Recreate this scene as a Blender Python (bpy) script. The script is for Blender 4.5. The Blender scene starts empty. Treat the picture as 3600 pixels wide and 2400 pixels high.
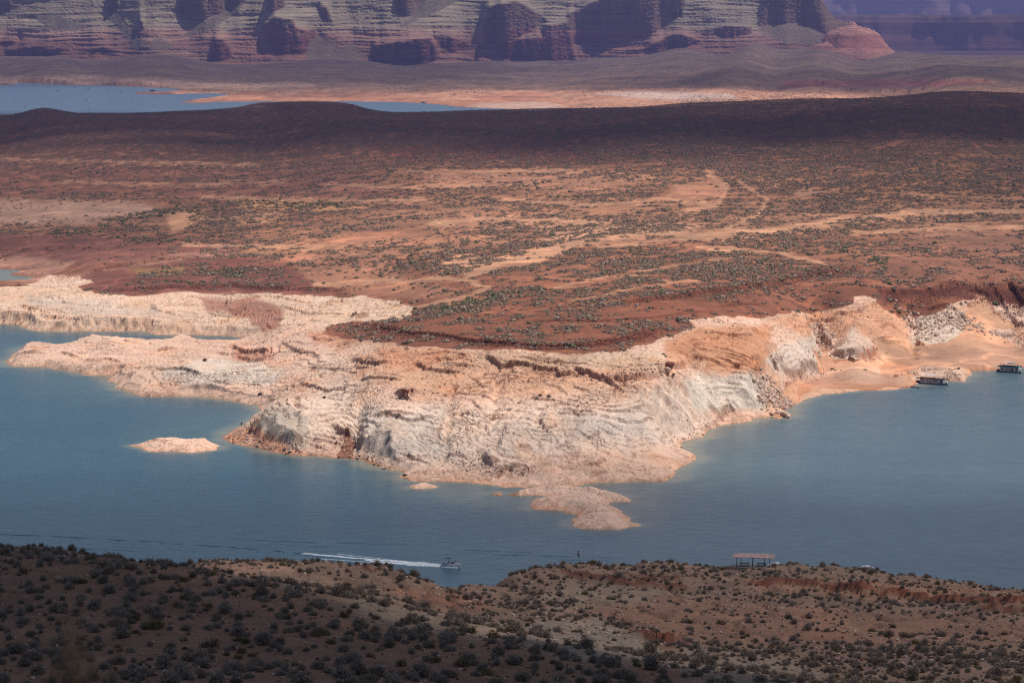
import bpy, bmesh, math, random
import numpy as np
from mathutils import Vector, Matrix

random.seed(7)
rng = np.random.default_rng(11)
R = math.radians
scene = bpy.context.scene
COL = scene.collection

# ------------------------------------------------------------------ camera, sky, sun, exposure
F = 12000.0          # focal length in photo pixels (3600 wide) = 120 mm on 36 mm
H = 196.0            # camera height above the lake
YH = 90.0            # photo row of the horizon
PITCH = math.atan((1200 - YH) / F)
cam_d = bpy.data.cameras.new('camera')
cam = bpy.data.objects.new('camera', cam_d)
COL.objects.link(cam)
cam.location = (0, 0, H)
cam.rotation_euler = (math.pi / 2 - PITCH, 0, 0)
cam_d.sensor_width = 36
cam_d.lens = 120
cam_d.clip_start = 0.5
cam_d.clip_end = 120000
cam_d.dof.use_dof = True
cam_d.dof.focus_distance = 1900
cam_d.dof.aperture_fstop = 5.6
scene.camera = cam

SUN_EL, SUN_AZ = R(63), R(76)     # azimuth measured from +Y (away) towards +X (right)
sdir = Vector((math.cos(SUN_EL) * math.sin(SUN_AZ), math.cos(SUN_EL) * math.cos(SUN_AZ), math.sin(SUN_EL)))
world = bpy.data.worlds.new('World')
scene.world = world
world.use_nodes = True
wn = world.node_tree
sky = wn.nodes.new('ShaderNodeTexSky')
sky.sky_type = 'NISHITA'
sky.sun_disc = False
sky.sun_elevation = SUN_EL
sky.sun_rotation = SUN_AZ
sky.altitude = 1100
sky.dust_density = 1.0
bgn = wn.nodes['Background']
bgn.inputs['Strength'].default_value = 0.075
wn.links.new(sky.outputs[0], bgn.inputs['Color'])

sun_d = bpy.data.lights.new('sun', 'SUN')
sun_d.energy = 4.9
sun_d.angle = R(0.5)
sun_d.color = (1.0, 0.96, 0.90)
sun = bpy.data.objects.new('sun', sun_d)
COL.objects.link(sun)
sun.rotation_euler = (-sdir).to_track_quat('-Z', 'Y').to_euler()
sun.location = (0, 0, 900)

scene.view_settings.view_transform = 'Standard'
scene.view_settings.look = 'None'
scene.view_settings.exposure = 0.0
scene.view_settings.gamma = 1.0
scene.cycles.max_bounces = 6
scene.cycles.diffuse_bounces = 2
scene.cycles.glossy_bounces = 2
scene.cycles.volume_bounces = 0
scene.cycles.transparent_max_bounces = 8
scene.cycles.use_denoising = True
scene.cycles.denoising_prefilter = 'NONE'
scene.cycles.filter_width = 1.15
scene.cycles.sample_clamp_indirect = 4

# ------------------------------------------------------------------ helpers
cp, sp_ = math.cos(PITCH), math.sin(PITCH)


def unproj(px, py, z=0.0):
    """world point at height z seen at photo pixel (px, py)"""
    dx = (px - 1800) / F
    dyu = (1200 - py) / F
    d = (dx, cp + dyu * sp_, -sp_ + dyu * cp)
    t = (z - H) / d[2]
    return d[0] * t, d[1] * t


def unproj_d(px, py, D):
    dx = (px - 1800) / F
    dyu = (1200 - py) / F
    t = D / (cp + dyu * sp_)
    return dx * t, D, H + t * (-sp_ + dyu * cp)


def project(X, Y, Z):
    c = Y * cp + (H - Z) * sp_
    u = Y * sp_ + (Z - H) * cp
    return 1800 + F * X / c, 1200 - F * u / c


def av(X, Y):
    return F * X / Y, YH + H * F / Y


def lin(c):
    c = np.asarray(c, float) / 255.0
    return np.where(c <= 0.04045, c / 12.92, ((c + 0.055) / 1.055) ** 2.4)


def alb(*c):
    m_ = sum(c) / 3
    c = [m_ + (q - m_) * 0.80 for q in c]
    """photo colour of a sunlit surface -> base colour"""
    return lin(c) / 1.2


def sstep(a, b, x):
    t = np.clip((x - a) / (b - a), 0, 1)
    return t * t * (3 - 2 * t)


_GA = {}


def perlin(x, y, seed=0):
    if seed not in _GA:
        r = np.random.default_rng(1000 + seed)
        ang = r.uniform(0, 2 * np.pi, 4096).astype(np.float32)
        _GA[seed] = (np.cos(ang), np.sin(ang))
    gx, gy = _GA[seed]
    x = np.asarray(x, np.float32)
    y = np.asarray(y, np.float32)
    xi = np.floor(x)
    yi = np.floor(y)
    fx = x - xi
    fy = y - yi
    xi = xi.astype(np.int64)
    yi = yi.astype(np.int64)
    ux = fx * fx * fx * (fx * (fx * 6 - 15) + 10)
    uy = fy * fy * fy * (fy * (fy * 6 - 15) + 10)

    def g(ix, iy, dx, dy):
        h = (ix * 73856093) ^ (iy * 19349663) ^ (ix * iy * 83492791)
        h = (h ^ (h >> 13)) & 4095
        return gx[h] * dx + gy[h] * dy
    n00 = g(xi, yi, fx, fy)
    n10 = g(xi + 1, yi, fx - 1, fy)
    n01 = g(xi, yi + 1, fx, fy - 1)
    n11 = g(xi + 1, yi + 1, fx - 1, fy - 1)
    a = n00 + ux * (n10 - n00)
    b = n01 + ux * (n11 - n01)
    return (a + uy * (b - a)) * 1.5


def fbm(x, y, oct=4, seed=0, gain=0.5):
    s = 0
    amp = 1.0
    tot = 0
    for o in range(oct):
        s = s + amp * perlin(x * 2 ** o + 17.3 * o, y * 2 ** o - 9.1 * o, seed + o)
        tot += amp
        amp *= gain
    return s / tot


class RBF:
    def __init__(self, P, z, c=0.05, lam=0.0):
        self.P = np.array(P, float)
        z = np.array(z, float)
        n = len(z)
        d2 = ((self.P[:, None] - self.P[None]) ** 2).sum(-1)
        self.c2 = c * c
        A = np.zeros((n + 3, n + 3))
        A[:n, :n] = np.sqrt(d2 + self.c2) - lam * np.eye(n)
        A[:n, n] = 1
        A[:n, n + 1:] = self.P
        A[n:, :n] = A[:n, n:].T
        b = np.zeros(n + 3)
        b[:n] = z
        self.w = np.linalg.solve(A, b)

    def __call__(self, U, V):
        out = self.w[-3] + self.w[-2] * U + self.w[-1] * V
        for (a, b), w in zip(self.P, self.w[:-3]):
            out = out + w * np.sqrt((U - a) ** 2 + (V - b) ** 2 + self.c2)
        return out


def bilerp(grid, us, vs, U, V):
    """grid[iv, iu] on regular axes us, vs, sampled at U, V"""
    fu = np.clip((U - us[0]) / (us[1] - us[0]), 0, len(us) - 1.001)
    fv = np.clip((V - vs[0]) / (vs[1] - vs[0]), 0, len(vs) - 1.001)
    iu = fu.astype(int)
    iv = fv.astype(int)
    fu = fu - iu
    fv = fv - iv
    g = grid
    if g.ndim == 3:
        fu = fu[..., None]
        fv = fv[..., None]
    return (g[iv, iu] * (1 - fu) * (1 - fv) + g[iv, iu + 1] * fu * (1 - fv)
            + g[iv + 1, iu] * (1 - fu) * fv + g[iv + 1, iu + 1] * fu * fv)


def poly_sd(poly, X, Y, maxd=None):
    """signed distance, positive inside"""
    X = np.asarray(X, np.float32)
    Y = np.asarray(Y, np.float32)
    ins = np.zeros(X.shape, bool)
    d2 = np.full(X.shape, 1e18, np.float32)
    n = len(poly)
    for i in range(n):
        x0, y0 = poly[i]
        x1, y1 = poly[(i + 1) % n]
        ex, ey = x1 - x0, y1 - y0
        L = ex * ex + ey * ey
        if L == 0:
            continue
        t = np.clip(((X - x0) * ex + (Y - y0) * ey) / L, 0, 1)
        dx = X - x0 - t * ex
        dy = Y - y0 - t * ey
        np.minimum(d2, dx * dx + dy * dy, out=d2)
        if y0 != y1:
            c = ((y0 > Y) != (y1 > Y)) & (X < ex * (Y - y0) / ey + x0)
            ins ^= c
    d = np.sqrt(d2)
    return np.where(ins, d, -d)


def line_sd(line, X, Y):
    """distance to polyline, signed: positive on the left of its direction; also end fade"""
    best = np.full(X.shape, 1e18, np.float32)
    sg = np.ones(X.shape, np.float32)
    for (x0, y0), (x1, y1) in zip(line[:-1], line[1:]):
        ex, ey = x1 - x0, y1 - y0
        L = ex * ex + ey * ey
        t = np.clip(((X - x0) * ex + (Y - y0) * ey) / L, 0, 1)
        dx = X - x0 - t * ex
        dy = Y - y0 - t * ey
        d = dx * dx + dy * dy
        s = np.sign(ex * (Y - y0) - ey * (X - x0))
        m = d < best
        best = np.where(m, d, best)
        sg = np.where(m, s, sg)
    return np.sqrt(best) * sg


# image-space paint maps: looked up once, at build time, to give world-fixed colours
PU = np.arange(-700, 4304, 5.0)
PV = np.arange(0, 2505, 5.0)
PUU, PVV = np.meshgrid(PU, PV)


def pmask(poly, feather=12):
    xs = [p[0] for p in poly]
    ys = [p[1] for p in poly]
    m = np.zeros(PUU.shape, np.float32)
    i0 = np.searchsorted(PV, min(ys) - feather)
    i1 = np.searchsorted(PV, max(ys) + feather)
    j0 = np.searchsorted(PU, min(xs) - feather)
    j1 = np.searchsorted(PU, max(xs) + feather)
    if i1 > i0 and j1 > j0:
        sd = poly_sd(poly, PUU[i0:i1, j0:j1], PVV[i0:i1, j0:j1])
        m[i0:i1, j0:j1] = sstep(-feather, feather, sd)
    return m


def pstroke(line, w, feather=8):
    xs = [p[0] for p in line]
    ys = [p[1] for p in line]
    e = w + feather
    m = np.zeros(PUU.shape, np.float32)
    i0 = np.searchsorted(PV, min(ys) - e)
    i1 = np.searchsorted(PV, max(ys) + e)
    j0 = np.searchsorted(PU, min(xs) - e)
    j1 = np.searchsorted(PU, max(xs) + e)
    sd = np.abs(line_sd(line, PUU[i0:i1, j0:j1], PVV[i0:i1, j0:j1]))
    m[i0:i1, j0:j1] = 1 - sstep(w - feather, w + feather, sd)
    return m


def tag(o, label=None, cat=None, group=None, kind=None):
    if label:
        o['label'] = label
    if cat:
        o['category'] = cat
    if group:
        o['group'] = group
    if kind:
        o['kind'] = kind
    return o


def new_obj(name, me, parent=None, loc=None):
    o = bpy.data.objects.new(name, me)
    COL.objects.link(o)
    if parent:
        o.parent = parent
    if loc is not None:
        o.location = loc
    return o


def empty(name, loc=(0, 0, 0), rz=0.0):
    o = bpy.data.objects.new(name, None)
    COL.objects.link(o)
    o.location = loc
    o.rotation_euler = (0, 0, rz)
    o.empty_display_size = 0.5
    return o


def grid_mesh(name, P, col=None, keep=None, mat=None, extra=None, smooth=True):
    """P: (rows, cols, 3) vertices"""
    r, c = P.shape[:2]
    idx = np.arange(r * c).reshape(r, c)
    q = np.stack([idx[:-1, :-1], idx[:-1, 1:], idx[1:, 1:], idx[1:, :-1]], -1).reshape(-1, 4)
    if keep is not None:
        q = q[keep.reshape(-1)]
    used = np.zeros(r * c, bool)
    used[q.ravel()] = True
    remap = np.cumsum(used) - 1
    q = remap[q]
    V = P.reshape(-1, 3)[used]
    me = bpy.data.meshes.new(name)
    me.vertices.add(len(V))
    me.vertices.foreach_set('co', V.astype(np.float32).ravel())
    me.loops.add(q.size)
    me.loops.foreach_set('vertex_index', q.astype(np.int32).ravel())
    me.polygons.add(len(q))
    me.polygons.foreach_set('loop_start', np.arange(0, q.size, 4, dtype=np.int32))
    me.polygons.foreach_set('loop_total', np.full(len(q), 4, np.int32))
    me.update(calc_edges=True)
    me.polygons.foreach_set('use_smooth', np.full(len(q), smooth))
    if col is not None:
        a = me.attributes.new('Col', 'FLOAT_COLOR', 'POINT')
        cc = np.ones((len(V), 4), np.float32)
        cc[:, :3] = col.reshape(-1, 3)[used]
        a.data.foreach_set('color', cc.ravel())
    if extra:
        for k, arr in extra.items():
            a = me.attributes.new(k, 'FLOAT', 'POINT')
            a.data.foreach_set('value', arr.reshape(-1)[used].astype(np.float32))
    if mat:
        me.materials.append(mat)
    return me


def mesh_from(name, V, Fc, mat=None, smooth=False):
    me = bpy.data.meshes.new(name)
    me.from_pydata([tuple(v) for v in V], [], [tuple(f) for f in Fc])
    if mat:
        me.materials.append(mat)
    if smooth:
        me.polygons.foreach_set('use_smooth', [True] * len(me.polygons))
    me.update()
    return me


# ------------------------------------------------------------------ materials
def nodes_mat(name):
    m = bpy.data.materials.new(name)
    m.use_nodes = True
    nt = m.node_tree
    b = nt.nodes['Principled BSDF']
    return m, nt, b


def ramp(nt, src, stops):
    r = nt.nodes.new('ShaderNodeValToRGB')
    el = r.color_ramp.elements
    el[0].position, el[0].color = stops[0][0], (*stops[0][1], 1)
    el[1].position, el[1].color = stops[-1][0], (*stops[-1][1], 1)
    for p, c in stops[1:-1]:
        e = el.new(p)
        e.color = (*c, 1)
    nt.links.new(src, r.inputs[0])
    return r.outputs[0]


def noise(nt, scale, detail=4, rough=0.6, vec=None, dist=0.0):
    n = nt.nodes.new('ShaderNodeTexNoise')
    n.inputs['Scale'].default_value = scale
    n.inputs['Detail'].default_value = detail
    n.inputs['Roughness'].default_value = rough
    n.inputs['Distortion'].default_value = dist
    if vec is not None:
        nt.links.new(vec, n.inputs['Vector'])
    return n.outputs[0]


def vmul(nt, a, b, fac=1.0):
    m = nt.nodes.new('ShaderNodeMix')
    m.data_type = 'RGBA'
    m.blend_type = 'MULTIPLY'
    m.inputs[0].default_value = fac
    nt.links.new(a, m.inputs[6])
    nt.links.new(b, m.inputs[7])
    return m.outputs[2]


def terrain_mat(name, scales, bump_scale, bump_dist, rough=0.95, contrast=0.35, stretch=(1, 1, 1)):
    m, nt, b = nodes_mat(name)
    at = nt.nodes.new('ShaderNodeAttribute')
    at.attribute_name = 'Col'
    tc = nt.nodes.new('ShaderNodeTexCoord')
    mp = nt.nodes.new('ShaderNodeMapping')
    mp.inputs['Scale'].default_value = stretch
    nt.links.new(tc.outputs['Object'], mp.inputs[0])
    c = at.outputs['Color']
    for i, s in enumerate(scales):
        n = noise(nt, s, 5, 0.65, mp.outputs[0], 0.3)
        lo, hi = 1 - contrast, 1 + contrast
        rr = ramp(nt, n, [(0.3, (lo, lo, lo)), (0.7, (hi, hi * 0.98, hi * 0.96))])
        c = vmul(nt, c, rr)
    nt.links.new(c, b.inputs['Base Color'])
    b.inputs['Roughness'].default_value = rough
    b.inputs['Specular IOR Level'].default_value = 0.15
    n = noise(nt, bump_scale, 6, 0.7, mp.outputs[0], 0.5)
    bm = nt.nodes.new('ShaderNodeBump')
    bm.inputs['Strength'].default_value = 0.9
    bm.inputs['Distance'].default_value = bump_dist
    nt.links.new(n, bm.inputs['Height'])
    nt.links.new(bm.outputs[0], b.inputs['Normal'])
    return m


def flat_mat(name, rgb, rough=0.6, spec=0.3, metal=0.0, vary=0.12, scale=3.0):
    m, nt, b = nodes_mat(name)
    tc = nt.nodes.new('ShaderNodeTexCoord')
    n = noise(nt, scale, 4, 0.6, tc.outputs['Object'])
    c = np.array(rgb)
    col = ramp(nt, n, [(0.25, tuple(c * (1 - vary))), (0.75, tuple(np.minimum(c * (1 + vary), 1)))])
    nt.links.new(col, b.inputs['Base Color'])
    b.inputs['Roughness'].default_value = rough
    b.inputs['Specular IOR Level'].default_value = spec
    b.inputs['Metallic'].default_value = metal
    return m


def leaf_mat(name, c0, c1, c2):
    """leaf colour varies from plant to plant and across each plant"""
    m, nt, b = nodes_mat(name)
    oi = nt.nodes.new('ShaderNodeObjectInfo')
    c = ramp(nt, oi.outputs['Random'], [(0.0, tuple(c0)), (0.5, tuple(c1)), (1.0, tuple(c2))])
    tc = nt.nodes.new('ShaderNodeTexCoord')
    n = noise(nt, 7.0, 3, 0.6, tc.outputs['Object'])
    rr = ramp(nt, n, [(0.3, (0.6, 0.6, 0.6)), (0.7, (1.35, 1.35, 1.3))])
    nt.links.new(vmul(nt, c, rr), b.inputs['Base Color'])
    b.inputs['Roughness'].default_value = 0.9
    b.inputs['Specular IOR Level'].default_value = 0.1
    return m


M_ground = terrain_mat('desert_ground', [0.02, 0.12, 0.7], 0.9, 0.8, contrast=0.16)
M_near = terrain_mat('stony_soil', [0.15, 1.2, 6.0], 3.0, 0.25, contrast=0.2)
M_cliff = terrain_mat('cliff_sandstone', [0.01, 0.06], 0.08, 10.0, contrast=0.14, stretch=(1, 1, 4))
M_rockT = terrain_mat('sandstone', [0.3, 1.5], 1.2, 0.35, contrast=0.14)

# water
M_water, nt, b = nodes_mat('lake_water')
at = nt.nodes.new('ShaderNodeAttribute')
at.attribute_name = 'Col'
tc = nt.nodes.new('ShaderNodeTexCoord')
mp = nt.nodes.new('ShaderNodeMapping')
mp.inputs['Scale'].default_value = (0.6, 1.0, 1.0)
mp.inputs['Rotation'].default_value = (0, 0, 0.25)
nt.links.new(tc.outputs['Object'], mp.inputs[0])
n0 = noise(nt, 0.012, 4, 0.6, mp.outputs[0])
cc = vmul(nt, at.outputs['Color'], ramp(nt, n0, [(0.3, (0.90, 0.92, 0.94)), (0.7, (1.12, 1.1, 1.08))]))
n1 = noise(nt, 0.16, 4, 0.6, mp.outputs[0], 0.4)
cc = vmul(nt, cc, ramp(nt, n1, [(0.36, (0.84, 0.87, 0.89)), (0.64, (1.12, 1.11, 1.1))]))
nt.links.new(cc, b.inputs['Base Color'])
b.inputs['Roughness'].default_value = 0.24
b.inputs['IOR'].default_value = 1.33
b.inputs['Specular IOR Level'].default_value = 0.26
n2 = noise(nt, 0.20, 3, 0.55, mp.outputs[0], 0.3)
bm = nt.nodes.new('ShaderNodeBump')
bm.inputs['Strength'].default_value = 0.35
bm.inputs['Distance'].default_value = 0.6
nt.links.new(n2, bm.inputs['Height'])
nt.links.new(bm.outputs[0], b.inputs['Normal'])

M_sage = leaf_mat('sagebrush', alb(154, 132, 114), alb(172, 150, 130), alb(142, 120, 98))
M_gold = leaf_mat('golden_brush', alb(150, 125, 70), alb(135, 110, 75), alb(120, 105, 70))
M_grassy = leaf_mat('dry_grass', alb(165, 150, 110), alb(150, 130, 95), alb(135, 125, 100))
M_desert = leaf_mat('desert_scrub', alb(166, 136, 118), alb(184, 154, 130), alb(148, 128, 102))
M_green = leaf_mat('green_bush', alb(134, 130, 92), alb(150, 142, 108), alb(112, 114, 76))
M_twig = leaf_mat('dark_twigs', alb(80, 66, 58), alb(92, 76, 64), alb(74, 62, 54))

# ------------------------------------------------------------------ the lake shore, digitised as shore points
north_bank = [(-800, 1125), (0, 1138), (66, 1139), (92, 1155), (128, 1163), (214, 1166), (306, 1163), (434, 1163), (510, 1163),
              (541, 1175), (612, 1176), (714, 1176), (796, 1178), (837, 1184), (862, 1188)]
spine_back = [(840, 1200), (800, 1203), (720, 1205), (650, 1190), (600, 1190), (560, 1215), (500, 1212), (400, 1212), (340, 1206),
              (300, 1204), (270, 1212), (230, 1228), (200, 1234), (156, 1230), (138, 1218), (100, 1220), (70, 1230), (40, 1250)]
front = [(18, 1274), (51, 1287), (153, 1287), (194, 1297), (281, 1310), (300, 1318), (378, 1318), (393, 1323), (380, 1338),
         (408, 1346), (410, 1366), (459, 1377), (490, 1392), (541, 1394), (653, 1391), (704, 1392), (765, 1402), (837, 1412),
         (903, 1422), (913, 1438), (908, 1455), (885, 1480), (850, 1500), (800, 1525), (776, 1537), (790, 1548), (837, 1560), (913, 1575),
         (945, 1586), (1020, 1597), (1110, 1603), (1200, 1609), (1276, 1618), (1317, 1638), (1378, 1651), (1425, 1660), (1409, 1676),
         (1455, 1690), (1557, 1692), (1660, 1697), (1751, 1705), (1770, 1711), (1909, 1714), (1935, 1710), (2042, 1707),
         (2067, 1697), (2220, 1692), (2322, 1691), (2368, 1676), (2373, 1656), (2400, 1640), (2455, 1609), (2425, 1590), (2397, 1575),
         (2388, 1555), (2405, 1549), (2476, 1535), (2489, 1509), (2553, 1491), (2645, 1479), (2652, 1468), (2716, 1463),
         (2737, 1471), (2777, 1463), (2762, 1443), (2777, 1430), (2813, 1412), (2834, 1402), (2890, 1387), (3012, 1374),
         (3114, 1370), (3196, 1361), (3216, 1353), (3232, 1341), (3260, 1332), (3318, 1331), (3334, 1338), (3390, 1340), (3397, 1328), (3413, 1318),
         (3410, 1302), (3512, 1300), (3600, 1290), (4500, 1262)]
land_px = north_bank + spine_back + front + [(4500, 170), (-800, 170)]
LAND = [unproj(*p) for p in land_px]
FARLAKE = [unproj(*p) for p in [(-900, 296), (0, 302), (20, 301), (61, 293), (128, 293), (219, 298), (378, 301), (510, 306), (622, 312),
                                (640, 318), (560, 323), (464, 330), (561, 333), (755, 328), (811, 332), (765, 340), (663, 352), (643, 360), (699, 363),
                                (765, 359), (959, 357), (1200, 357), (1404, 360), (1506, 365), (1634, 378), (1776, 384),
                                (1914, 386), (1960, 400), (1660, 400), (1450, 402), (1330, 399), (1000, 378), (850, 388), (700, 396), (480, 401), (0, 403), (-900, 406)]]
COVE = [unproj(*p) for p in [(-800, 944), (0, 946), (75, 948), (130, 953), (60, 958), (30, 966), (120, 972), (128, 982), (105, 990), (60, 1000), (0, 1006), (-800, 1012)]]
ISLE1 = [unproj(*p) for p in [(459, 1566), (500, 1574), (536, 1586), (612, 1585), (663, 1591), (755, 1581), (778, 1566), (740, 1558), (690, 1553),
                              (600, 1551), (530, 1556)]]
ISLE2 = [unproj(*p) for p in [(1779, 1738), (1838, 1728), (1965, 1720), (1991, 1718), (2134, 1731), (2195, 1740), (2226, 1764), (2159, 1762),
                              (2140, 1772), (2165, 1785), (2190, 1800), (2212, 1815), (2210, 1829), (2195, 1840), (2240, 1840), (2258, 1846),
                              (2200, 1852), (2169, 1861), (2047, 1856), (2006, 1846), (2011, 1826), (2037, 1806), (1996, 1804), (1986, 1794),
                              (1868, 1790), (1858, 1774), (1884, 1752), (1990, 1752), (2050, 1748), (1950, 1741), (1880, 1740), (1800, 1742)]]
ISLE3 = [unproj(*p) for p in [(1440, 1708), (1480, 1700), (1530, 1706), (1538, 1714), (1490, 1716), (1450, 1716)]]
ISLE4 = [unproj(*p) for p in [(1715, 1736), (1740, 1728), (1768, 1736), (1750, 1741)]]
SHALLOW = [unproj(*p) for p in [(1400, 1690), (1600, 1700), (2250, 1700), (2330, 1760), (2270, 1850), (2000, 1850), (1850, 1800), (1650, 1780), (1500, 1750)]]

# height controls: photo pixel + height above the lake
ctrl = [
    # left rock mass
    (0, 1020, 11), (200, 1010, 12), (340, 1000, 13), (600, 1040, 14), (900, 1100, 12), (900, 1040, 14), (1200, 1045, 17), (1400, 1080, 20),
    (250, 1090, 8.5), (500, 1120, 6), (100, 1110, 7), (700, 1120, 7), (150, 1135, 5), (540, 1145, 4), (30, 1100, 7), (-300, 1080, 8),
    # red flats on the left
    (0, 930, 1), (0, 900, 4), (0, 860, 6), (300, 950, 12), (500, 950, 15), (700, 900, 17), (200, 850, 10), (150, 960, 3), (250, 985, 8), (-300, 930, 1),
    # spine
    (100, 1226, 6), (200, 1242, 4), (300, 1216, 6.5), (450, 1228, 6.2), (550, 1234, 5), (600, 1198, 5.6), (680, 1212, 3.0), (760, 1215, 2.2), (830, 1212, 1.6), (870, 1200, 1.2),
    (60, 1262, 2.5), (300, 1270, 4), (500, 1300, 7), (450, 1345, 3.6), (700, 1345, 6), (650, 1300, 9), (720, 1275, 10), (620, 1370, 3),
    (850, 1385, 4), (950, 1400, 4), (1000, 1250, 13), (1000, 1330, 10), (850, 1255, 6.5), (1200, 1200, 20), (1200, 1300, 17), (1200, 1390, 15),
    (1000, 1180, 14), (930, 1160, 6), (1130, 1160, 20), (885, 1190, 1.0),
    # boulder bluff and its foot
    (1010, 1575, 2.2), (850, 1540, 1.6), (950, 1440, 12), (1000, 1437, 14), (1050, 1440, 14.5), (1080, 1520, 7), (1080, 1570, 2.5),
    (1150, 1580, 2.2), (1200, 1560, 3), (1220, 1500, 8), (1240, 1600, 1.6),
    (1150, 1430, 15), (1300, 1440, 16.2), (1500, 1440, 18), (1700, 1450, 18), (1900, 1440, 19), (2100, 1450, 19), (2300, 1400, 21), (2420, 1390, 18),
    (1350, 1600, 4), (1350, 1540, 11), (1500, 1630, 3), (1500, 1540, 10), (1700, 1620, 4.5), (1700, 1540, 11), (1900, 1655, 4), (1900, 1560, 9), (2100, 1620, 6),
    (2100, 1530, 11), (2200, 1600, 6), (2350, 1570, 4), (2470, 1500, 3.5), (2380, 1470, 12), (2300, 1640, 3),
    (1500, 1680, 1), (1900, 1700, 1), (2200, 1670, 2), (2400, 1610, 1.6),
    # upper rock
    (1300, 1350, 21), (1500, 1330, 23), (1700, 1320, 25), (1900, 1340, 25), (2100, 1330, 27), (2300, 1300, 28), (2390, 1330, 23),
    (1500, 1250, 29), (1800, 1260, 31), (2100, 1250, 32), (2330, 1210, 33), (2420, 1160, 34), (1300, 1240, 24),
    # right bluffs
    (2500, 1300, 21), (2660, 1315, 18), (2550, 1445, 3.5), (2600, 1385, 11), (2700, 1440, 2.5), (2700, 1380, 10),
    (2700, 1200, 25), (2600, 1150, 31), (2850, 1130, 28), (2750, 1250, 15), (2830, 1200, 18.5), (2780, 1320, 5), (2860, 1290, 5),
    (2890, 1240, 4), (2890, 1200, 7), (2890, 1160, 14), (2940, 1255, 4.5), (2960, 1200, 12.5), (3000, 1170, 16), (3060, 1150, 16.5), (3000, 1120, 19.5), (2950, 1080, 25),
    (3040, 1040, 29), (3070, 1240, 4.5), (3100, 1090, 22.5), (3120, 1070, 24.5), (3130, 1120, 19), (3200, 1150, 9), (3230, 1160, 9.5), (3120, 1200, 7),
    (3000, 1330, 2), (3200, 1320, 1.6), (3300, 1210, 5.5), (3450, 1210, 5.5), (3600, 1230, 4), (3400, 1260, 3.2), (3500, 1130, 11), (3600, 1080, 19),
    (3560, 1130, 10.5), (3450, 1075, 19), (3420, 1060, 20), (3300, 1100, 17), (3390, 1150, 11), (3320, 1070, 21),
    (3200, 1045, 24), (3350, 1048, 24), (3500, 1048, 24), (3600, 1048, 24), (3200, 1000, 29), (3350, 1000, 29.5), (3500, 1000, 29.5), (4300, 1100, 14), (4300, 1230, 4),
    (3270, 1288, 4.0), (3370, 1310, 3.6), (3230, 1300, 1.6), (3330, 1275, 1.5),
    # red plateau and plain
    (1400, 1200, 29), (1900, 1200, 33), (2200, 1170, 35), (1500, 1100, 31), (1900, 1100, 36), (2300, 1100, 37), (2700, 1050, 35), (1200, 1000, 21),
    (1500, 950, 32), (2000, 950, 40), (2500, 950, 41), (3000, 950, 36), (3500, 955, 33), (1000, 950, 19), (700, 1000, 15), (4300, 950, 34),
    (0, 800, 8), (500, 800, 13), (1000, 800, 24), (1800, 800, 36), (2600, 800, 44), (3600, 800, 44), (-500, 800, 8),
    (0, 650, 9), (900, 650, 20), (1800, 650, 36), (2700, 650, 46), (3600, 650, 49), (0, 520, 9), (1000, 520, 22), (2000, 520, 40),
    (3000, 520, 52), (3600, 520, 56), (0, 440, 7), (900, 440, 16), (1800, 440, 37), (2700, 440, 52), (3600, 440, 61), (-500, 440, 6),
    # land beyond
    (2000, 372, 1.5), (2300, 360, 3), (2700, 345, 4), (2000, 345, 6), (2400, 325, 9), (3000, 338, 6), (3200, 326, 10), (1600, 350, 5), (1200, 345, 4), (800, 342, 3),
    (1000, 320, 8), (300, 280, 7), (0, 280, 6), (600, 300, 5), (1500, 310, 10), (0, 250, 14), (800, 250, 17), (1600, 260, 21), (2400, 280, 26),
    (3200, 285, 34), (3600, 285, 40), (2700, 215, 66), (3200, 235, 56), (3600, 250, 54), (2000, 228, 30), (4300, 250, 50),
    (2650, 142, 133), (2400, 166, 100), (2900, 168, 100), (3150, 186, 84), (3300, 190, 84), (3600, 197, 80), (4300, 205, 76), (2250, 192, 62),
]
crest = [(-500, 398, 4), (0, 398, 4), (70, 396, 4), (110, 384, 7.5), (160, 377, 9.5), (195, 384, 7.5), (235, 396, 4), (480, 394, 5), (704, 384, 9), (836, 376, 13),
    (893, 361, 18), (1000, 354, 20), (1150, 354, 19), (1250, 368, 14), (1320, 393, 6), (1455, 395, 8), (1660, 388, 13), (1900, 383, 21),
    (2260, 380, 34), (2400, 366, 44), (2757, 349, 55), (3012, 349, 57), (3196, 339, 63), (3293, 324, 69), (3420, 322, 70), (3600, 329, 67), (4300, 335, 62)]
cxs = sorted(set(list(range(-500, 4301, 80)) + [110, 160, 195, 235, 893, 1250, 1320]))
crestD = {}
for cx_ in cxs:
    cy_ = float(np.interp(cx_, [c[0] for c in crest], [c[1] for c in crest]))
    cz_ = float(np.interp(cx_, [c[0] for c in crest], [c[2] for c in crest]))
    ctrl.append((cx_, cy_, cz_))
    crestD[cx_] = (H - cz_) / (cy_ - YH) * F
base_line = [(-700, 200), (0, 195), (250, 200), (500, 190), (600, 187), (700, 210), (850, 225), (1000, 215), (1200, 205), (1300, 215), (1400, 232),
             (1500, 225), (1700, 215), (1850, 218), (2000, 214), (2100, 205)]
for px, py in base_line:
    x, y, z = unproj_d(px, py, 15200)
    ctrl.append((px, py, z))
P = []
Z = []
for px, py, z in ctrl:
    a, v = av(*unproj(px, py, z))
    P.append((a / 1000, v / 500))
    Z.append(z)


def direct(px, D, z):
    P.append(((px - 1800) / 1000, (YH + H * F / D) / 500))
    Z.append(z)


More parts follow.
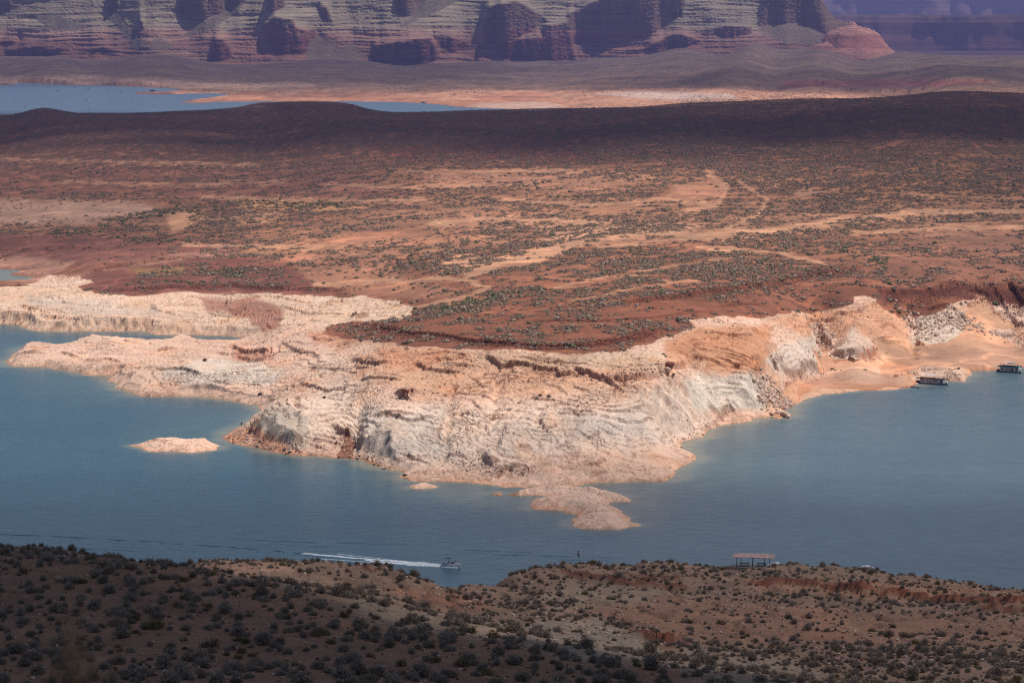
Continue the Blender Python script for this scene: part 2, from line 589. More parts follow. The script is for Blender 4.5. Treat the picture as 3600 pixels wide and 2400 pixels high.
# behind the crest, down to the far lake and beach
for cx_, D_ in crestD.items():
    cy_ = float(np.interp(cx_, [c[0] for c in crest], [c[1] for c in crest]))
    zl = lambda D: H - (cy_ - YH) / F * D
    direct(cx_, D_ + 420, zl(D_ + 420) - 5)
    if cx_ % 160 == 0 or cx_ < 2000:
        direct(cx_, D_ + 1200, min(3, zl(D_ + 1200) - 8) if cx_ > 2050 else -6)
for px in (-500, 300, 1100, 1900):
    direct(px, 18500, 60)
for px in (2600, 3000, 3300, 3600, 4300):
    direct(px, 18500, 30)
# lake bed in front
for px, py in ((-500, 1500), (200, 1500), (600, 1480), (300, 1700), (900, 1800), (1500, 1900), (2400, 1800), (3000, 1600), (3500, 1500), (4300, 1500), (4300, 1900), (-500, 1900)):
    a, v = av(*unproj(px, py))
    P.append((a / 1000, v / 500))
    Z.append(-8)
if False:
    L_ = [(px, py, z, (H - z) / (py - YH) * F) for px, py, z in ctrl]
    for i in range(len(L_)):
        for j in range(len(L_)):
            A_, B_ = L_[i], L_[j]
            if abs(A_[0] - B_[0]) < 90 and A_[1] > B_[1] + 4 and B_[3] < A_[3] + 2:
                print('CONFLICT', A_, B_)
rbf = RBF(P, Z, c=0.06, lam=0.006)
US = np.linspace(-2600, 2600, 360)
VS = np.linspace(210, 2350, 520)
UU, VV = np.meshgrid(US, VS)
HB = rbf(UU / 1000, VV / 500)

# ------------------------------------------------------------------ main terrain grid
acols = np.linspace(-2350, 2350, 1120)
vr = np.concatenate([np.arange(222, 300, 1.4), np.arange(300, 500, 1.7), np.arange(500, 1050, 2.6), np.arange(1050, 1180, 1.6), np.arange(1180, 1330, 1.0), np.arange(1330, 1640, 0.72),
                     np.arange(1640, 1760, 1.0), np.arange(1760, 1905, 1.2)])
vr = vr[::-1]
A, V = np.meshgrid(acols, vr)
Yw = (H * F / (V - YH)).astype(np.float32)
Xw = (A / F * Yw).astype(np.float32)
hb = bilerp(HB, US, VS, A, V)
# shore distance (metres); natural irregularity by warping
wx = Xw + 2.5 * fbm(Xw / 18, Yw / 18, 3, 3) + 0.8 * perlin(Xw / 4, Yw / 4, 9)
wy = Yw + 4.0 * fbm(Xw / 18, Yw / 22, 3, 5) + 1.2 * perlin(Xw / 4, Yw / 5, 10)
sd = np.empty(V.shape, np.float32)
near = vr > 880
fars = ~near
sd[near] = poly_sd(LAND, wx[near], wy[near])
sd[fars] = 500
cv = near & (vr < 1100)
sd[cv] = np.minimum(sd[cv], -poly_sd(COVE, wx[cv], wy[cv]))
fl = vr < 520
sd[fl] = np.minimum(sd[fl], -poly_sd(FARLAKE, Xw[fl] + 12 * fbm(Xw[fl] / 90, Yw[fl] / 200, 3, 2), Yw[fl] + 30 * fbm(Xw[fl] / 120, Yw[fl] / 300, 3, 4)))
isl = vr > 1500
ISd = np.full(V.shape, -999, np.float32)
for poly in (ISLE1, ISLE2, ISLE3, ISLE4):
    ISd[isl] = np.maximum(ISd[isl], poly_sd(poly, wx[isl], wy[isl]))
px0, py0 = project(Xw, Yw, hb)

# rock outline in the picture
rock_poly = [(-800, 1000), (0, 1012), (60, 1002), (120, 990), (180, 968), (290, 972), (330, 990), (270, 1008), (350, 1035), (470, 1035), (640, 1030), (690, 1028), (900, 1030),
             (1200, 1042), (1290, 1042), (1400, 1058), (1460, 1090), (1440, 1120), (1300, 1128), (1210, 1135), (1140, 1155), (1170, 1185), (1290, 1195),
             (1450, 1215), (1600, 1232), (1760, 1228), (1960, 1240), (2170, 1237), (2290, 1205), (2400, 1165), (2440, 1150), (2420, 1125), (2530, 1108),
             (2640, 1115), (2760, 1105), (2870, 1100), (2960, 1082), (2990, 1062), (2985, 1040), (3040, 1036), (3090, 1050), (3110, 1085), (3170, 1120), (3200, 1110),
             (3290, 1100), (3330, 1080), (3420, 1068), (3470, 1058), (3520, 1070), (3600, 1074), (4400, 1080), (4400, 2450), (-800, 2450)]
rockmap = pmask(rock_poly, 7)
sand_polys = [[(2700, 1425), (2760, 1350), (2880, 1310), (2860, 1240), (2905, 1215), (2930, 1262), (3070, 1262), (3060, 1200), (3130, 1180), (3215, 1205), (3290, 1210),
               (3400, 1160), (3395, 1100), (3440, 1040), (3475, 1050), (3500, 1100), (3560, 1140), (3640, 1200), (4400, 1200), (4400, 1400), (3420, 1310), (3330, 1285),
               (3230, 1290), (3210, 1360), (2900, 1392), (2800, 1415)],
              [(1170, 1590), (1200, 1550), (1220, 1515), (1240, 1560), (1250, 1610), (1190, 1612)],
              [(3300, 1250), (3400, 1250), (3430, 1300), (3340, 1290), (3230, 1310)]]
sandmap = np.zeros(PUU.shape, np.float32)
for p in sand_polys:
    sandmap = np.maximum(sandmap, pmask(p, 6))
# outcrops that stand up out of the beach
outcrop_polys = [[(3220, 1320), (3235, 1295), (3270, 1285), (3305, 1292), (3310, 1310), (3270, 1325)],
                 [(3335, 1330), (3345, 1300), (3380, 1298), (3412, 1308), (3410, 1325), (3390, 1342), (3340, 1342)],
                 [(3470, 1160), (3540, 1150), (3600, 1200), (3600, 1225), (3560, 1200), (3500, 1175)]]
outmap = np.zeros(PUU.shape, np.float32)
for p in outcrop_polys:
    outmap = np.maximum(outmap, pmask(p, 5))
wpx = px0 + 34 * fbm(Xw / 18, Yw / 36, 4, 21)
wpy = py0 + 15 * fbm(Xw / 18, Yw / 36, 4, 24)
rock = bilerp(rockmap, PU, PV, wpx, wpy)
sand = bilerp(sandmap, PU, PV, wpx, wpy)
outc = bilerp(outmap, PU, PV, wpx, wpy)
rock = np.clip(rock * (1 - sand) + outc, 0, 1)
rock = np.where(V < 930, 0, rock)
farrock = bilerp(pmask([(1640, 380), (1700, 372), (1900, 366), (2000, 376), (1900, 388), (1700, 386)], 4) + pmask([(2100, 330), (2250, 322), (2560, 330), (2600, 345), (2400, 352), (2250, 345)], 5), PU, PV, px0, py0)

inl = sstep(2, 22, sd)
bluff = bilerp(pmask([(880, 1440), (1100, 1420), (2300, 1400), (2490, 1320), (2700, 1250), (3100, 1130), (3100, 1280), (2700, 1460), (2480, 1540), (2100, 1650), (1400, 1670), (1000, 1600)], 30), PU, PV, px0, py0)
# joints: domes separated by clefts, running up and down the bluff
u1 = Xw - 0.22 * Yw + 7 * fbm(Xw / 40, Yw / 40, 2, 31)
v1 = Yw * 0.30 + 5 * fbm(Xw / 30, Yw / 30, 2, 33)
bil = np.abs(perlin(u1 / 23, v1 / 20, 41))
bil2 = np.abs(perlin(u1 / 7.5, v1 / 9, 42))
bil3 = np.abs(perlin(Xw / 3.2, Yw / 4.2, 43))
blobs = perlin(Xw / 45, Yw / 60, 44)
h = hb + rock * inl * ((5.2 * (np.minimum(bil, 0.28) - 0.15) + 1.1 * (np.minimum(bil2, .4) - 0.2)) * (0.22 + 0.78 * bluff) + 0.16 * (bil3 - 0.2) + 0.8 * blobs)
# whole-bed terraces and fine cross bedding
tilt = 0.09 * Xw + 0.03 * Yw + 7.0 * fbm(Xw / 55, Yw / 70, 3, 51)
tmask = 0.15 + 0.85 * sstep(-0.12, 0.3, fbm(Xw / 32, Yw / 50, 3, 53))


def terr(u, sharp=0.25):
    f = np.floor(u)
    t = u - f
    return f + np.where(t < 1 - sharp, t * 0.35, 0.35 * (1 - sharp) + (t - 1 + sharp) * (1 - 0.35 * (1 - sharp)) / sharp)


k = rock * inl
s1 = 2.4
ht = s1 * terr((h + tilt) / s1, 0.14) - tilt
f_ = (h + tilt) / s1
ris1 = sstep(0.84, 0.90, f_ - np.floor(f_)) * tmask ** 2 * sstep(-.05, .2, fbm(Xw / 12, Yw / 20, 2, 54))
h = h + k * 0.85 * tmask * (ht - h)
tilt2 = 0.28 * Xw * np.sign(perlin(Xw / 40, Yw / 50, 55)) + 2.0 * fbm(Xw / 11, Yw / 13, 3, 57) - 0.12 * Yw
s2 = 1.15
f_ = (h + tilt2) / s2
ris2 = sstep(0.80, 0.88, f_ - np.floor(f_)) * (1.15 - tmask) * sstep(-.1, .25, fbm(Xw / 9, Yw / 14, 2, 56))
ht = s2 * terr((h + tilt2) / s2, 0.18) - tilt2
h = h + k * 0.8 * (1.15 - tmask) * (ht - h)
crk = np.minimum(np.abs(perlin(Xw / 15 + 0.5 * fbm(Xw / 5, Yw / 8, 2, 501), Yw / 42, 503)) / 0.045, np.abs(perlin((Xw + 0.4 * Yw) / 26, (Yw - 0.3 * Xw) / 16 + 0.4 * fbm(Xw / 6, Yw / 6, 2, 505), 507)) / 0.05)
crk = np.minimum(crk, np.abs(perlin(Xw / 6 + 0.4 * fbm(Xw / 3, Yw / 4, 2, 509), Yw / 9, 511)) / 0.07)
crk = 1 - sstep(0.4, 1.3, crk)
crk = crk * sstep(-0.15, 0.35, fbm(Xw / 35, Yw / 60, 3, 513))
h = h - k * 1.1 * crk
h = h + k * 0.35 * perlin(Xw / 1.6, Yw / 2.2, 58)
h = h + rock * (1 - inl) * 0.9 * fbm(Xw / 5, Yw / 6, 3, 60)
# plain relief
pl = (1 - rock) * (1 - sand) * sstep(3, 60, sd)
h = h + pl * (1.3 * fbm(Xw / 120, Yw / 260, 4, 61) + 0.35 * fbm(Xw / 14, Yw / 26, 3, 65)) * np.where(V < 330, 2.0, 1.0)
h = h + sand * 0.25 * fbm(Xw / 16, Yw / 16, 3, 67)

def ground_guess(px, py):
    z = 10.0
    for _ in range(8):
        X, Y = unproj(px, py, z)
        a, v = av(X, Y)
        z = 0.5 * z + 0.5 * max(float(bilerp(HB, US, VS, np.array([a]), np.array([v]))[0]), 0.3)
    return unproj(px, py, z)


# red ledges: a steep rubbly face towards the lake, an easy slope behind
ledges = [([(420, 1022), (474, 1020), (640, 1012), (820, 1005), (1000, 1018), (1200, 1022)], 15, 1.8, 40),
          ([(337, 953), (450, 930), (561, 915), (680, 905)], 14, 2.2, 50),
          ([(0, 882), (200, 872), (350, 880), (600, 862)], 10, 1.6, 60),
          ([(350, 998), (420, 990), (520, 985), (640, 992)], 13, 1.2, 30),
          ([(1317, 1150), (1450, 1180), (1660, 1204), (1850, 1220), (2050, 1218), (2195, 1200), (2300, 1165)], 31, 1.7, 18),
          ([(2250, 1062), (2400, 1047), (2500, 1030), (2600, 1018), (2757, 993), (2860, 968), (3012, 952)], 38, 2.2, 45),
          ([(2540, 1078), (2600, 1070), (2660, 1072)], 37, 1.2, 25),
          ([(1900, 1128), (2100, 1130), (2300, 1120), (2500, 1095)], 37, 0.9, 25),
          ([(3120, 1030), (3190, 1026), (3290, 1022), (3370, 1016)], 33, 1.8, 60),
          ([(3370, 1016), (3430, 1022), (3480, 1050), (3540, 1054), (3650, 1056), (4300, 1060)], 33, 2.0, 60),
          ([(3560, 1078), (3620, 1085), (4300, 1090)], 22, 3.0, 20),
          ([(3290, 1086), (3360, 1090), (3420, 1080)], 22, 2.0, 20),
          ([(700, 318), (1500, 316), (1700, 318)], 8, 3, 300), ([(2900, 300), (3300, 298), (3480, 290)], 36, 8, 500), ([(2400, 308), (2650, 300), (2800, 304)], 20, 5, 300)]
ledge_amt = np.zeros(V.shape, np.float32)
for line, z, hh, L in ledges:
    W = [ground_guess(px, py) for px, py in line]
    ys = [w[1] for w in W]
    rr = (Yw[:, 0] > min(ys) - 40 - L * .2) & (Yw[:, 0] < max(ys) + 5 * L)
    X_, Y_ = Xw[rr], Yw[rr]
    jit = 2.2 * fbm(X_ / 9, Y_ / 12, 3, 71) * (L < 200)
    d = line_sd(W, X_, Y_) + jit * 1.5
    # fade out past the two ends
    e = 1 - sstep(0, 25, np.maximum(W[0][0] - X_, X_ - W[-1][0]))
    rise = sstep(-hh * 0.75, 0, d)
    prof = hh * rise * np.exp(-np.maximum(d, 0) / L)
    prof = hh * (0.5 * prof / hh + 0.5 * np.floor(prof / hh * 3 + 0.4 * perlin(X_ / 5, Y_ / 5, 73) + .3) / 3)
    h[rr] += prof * e
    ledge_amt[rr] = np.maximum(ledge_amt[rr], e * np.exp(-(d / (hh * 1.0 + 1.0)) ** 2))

rock_ledges = [
    ([(1246, 1269), (1328, 1282), (1363, 1272)], 2.2, 10), ([(1715, 1259), (1761, 1290), (1868, 1290)], 3, 12), ([(1870, 1292), (1955, 1305), (1968, 1325), (2026, 1320)], 2.5, 10),
    ([(2030, 1310), (2098, 1331), (2144, 1348), (2159, 1336), (2220, 1333), (2287, 1331), (2327, 1308), (2400, 1290)], 3, 14), ([(1465, 1280), (1527, 1305), (1583, 1310), (1598, 1282), (1659, 1285)], 2, 9),
    ([(1537, 1259), (1600, 1269)], 1.4, 8), ([(1395, 1385), (1428, 1402), (1458, 1375)], 3.5, 5), ([(1868, 1405), (1955, 1412)], 1.5, 9), ([(2210, 1433), (2300, 1420), (2330, 1412)], 1.4, 9),
    ([(71, 1075), (153, 1096), (180, 1105)], 1.5, 9), ([(143, 1108), (224, 1118)], 2.2, 8), ([(92, 1127), (138, 1137)], 1.8, 6), ([(255, 1118), (327, 1139)], 1.5, 8),
    ([(367, 1120), (459, 1127), (510, 1127), (556, 1133)], 2.2, 9), ([(530, 1076), (566, 1096), (633, 1106)], 1.3, 8), ([(638, 1096), (682, 1098)], 1.8, 6), ([(821, 1223), (867, 1238), (944, 1238)], 2.6, 9),
    ([(837, 1259), (883, 1270), (934, 1262)], 2, 8), ([(561, 1234), (615, 1229)], 2.4, 7), ([(71, 1246), (153, 1240)], 2.2, 7), ([(219, 1239), (268, 1249)], 1.8, 6), ([(560, 1300), (640, 1296), (700, 1312)], 1.8, 8),
    ([(755, 1344), (806, 1351)], 2.2, 6), ([(995, 1208), (1046, 1234), (1097, 1244), (1122, 1254)], 1.5, 9), ([(929, 1040), (995, 1045), (1071, 1065), (1200, 1055)], 1.2, 10), ([(995, 1080), (1097, 1103), (1200, 1106)], 1.3, 10),
    ([(1236, 1112), (1262, 1118), (1294, 1112)], 4, 6), ([(889, 1513), (943, 1553), (989, 1561), (1022, 1573), (1052, 1545)], 6.5, 14), ([(1178, 1502), (1198, 1523), (1234, 1531)], 3.5, 8),
    ([(1262, 1548), (1285, 1572)], 4, 8), ([(1280, 1600), (1307, 1630), (1370, 1648)], 2.5, 8), ([(1700, 1604), (1720, 1628), (1744, 1622)], 3.5, 7), ([(1751, 1672), (1775, 1650), (1830, 1640)], 2.4, 8),
    ([(1897, 1478), (1918, 1502), (1938, 1498)], 2.2, 7), ([(1965, 1573), (2006, 1560)], 1.5, 7), ([(2040, 1522), (2074, 1536), (2108, 1526)], 1.6, 7), ([(2074, 1638), (2101, 1640), (2125, 1618)], 2.0, 7),
    ([(2081, 1662), (2130, 1662)], 1.8, 6), ([(2363, 1550), (2414, 1536), (2472, 1527)], 1.6, 9), ([(1822, 1577), (1863, 1573)], 2.2, 6), ([(1558, 1600), (1640, 1612)], 1.6, 8), ([(1420, 1600), (1500, 1630)], 1.5, 9),
    ([(2711, 1248), (2723, 1276), (2746, 1286)], 4, 9), ([(2886, 1158), (2899, 1197), (2918, 1219)], 5, 9), ([(2930, 1248), (2969, 1257), (3026, 1257), (3077, 1241)], 4, 18), ([(3192, 1120), (3205, 1143), (3243, 1146)], 3, 9),
    ([(3217, 1200), (3243, 1214)], 3.4, 7), ([(2787, 1120), (2848, 1120), (2886, 1127), (2946, 1120)], 1.8, 9), ([(2946, 1107), (2969, 1107), (3026, 1095), (3052, 1079)], 2.2, 9), ([(3090, 1171), (3128, 1165), (3160, 1158)], 1.5, 8),
    ([(3100, 1198), (3180, 1208)], 2.2, 8), ([(2700, 1362), (2739, 1382), (2790, 1382)], 2.4, 7), ([(2726, 1461), (2777, 1463)], 1.2, 5), ([(2746, 1299), (2828, 1308), (2892, 1286)], 4, 18), ([(2430, 1442), (2560, 1450), (2650, 1445)], 4.5, 20),
    ([(2500, 1170), (2560, 1180), (2640, 1175)], 1.5, 9), ([(2440, 1255), (2500, 1270), (2550, 1300)], 1.8, 9), ([(2540, 1262), (2600, 1290), (2680, 1300)], 1.8, 9), ([(3504, 1097), (3517, 1106), (3540, 1120)], 4, 9),
    ([(3562, 1131), (3581, 1140), (3610, 1146)], 3, 9), ([(3383, 1114), (3396, 1127), (3408, 1128)], 3, 7), ([(3457, 1168), (3495, 1167)], 1.2, 5), ([(3512, 1166), (3527, 1176), (3575, 1180)], 1.4, 6), ([(3225, 1316), (3262, 1324), (3305, 1312)], 1.6, 7),
    ([(1480, 1250), (1560, 1240), (1640, 1246)], 1.2, 8), ([(1820, 1262), (1960, 1270), (2060, 1290)], 1.4, 9), ([(1100, 1290), (1200, 1298)], 1.2, 8), ([(1060, 1350), (1150, 1372), (1220, 1362)], 1.6, 8), ([(1280, 1330), (1400, 1335)], 1.5, 8),
    ([(1340, 1460), (1440, 1478), (1520, 1462)], 1.6, 9), ([(1600, 1455), (1680, 1462)], 1.4, 8), ([(1980, 1440), (2080, 1448)], 1.2, 8), ([(0, 1095), (60, 1108)], 1.5, 7), ([(300, 1262), (380, 1262), (420, 1272)], 1.2, 6),
]
rledge = np.zeros(V.shape, np.float32)
for line, hh, L in rock_ledges:
    W = [ground_guess(px, py) for px, py in line]
    ys = [w[1] for w in W]
    r0 = np.where((Yw[:, 0] > min(ys) - 14) & (Yw[:, 0] < max(ys) + 5 * L))[0]
    if len(r0) == 0:
        continue
    xm = [w[0] for w in W]
    amid = [F * w[0] / w[1] for w in W]
    c0 = np.where((acols > min(amid) - 110) & (acols < max(amid) + 110))[0]
    sl = (slice(r0[0], r0[-1] + 1), slice(c0[0], c0[-1] + 1))
    X_, Y_ = Xw[sl], Yw[sl]
    d = line_sd(W, X_, Y_) + 2.0 * fbm(X_ / 6, Y_ / 7, 3, 74)
    e = 1 - sstep(-3, 5, np.maximum(min(xm) - X_, X_ - max(xm)) + 2 * perlin(X_ / 4, Y_ / 4, 75))
    rise = sstep(-0.5 - hh * 0.12, 0.3, d)
    prof = hh * rise * np.exp(-np.maximum(d, 0) / L)
    h[sl] += prof * e
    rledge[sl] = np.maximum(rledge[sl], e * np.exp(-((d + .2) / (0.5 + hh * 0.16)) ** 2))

# named clefts in the rock
clefts = [([(2655, 1330), (2658, 1400), (2655, 1440)], 12, 5, 3.0), ([(2700, 1210), (2715, 1260), (2735, 1300)], 18, 4.5, 2.5), ([(2860, 1135), (2885, 1180), (2910, 1225)], 20, 7, 5),
          ([(1265, 1460), (1255, 1520), (1275, 1570)], 10, 3, 2.5), ([(1590, 1440), (1580, 1500), (1565, 1575)], 10, 3, 2.0),
          ([(1750, 1440), (1735, 1500), (1725, 1560)], 10, 3.5, 3.0), ([(1700, 1560), (1690, 1620)], 6, 2.5, 2.5), ([(1900, 1470), (1885, 1500)], 14, 2, 2.0),
          ([(3200, 1110), (3215, 1150), (3210, 1200)], 12, 3, 2.5), ([(1050, 1440), (1040, 1490), (1060, 1560)], 9, 3.5, 2), ([(2430, 1320), (2440, 1400), (2480, 1500)], 12, 3, 2)]
for line, z, dep, w in clefts:
    W = [unproj(px, py, z) for px, py in line]
    W = W[::-1] if W[0][1] > W[-1][1] else W
    ys = [q[1] for q in W]
    rr = (Yw[:, 0] > min(ys) - 12) & (Yw[:, 0] < max(ys) + 12)
    X_, Y_ = Xw[rr], Yw[rr]
    d = line_sd(W, X_ + 4.0 * fbm(X_ / 14, Y_ / 12, 3, 76), Y_)
    dep = dep * 0.6
    h[rr] -= dep * np.exp(-(d / w) ** 2) * np.where(hb[rr] > dep * 0.8, 1, 0.4)

# shore clamp
land = np.minimum(np.maximum(h, 0.35 + 0.25 * fbm(Xw / 6, Yw / 6, 2, 77)), 0.12 + np.where(sd > 6, 0.5 * 6 + 1.3 * (sd - 6), 0.5 * np.maximum(sd, 0)) * (1 + 0.3 * fbm(Xw / 9, Yw / 9, 2, 78)))
under = -np.minimum(0.10 * np.abs(sd), 12) - 0.1
hf = np.where(sd > 0, land, under)
# islets: low domes of bare rock
isz = 0.12 + np.minimum(2.8, 0.34 * np.maximum(ISd, 0)) * (1 + 0.5 * fbm(Xw / 12, Yw / 20, 2, 79)) + 0.5 * (bil2 - 0.2) * sstep(0, 4, ISd)
t_ = (isz + 0.2 * Xw * 0.3 + fbm(Xw / 9, Yw / 9, 2, 57)) / 0.6
isz = isz + sstep(0.5, 3, ISd) * 0.95 * (0.6 * terr(t_, .15) - 0.6 * t_) - 0.4 * crk * sstep(1, 4, ISd)
hf = np.where(ISd > 0, isz, hf)
hf = np.where((ISd <= 0) & (sd <= 0), np.maximum(under, -0.1 + 0.10 * ISd), hf)
rock = np.where(ISd > -2, 1, rock)

px1, py1 = project(Xw, Yw, hf)

# ------------------------------------------------------------------ colours of the ground
CM = np.zeros(PUU.shape + (3,), np.float32)
base_rows = [(0, (140, 112, 94)), (230, (124, 98, 82)), (300, (140, 106, 86)), (340, (190, 132, 102)), (375, (196, 140, 110)), (400, (150, 98, 80)), (520, (158, 102, 76)), (620, (190, 128, 92)),
             (760, (196, 136, 102)), (850, (180, 118, 88)), (960, (176, 112, 84)), (1100, (176, 104, 74)), (1250, (190, 115, 82)), (2400, (200, 150, 120))]
for ch in range(3):
    CM[..., ch] = 0.86 * np.interp(PVV, [r[0] for r in base_rows], [alb(*r[1])[ch] for r in base_rows])


def paint(poly, col, feather=14, s=1.0):
    m = pmask(poly, feather) * s
    CM[...] = CM * (1 - m[..., None]) + m[..., None] * alb(*col)


def stroke(line, w, col, feather=6, s=1.0):
    m = pstroke(line, w, feather) * s
    CM[...] = CM * (1 - m[..., None]) + m[..., None] * alb(*col)


# left side flats
paint([(-700, 560), (600, 560), (1300, 600), (1500, 700), (1100, 780), (500, 700), (-700, 690)], (168, 108, 84), 40)
paint([(-700, 700), (200, 705), (500, 715), (560, 745), (300, 785), (-700, 800)], (214, 162, 134), 14)
paint([(-700, 825), (300, 825), (800, 840), (1000, 860), (700, 900), (300, 935), (150, 950), (-700, 930)], (160, 100, 84), 14)
paint([(-700, 915), (150, 905), (260, 925), (150, 985), (250, 972), (330, 955), (560, 905), (700, 885), (900, 890), (560, 935), (340, 985), (-700, 1000)], (200, 140, 116), 10)
paint([(240, 1000), (340, 955), (480, 935), (720, 905), (1000, 930), (1250, 1010), (1300, 1040), (640, 1034), (400, 1040), (320, 1012)], (146, 88, 74), 12)
paint([(700, 1050), (900, 1045), (1000, 1095), (985, 1150), (930, 1165), (850, 1115), (730, 1092)], (180, 118, 98), 8, 0.85)
paint([(470, 945), (560, 945), (650, 940), (640, 960), (480, 965)], (176, 134, 78), 8, .8)
paint([(840, 880), (1000, 868), (1100, 878), (900, 895)], (180, 135, 80), 8, .7)
paint([(800, 700), (1150, 712), (1300, 722), (1150, 745), (850, 735)], (222, 160, 104), 12, .8)
paint([(590, 748), (700, 745), (720, 762), (660, 800), (610, 815), (585, 790)], (232, 166, 122), 8)
paint([(830, 745), (960, 735), (1000, 760), (900, 790), (800, 780)], (226, 160, 118), 10, .8)
# centre and right of the plain
paint([(850, 840), (1200, 820), (1750, 830), (1900, 850), (1500, 900), (1100, 900), (900, 900)], (206, 140, 104), 20, .8)
paint([(1000, 900), (1350, 885), (1400, 960), (1700, 1050), (1300, 1045), (1100, 1000)], (200, 136, 104), 16, .8)
paint([(1650, 960), (1500, 940), (1600, 905), (1750, 900), (1950, 862), (1880, 845), (2050, 800), (2150, 790), (2230, 800), (2030, 860), (1900, 925), (1750, 935)], (230, 164, 124), 8)
paint([(1870, 790), (2200, 775), (2480, 790), (2380, 830), (2140, 850), (2000, 880)], (222, 160, 122), 8, .9)
paint([(2380, 830), (2700, 800), (3000, 760), (3300, 745), (3600, 740), (3100, 775), (2800, 815), (2500, 850)], (224, 158, 118), 8, .9)
paint([(1500, 610), (2000, 590), (2350, 620), (2100, 665), (1500, 650)], (212, 146, 112), 16, .8)
paint([(2380, 640), (2500, 635), (2570, 655), (2540, 690), (2430, 700), (2350, 690)], (222, 150, 112), 8)
paint([(2640, 625), (2720, 620), (2760, 660), (2700, 680), (2640, 650)], (212, 142, 108), 8, .8)
paint([(1500, 780), (1900, 760), (2100, 770), (1900, 800), (1600, 800)], (212, 146, 110), 12, .7)
paint([(3300, 780), (3600, 780), (4400, 800), (4400, 900), (3500, 880), (3200, 830)], (168, 116, 92), 30, .8)
paint([(3000, 860), (3600, 850), (4400, 860), (4400, 1000), (3300, 1000), (3050, 930)], (172, 112, 88), 30, .7)
paint([(1100, 1150), (1250, 1095), (1500, 1060), (1900, 1085), (2300, 1060), (2700, 1015), (3050, 975), (3120, 1060), (2950, 1062), (2850, 1092), (2500, 1110), (2330, 1205),
       (2150, 1240), (1900, 1245), (1700, 1240), (1400, 1220), (1250, 1195)], (164, 98, 72), 14)
paint([(3080, 1020), (3400, 1010), (3700, 1015), (4400, 1015), (4400, 1070), (3480, 1068), (3440, 1050), (3100, 1068)], (122, 68, 54), 6)
paint([(3440, 1050), (3420, 1030), (3390, 1020), (3460, 1035), (3500, 1100), (3430, 1100)], (228, 158, 116), 8)
paint([(3160, 1050), (3350, 1040), (3420, 1055), (3300, 1080), (3200, 1080)], (170, 100, 70), 8)
WASH = [([(1100, 1000), (1300, 985), (1500, 985), (1640, 975), (1760, 935), (1880, 915), (1960, 880)], 7), ([(1250, 1090), (1450, 1075), (1600, 1055), (1720, 1010), (1640, 985)], 6),
        ([(2380, 830), (2560, 815), (2760, 800), (2980, 765), (3200, 750), (3600, 742)], 7), ([(2100, 870), (2300, 850), (2480, 835)], 6), ([(2450, 870), (2650, 880), (2800, 900), (2900, 930)], 5),
        ([(1500, 785), (1700, 770), (1950, 775), (2150, 785)], 7), ([(700, 690), (1000, 700), (1300, 705), (1500, 700)], 5), ([(1400, 600), (1700, 605), (2000, 600)], 5),
        ([(2480, 600), (2560, 660), (2520, 720), (2420, 740)], 7), ([(2600, 640), (2700, 700), (2660, 760), (2560, 800)], 6), ([(0, 560), (400, 570), (900, 580)], 4), ([(200, 640), (600, 650), (1000, 640)], 4),
        ([(2800, 680), (3000, 670), (3300, 690), (3600, 700)], 5), ([(3000, 820), (3300, 800), (3600, 800)], 5), ([(640, 860), (900, 865), (1200, 870)], 5), ([(1950, 1010), (2150, 975), (2400, 930), (2600, 905)], 4),
        ([(2000, 1060), (2250, 1010), (2450, 985)], 4), ([(1780, 700), (2100, 720), (2350, 700), (2500, 720)], 5), ([(1150, 650), (1500, 660), (1800, 650)], 4)]
for l_, w_ in WASH:
    stroke(l_, w_, (226, 164, 124), 5, .85)
# dark plain near the crest
paint([(2400, 340), (4400, 320), (4400, 600), (3000, 640), (2000, 560), (-700, 500), (-700, 400), (1500, 400)], (150, 98, 76), 20, .7)
paint([(2800, 500), (3600, 520), (3600, 700), (3000, 690), (2600, 600)], (176, 118, 78), 30, .6)
paint([(1300, 510), (2000, 500), (2100, 560), (1400, 570)], (150, 84, 66), 14, .8)
paint([(900, 360), (1300, 360), (1320, 400), (1000, 396)], (130, 76, 66), 8, .8)
# far shore beaches
paint([(600, 320), (1100, 345), (1500, 330), (1650, 318), (2100, 320), (2400, 310), (3000, 335), (3200, 345), (2400, 372), (2000, 385), (1600, 376), (1400, 358), (700, 356), (640, 345)], (222, 156, 120), 6)
paint([(-700, 270), (300, 268), (700, 285), (1100, 300), (900, 315), (300, 300), (-700, 300)], (192, 150, 128), 8, .7)
paint([(1640, 378), (1700, 370), (1900, 364), (2000, 374), (1900, 388)], (228, 190, 168), 4)
paint([(2100, 330), (2250, 322), (2560, 328), (2600, 345), (2400, 352), (2250, 346)], (222, 178, 160), 5, .8)
paint([(2750, 285), (3450, 278), (3490, 292), (3300, 305), (2760, 308)], (150, 80, 76), 5, .8)
# the beach
paint([(2700, 1425), (2760, 1350), (2880, 1310), (2860, 1240), (2905, 1215), (2930, 1262), (3070, 1262), (3060, 1200), (3130, 1180), (3300, 1190), (3400, 1160), (3395, 1100),
       (3440, 1040), (3475, 1050), (3500, 1100), (3560, 1140), (4400, 1200), (4400, 1420), (3200, 1420), (2800, 1440)], (234, 172, 132), 8)
paint([(3120, 1260), (3300, 1215), (3600, 1200), (4400, 1200), (4400, 1300), (3400, 1295), (3200, 1290)], (214, 158, 126), 12, .8)
paint([(2800, 1330), (3000, 1285), (3150, 1290), (3200, 1340), (3000, 1360), (2850, 1360)], (220, 172, 144), 12, .8)
stroke([(2900, 1388), (3020, 1372), (3200, 1358), (3230, 1340)], 7, (208, 140, 104), 5, .6)
stroke([(3400, 1303), (3520, 1300), (3700, 1288)], 6, (208, 140, 104), 5, .6)

# rock tints
RM = np.zeros(PUU.shape + (3,), np.float32) + alb(238, 200, 176)


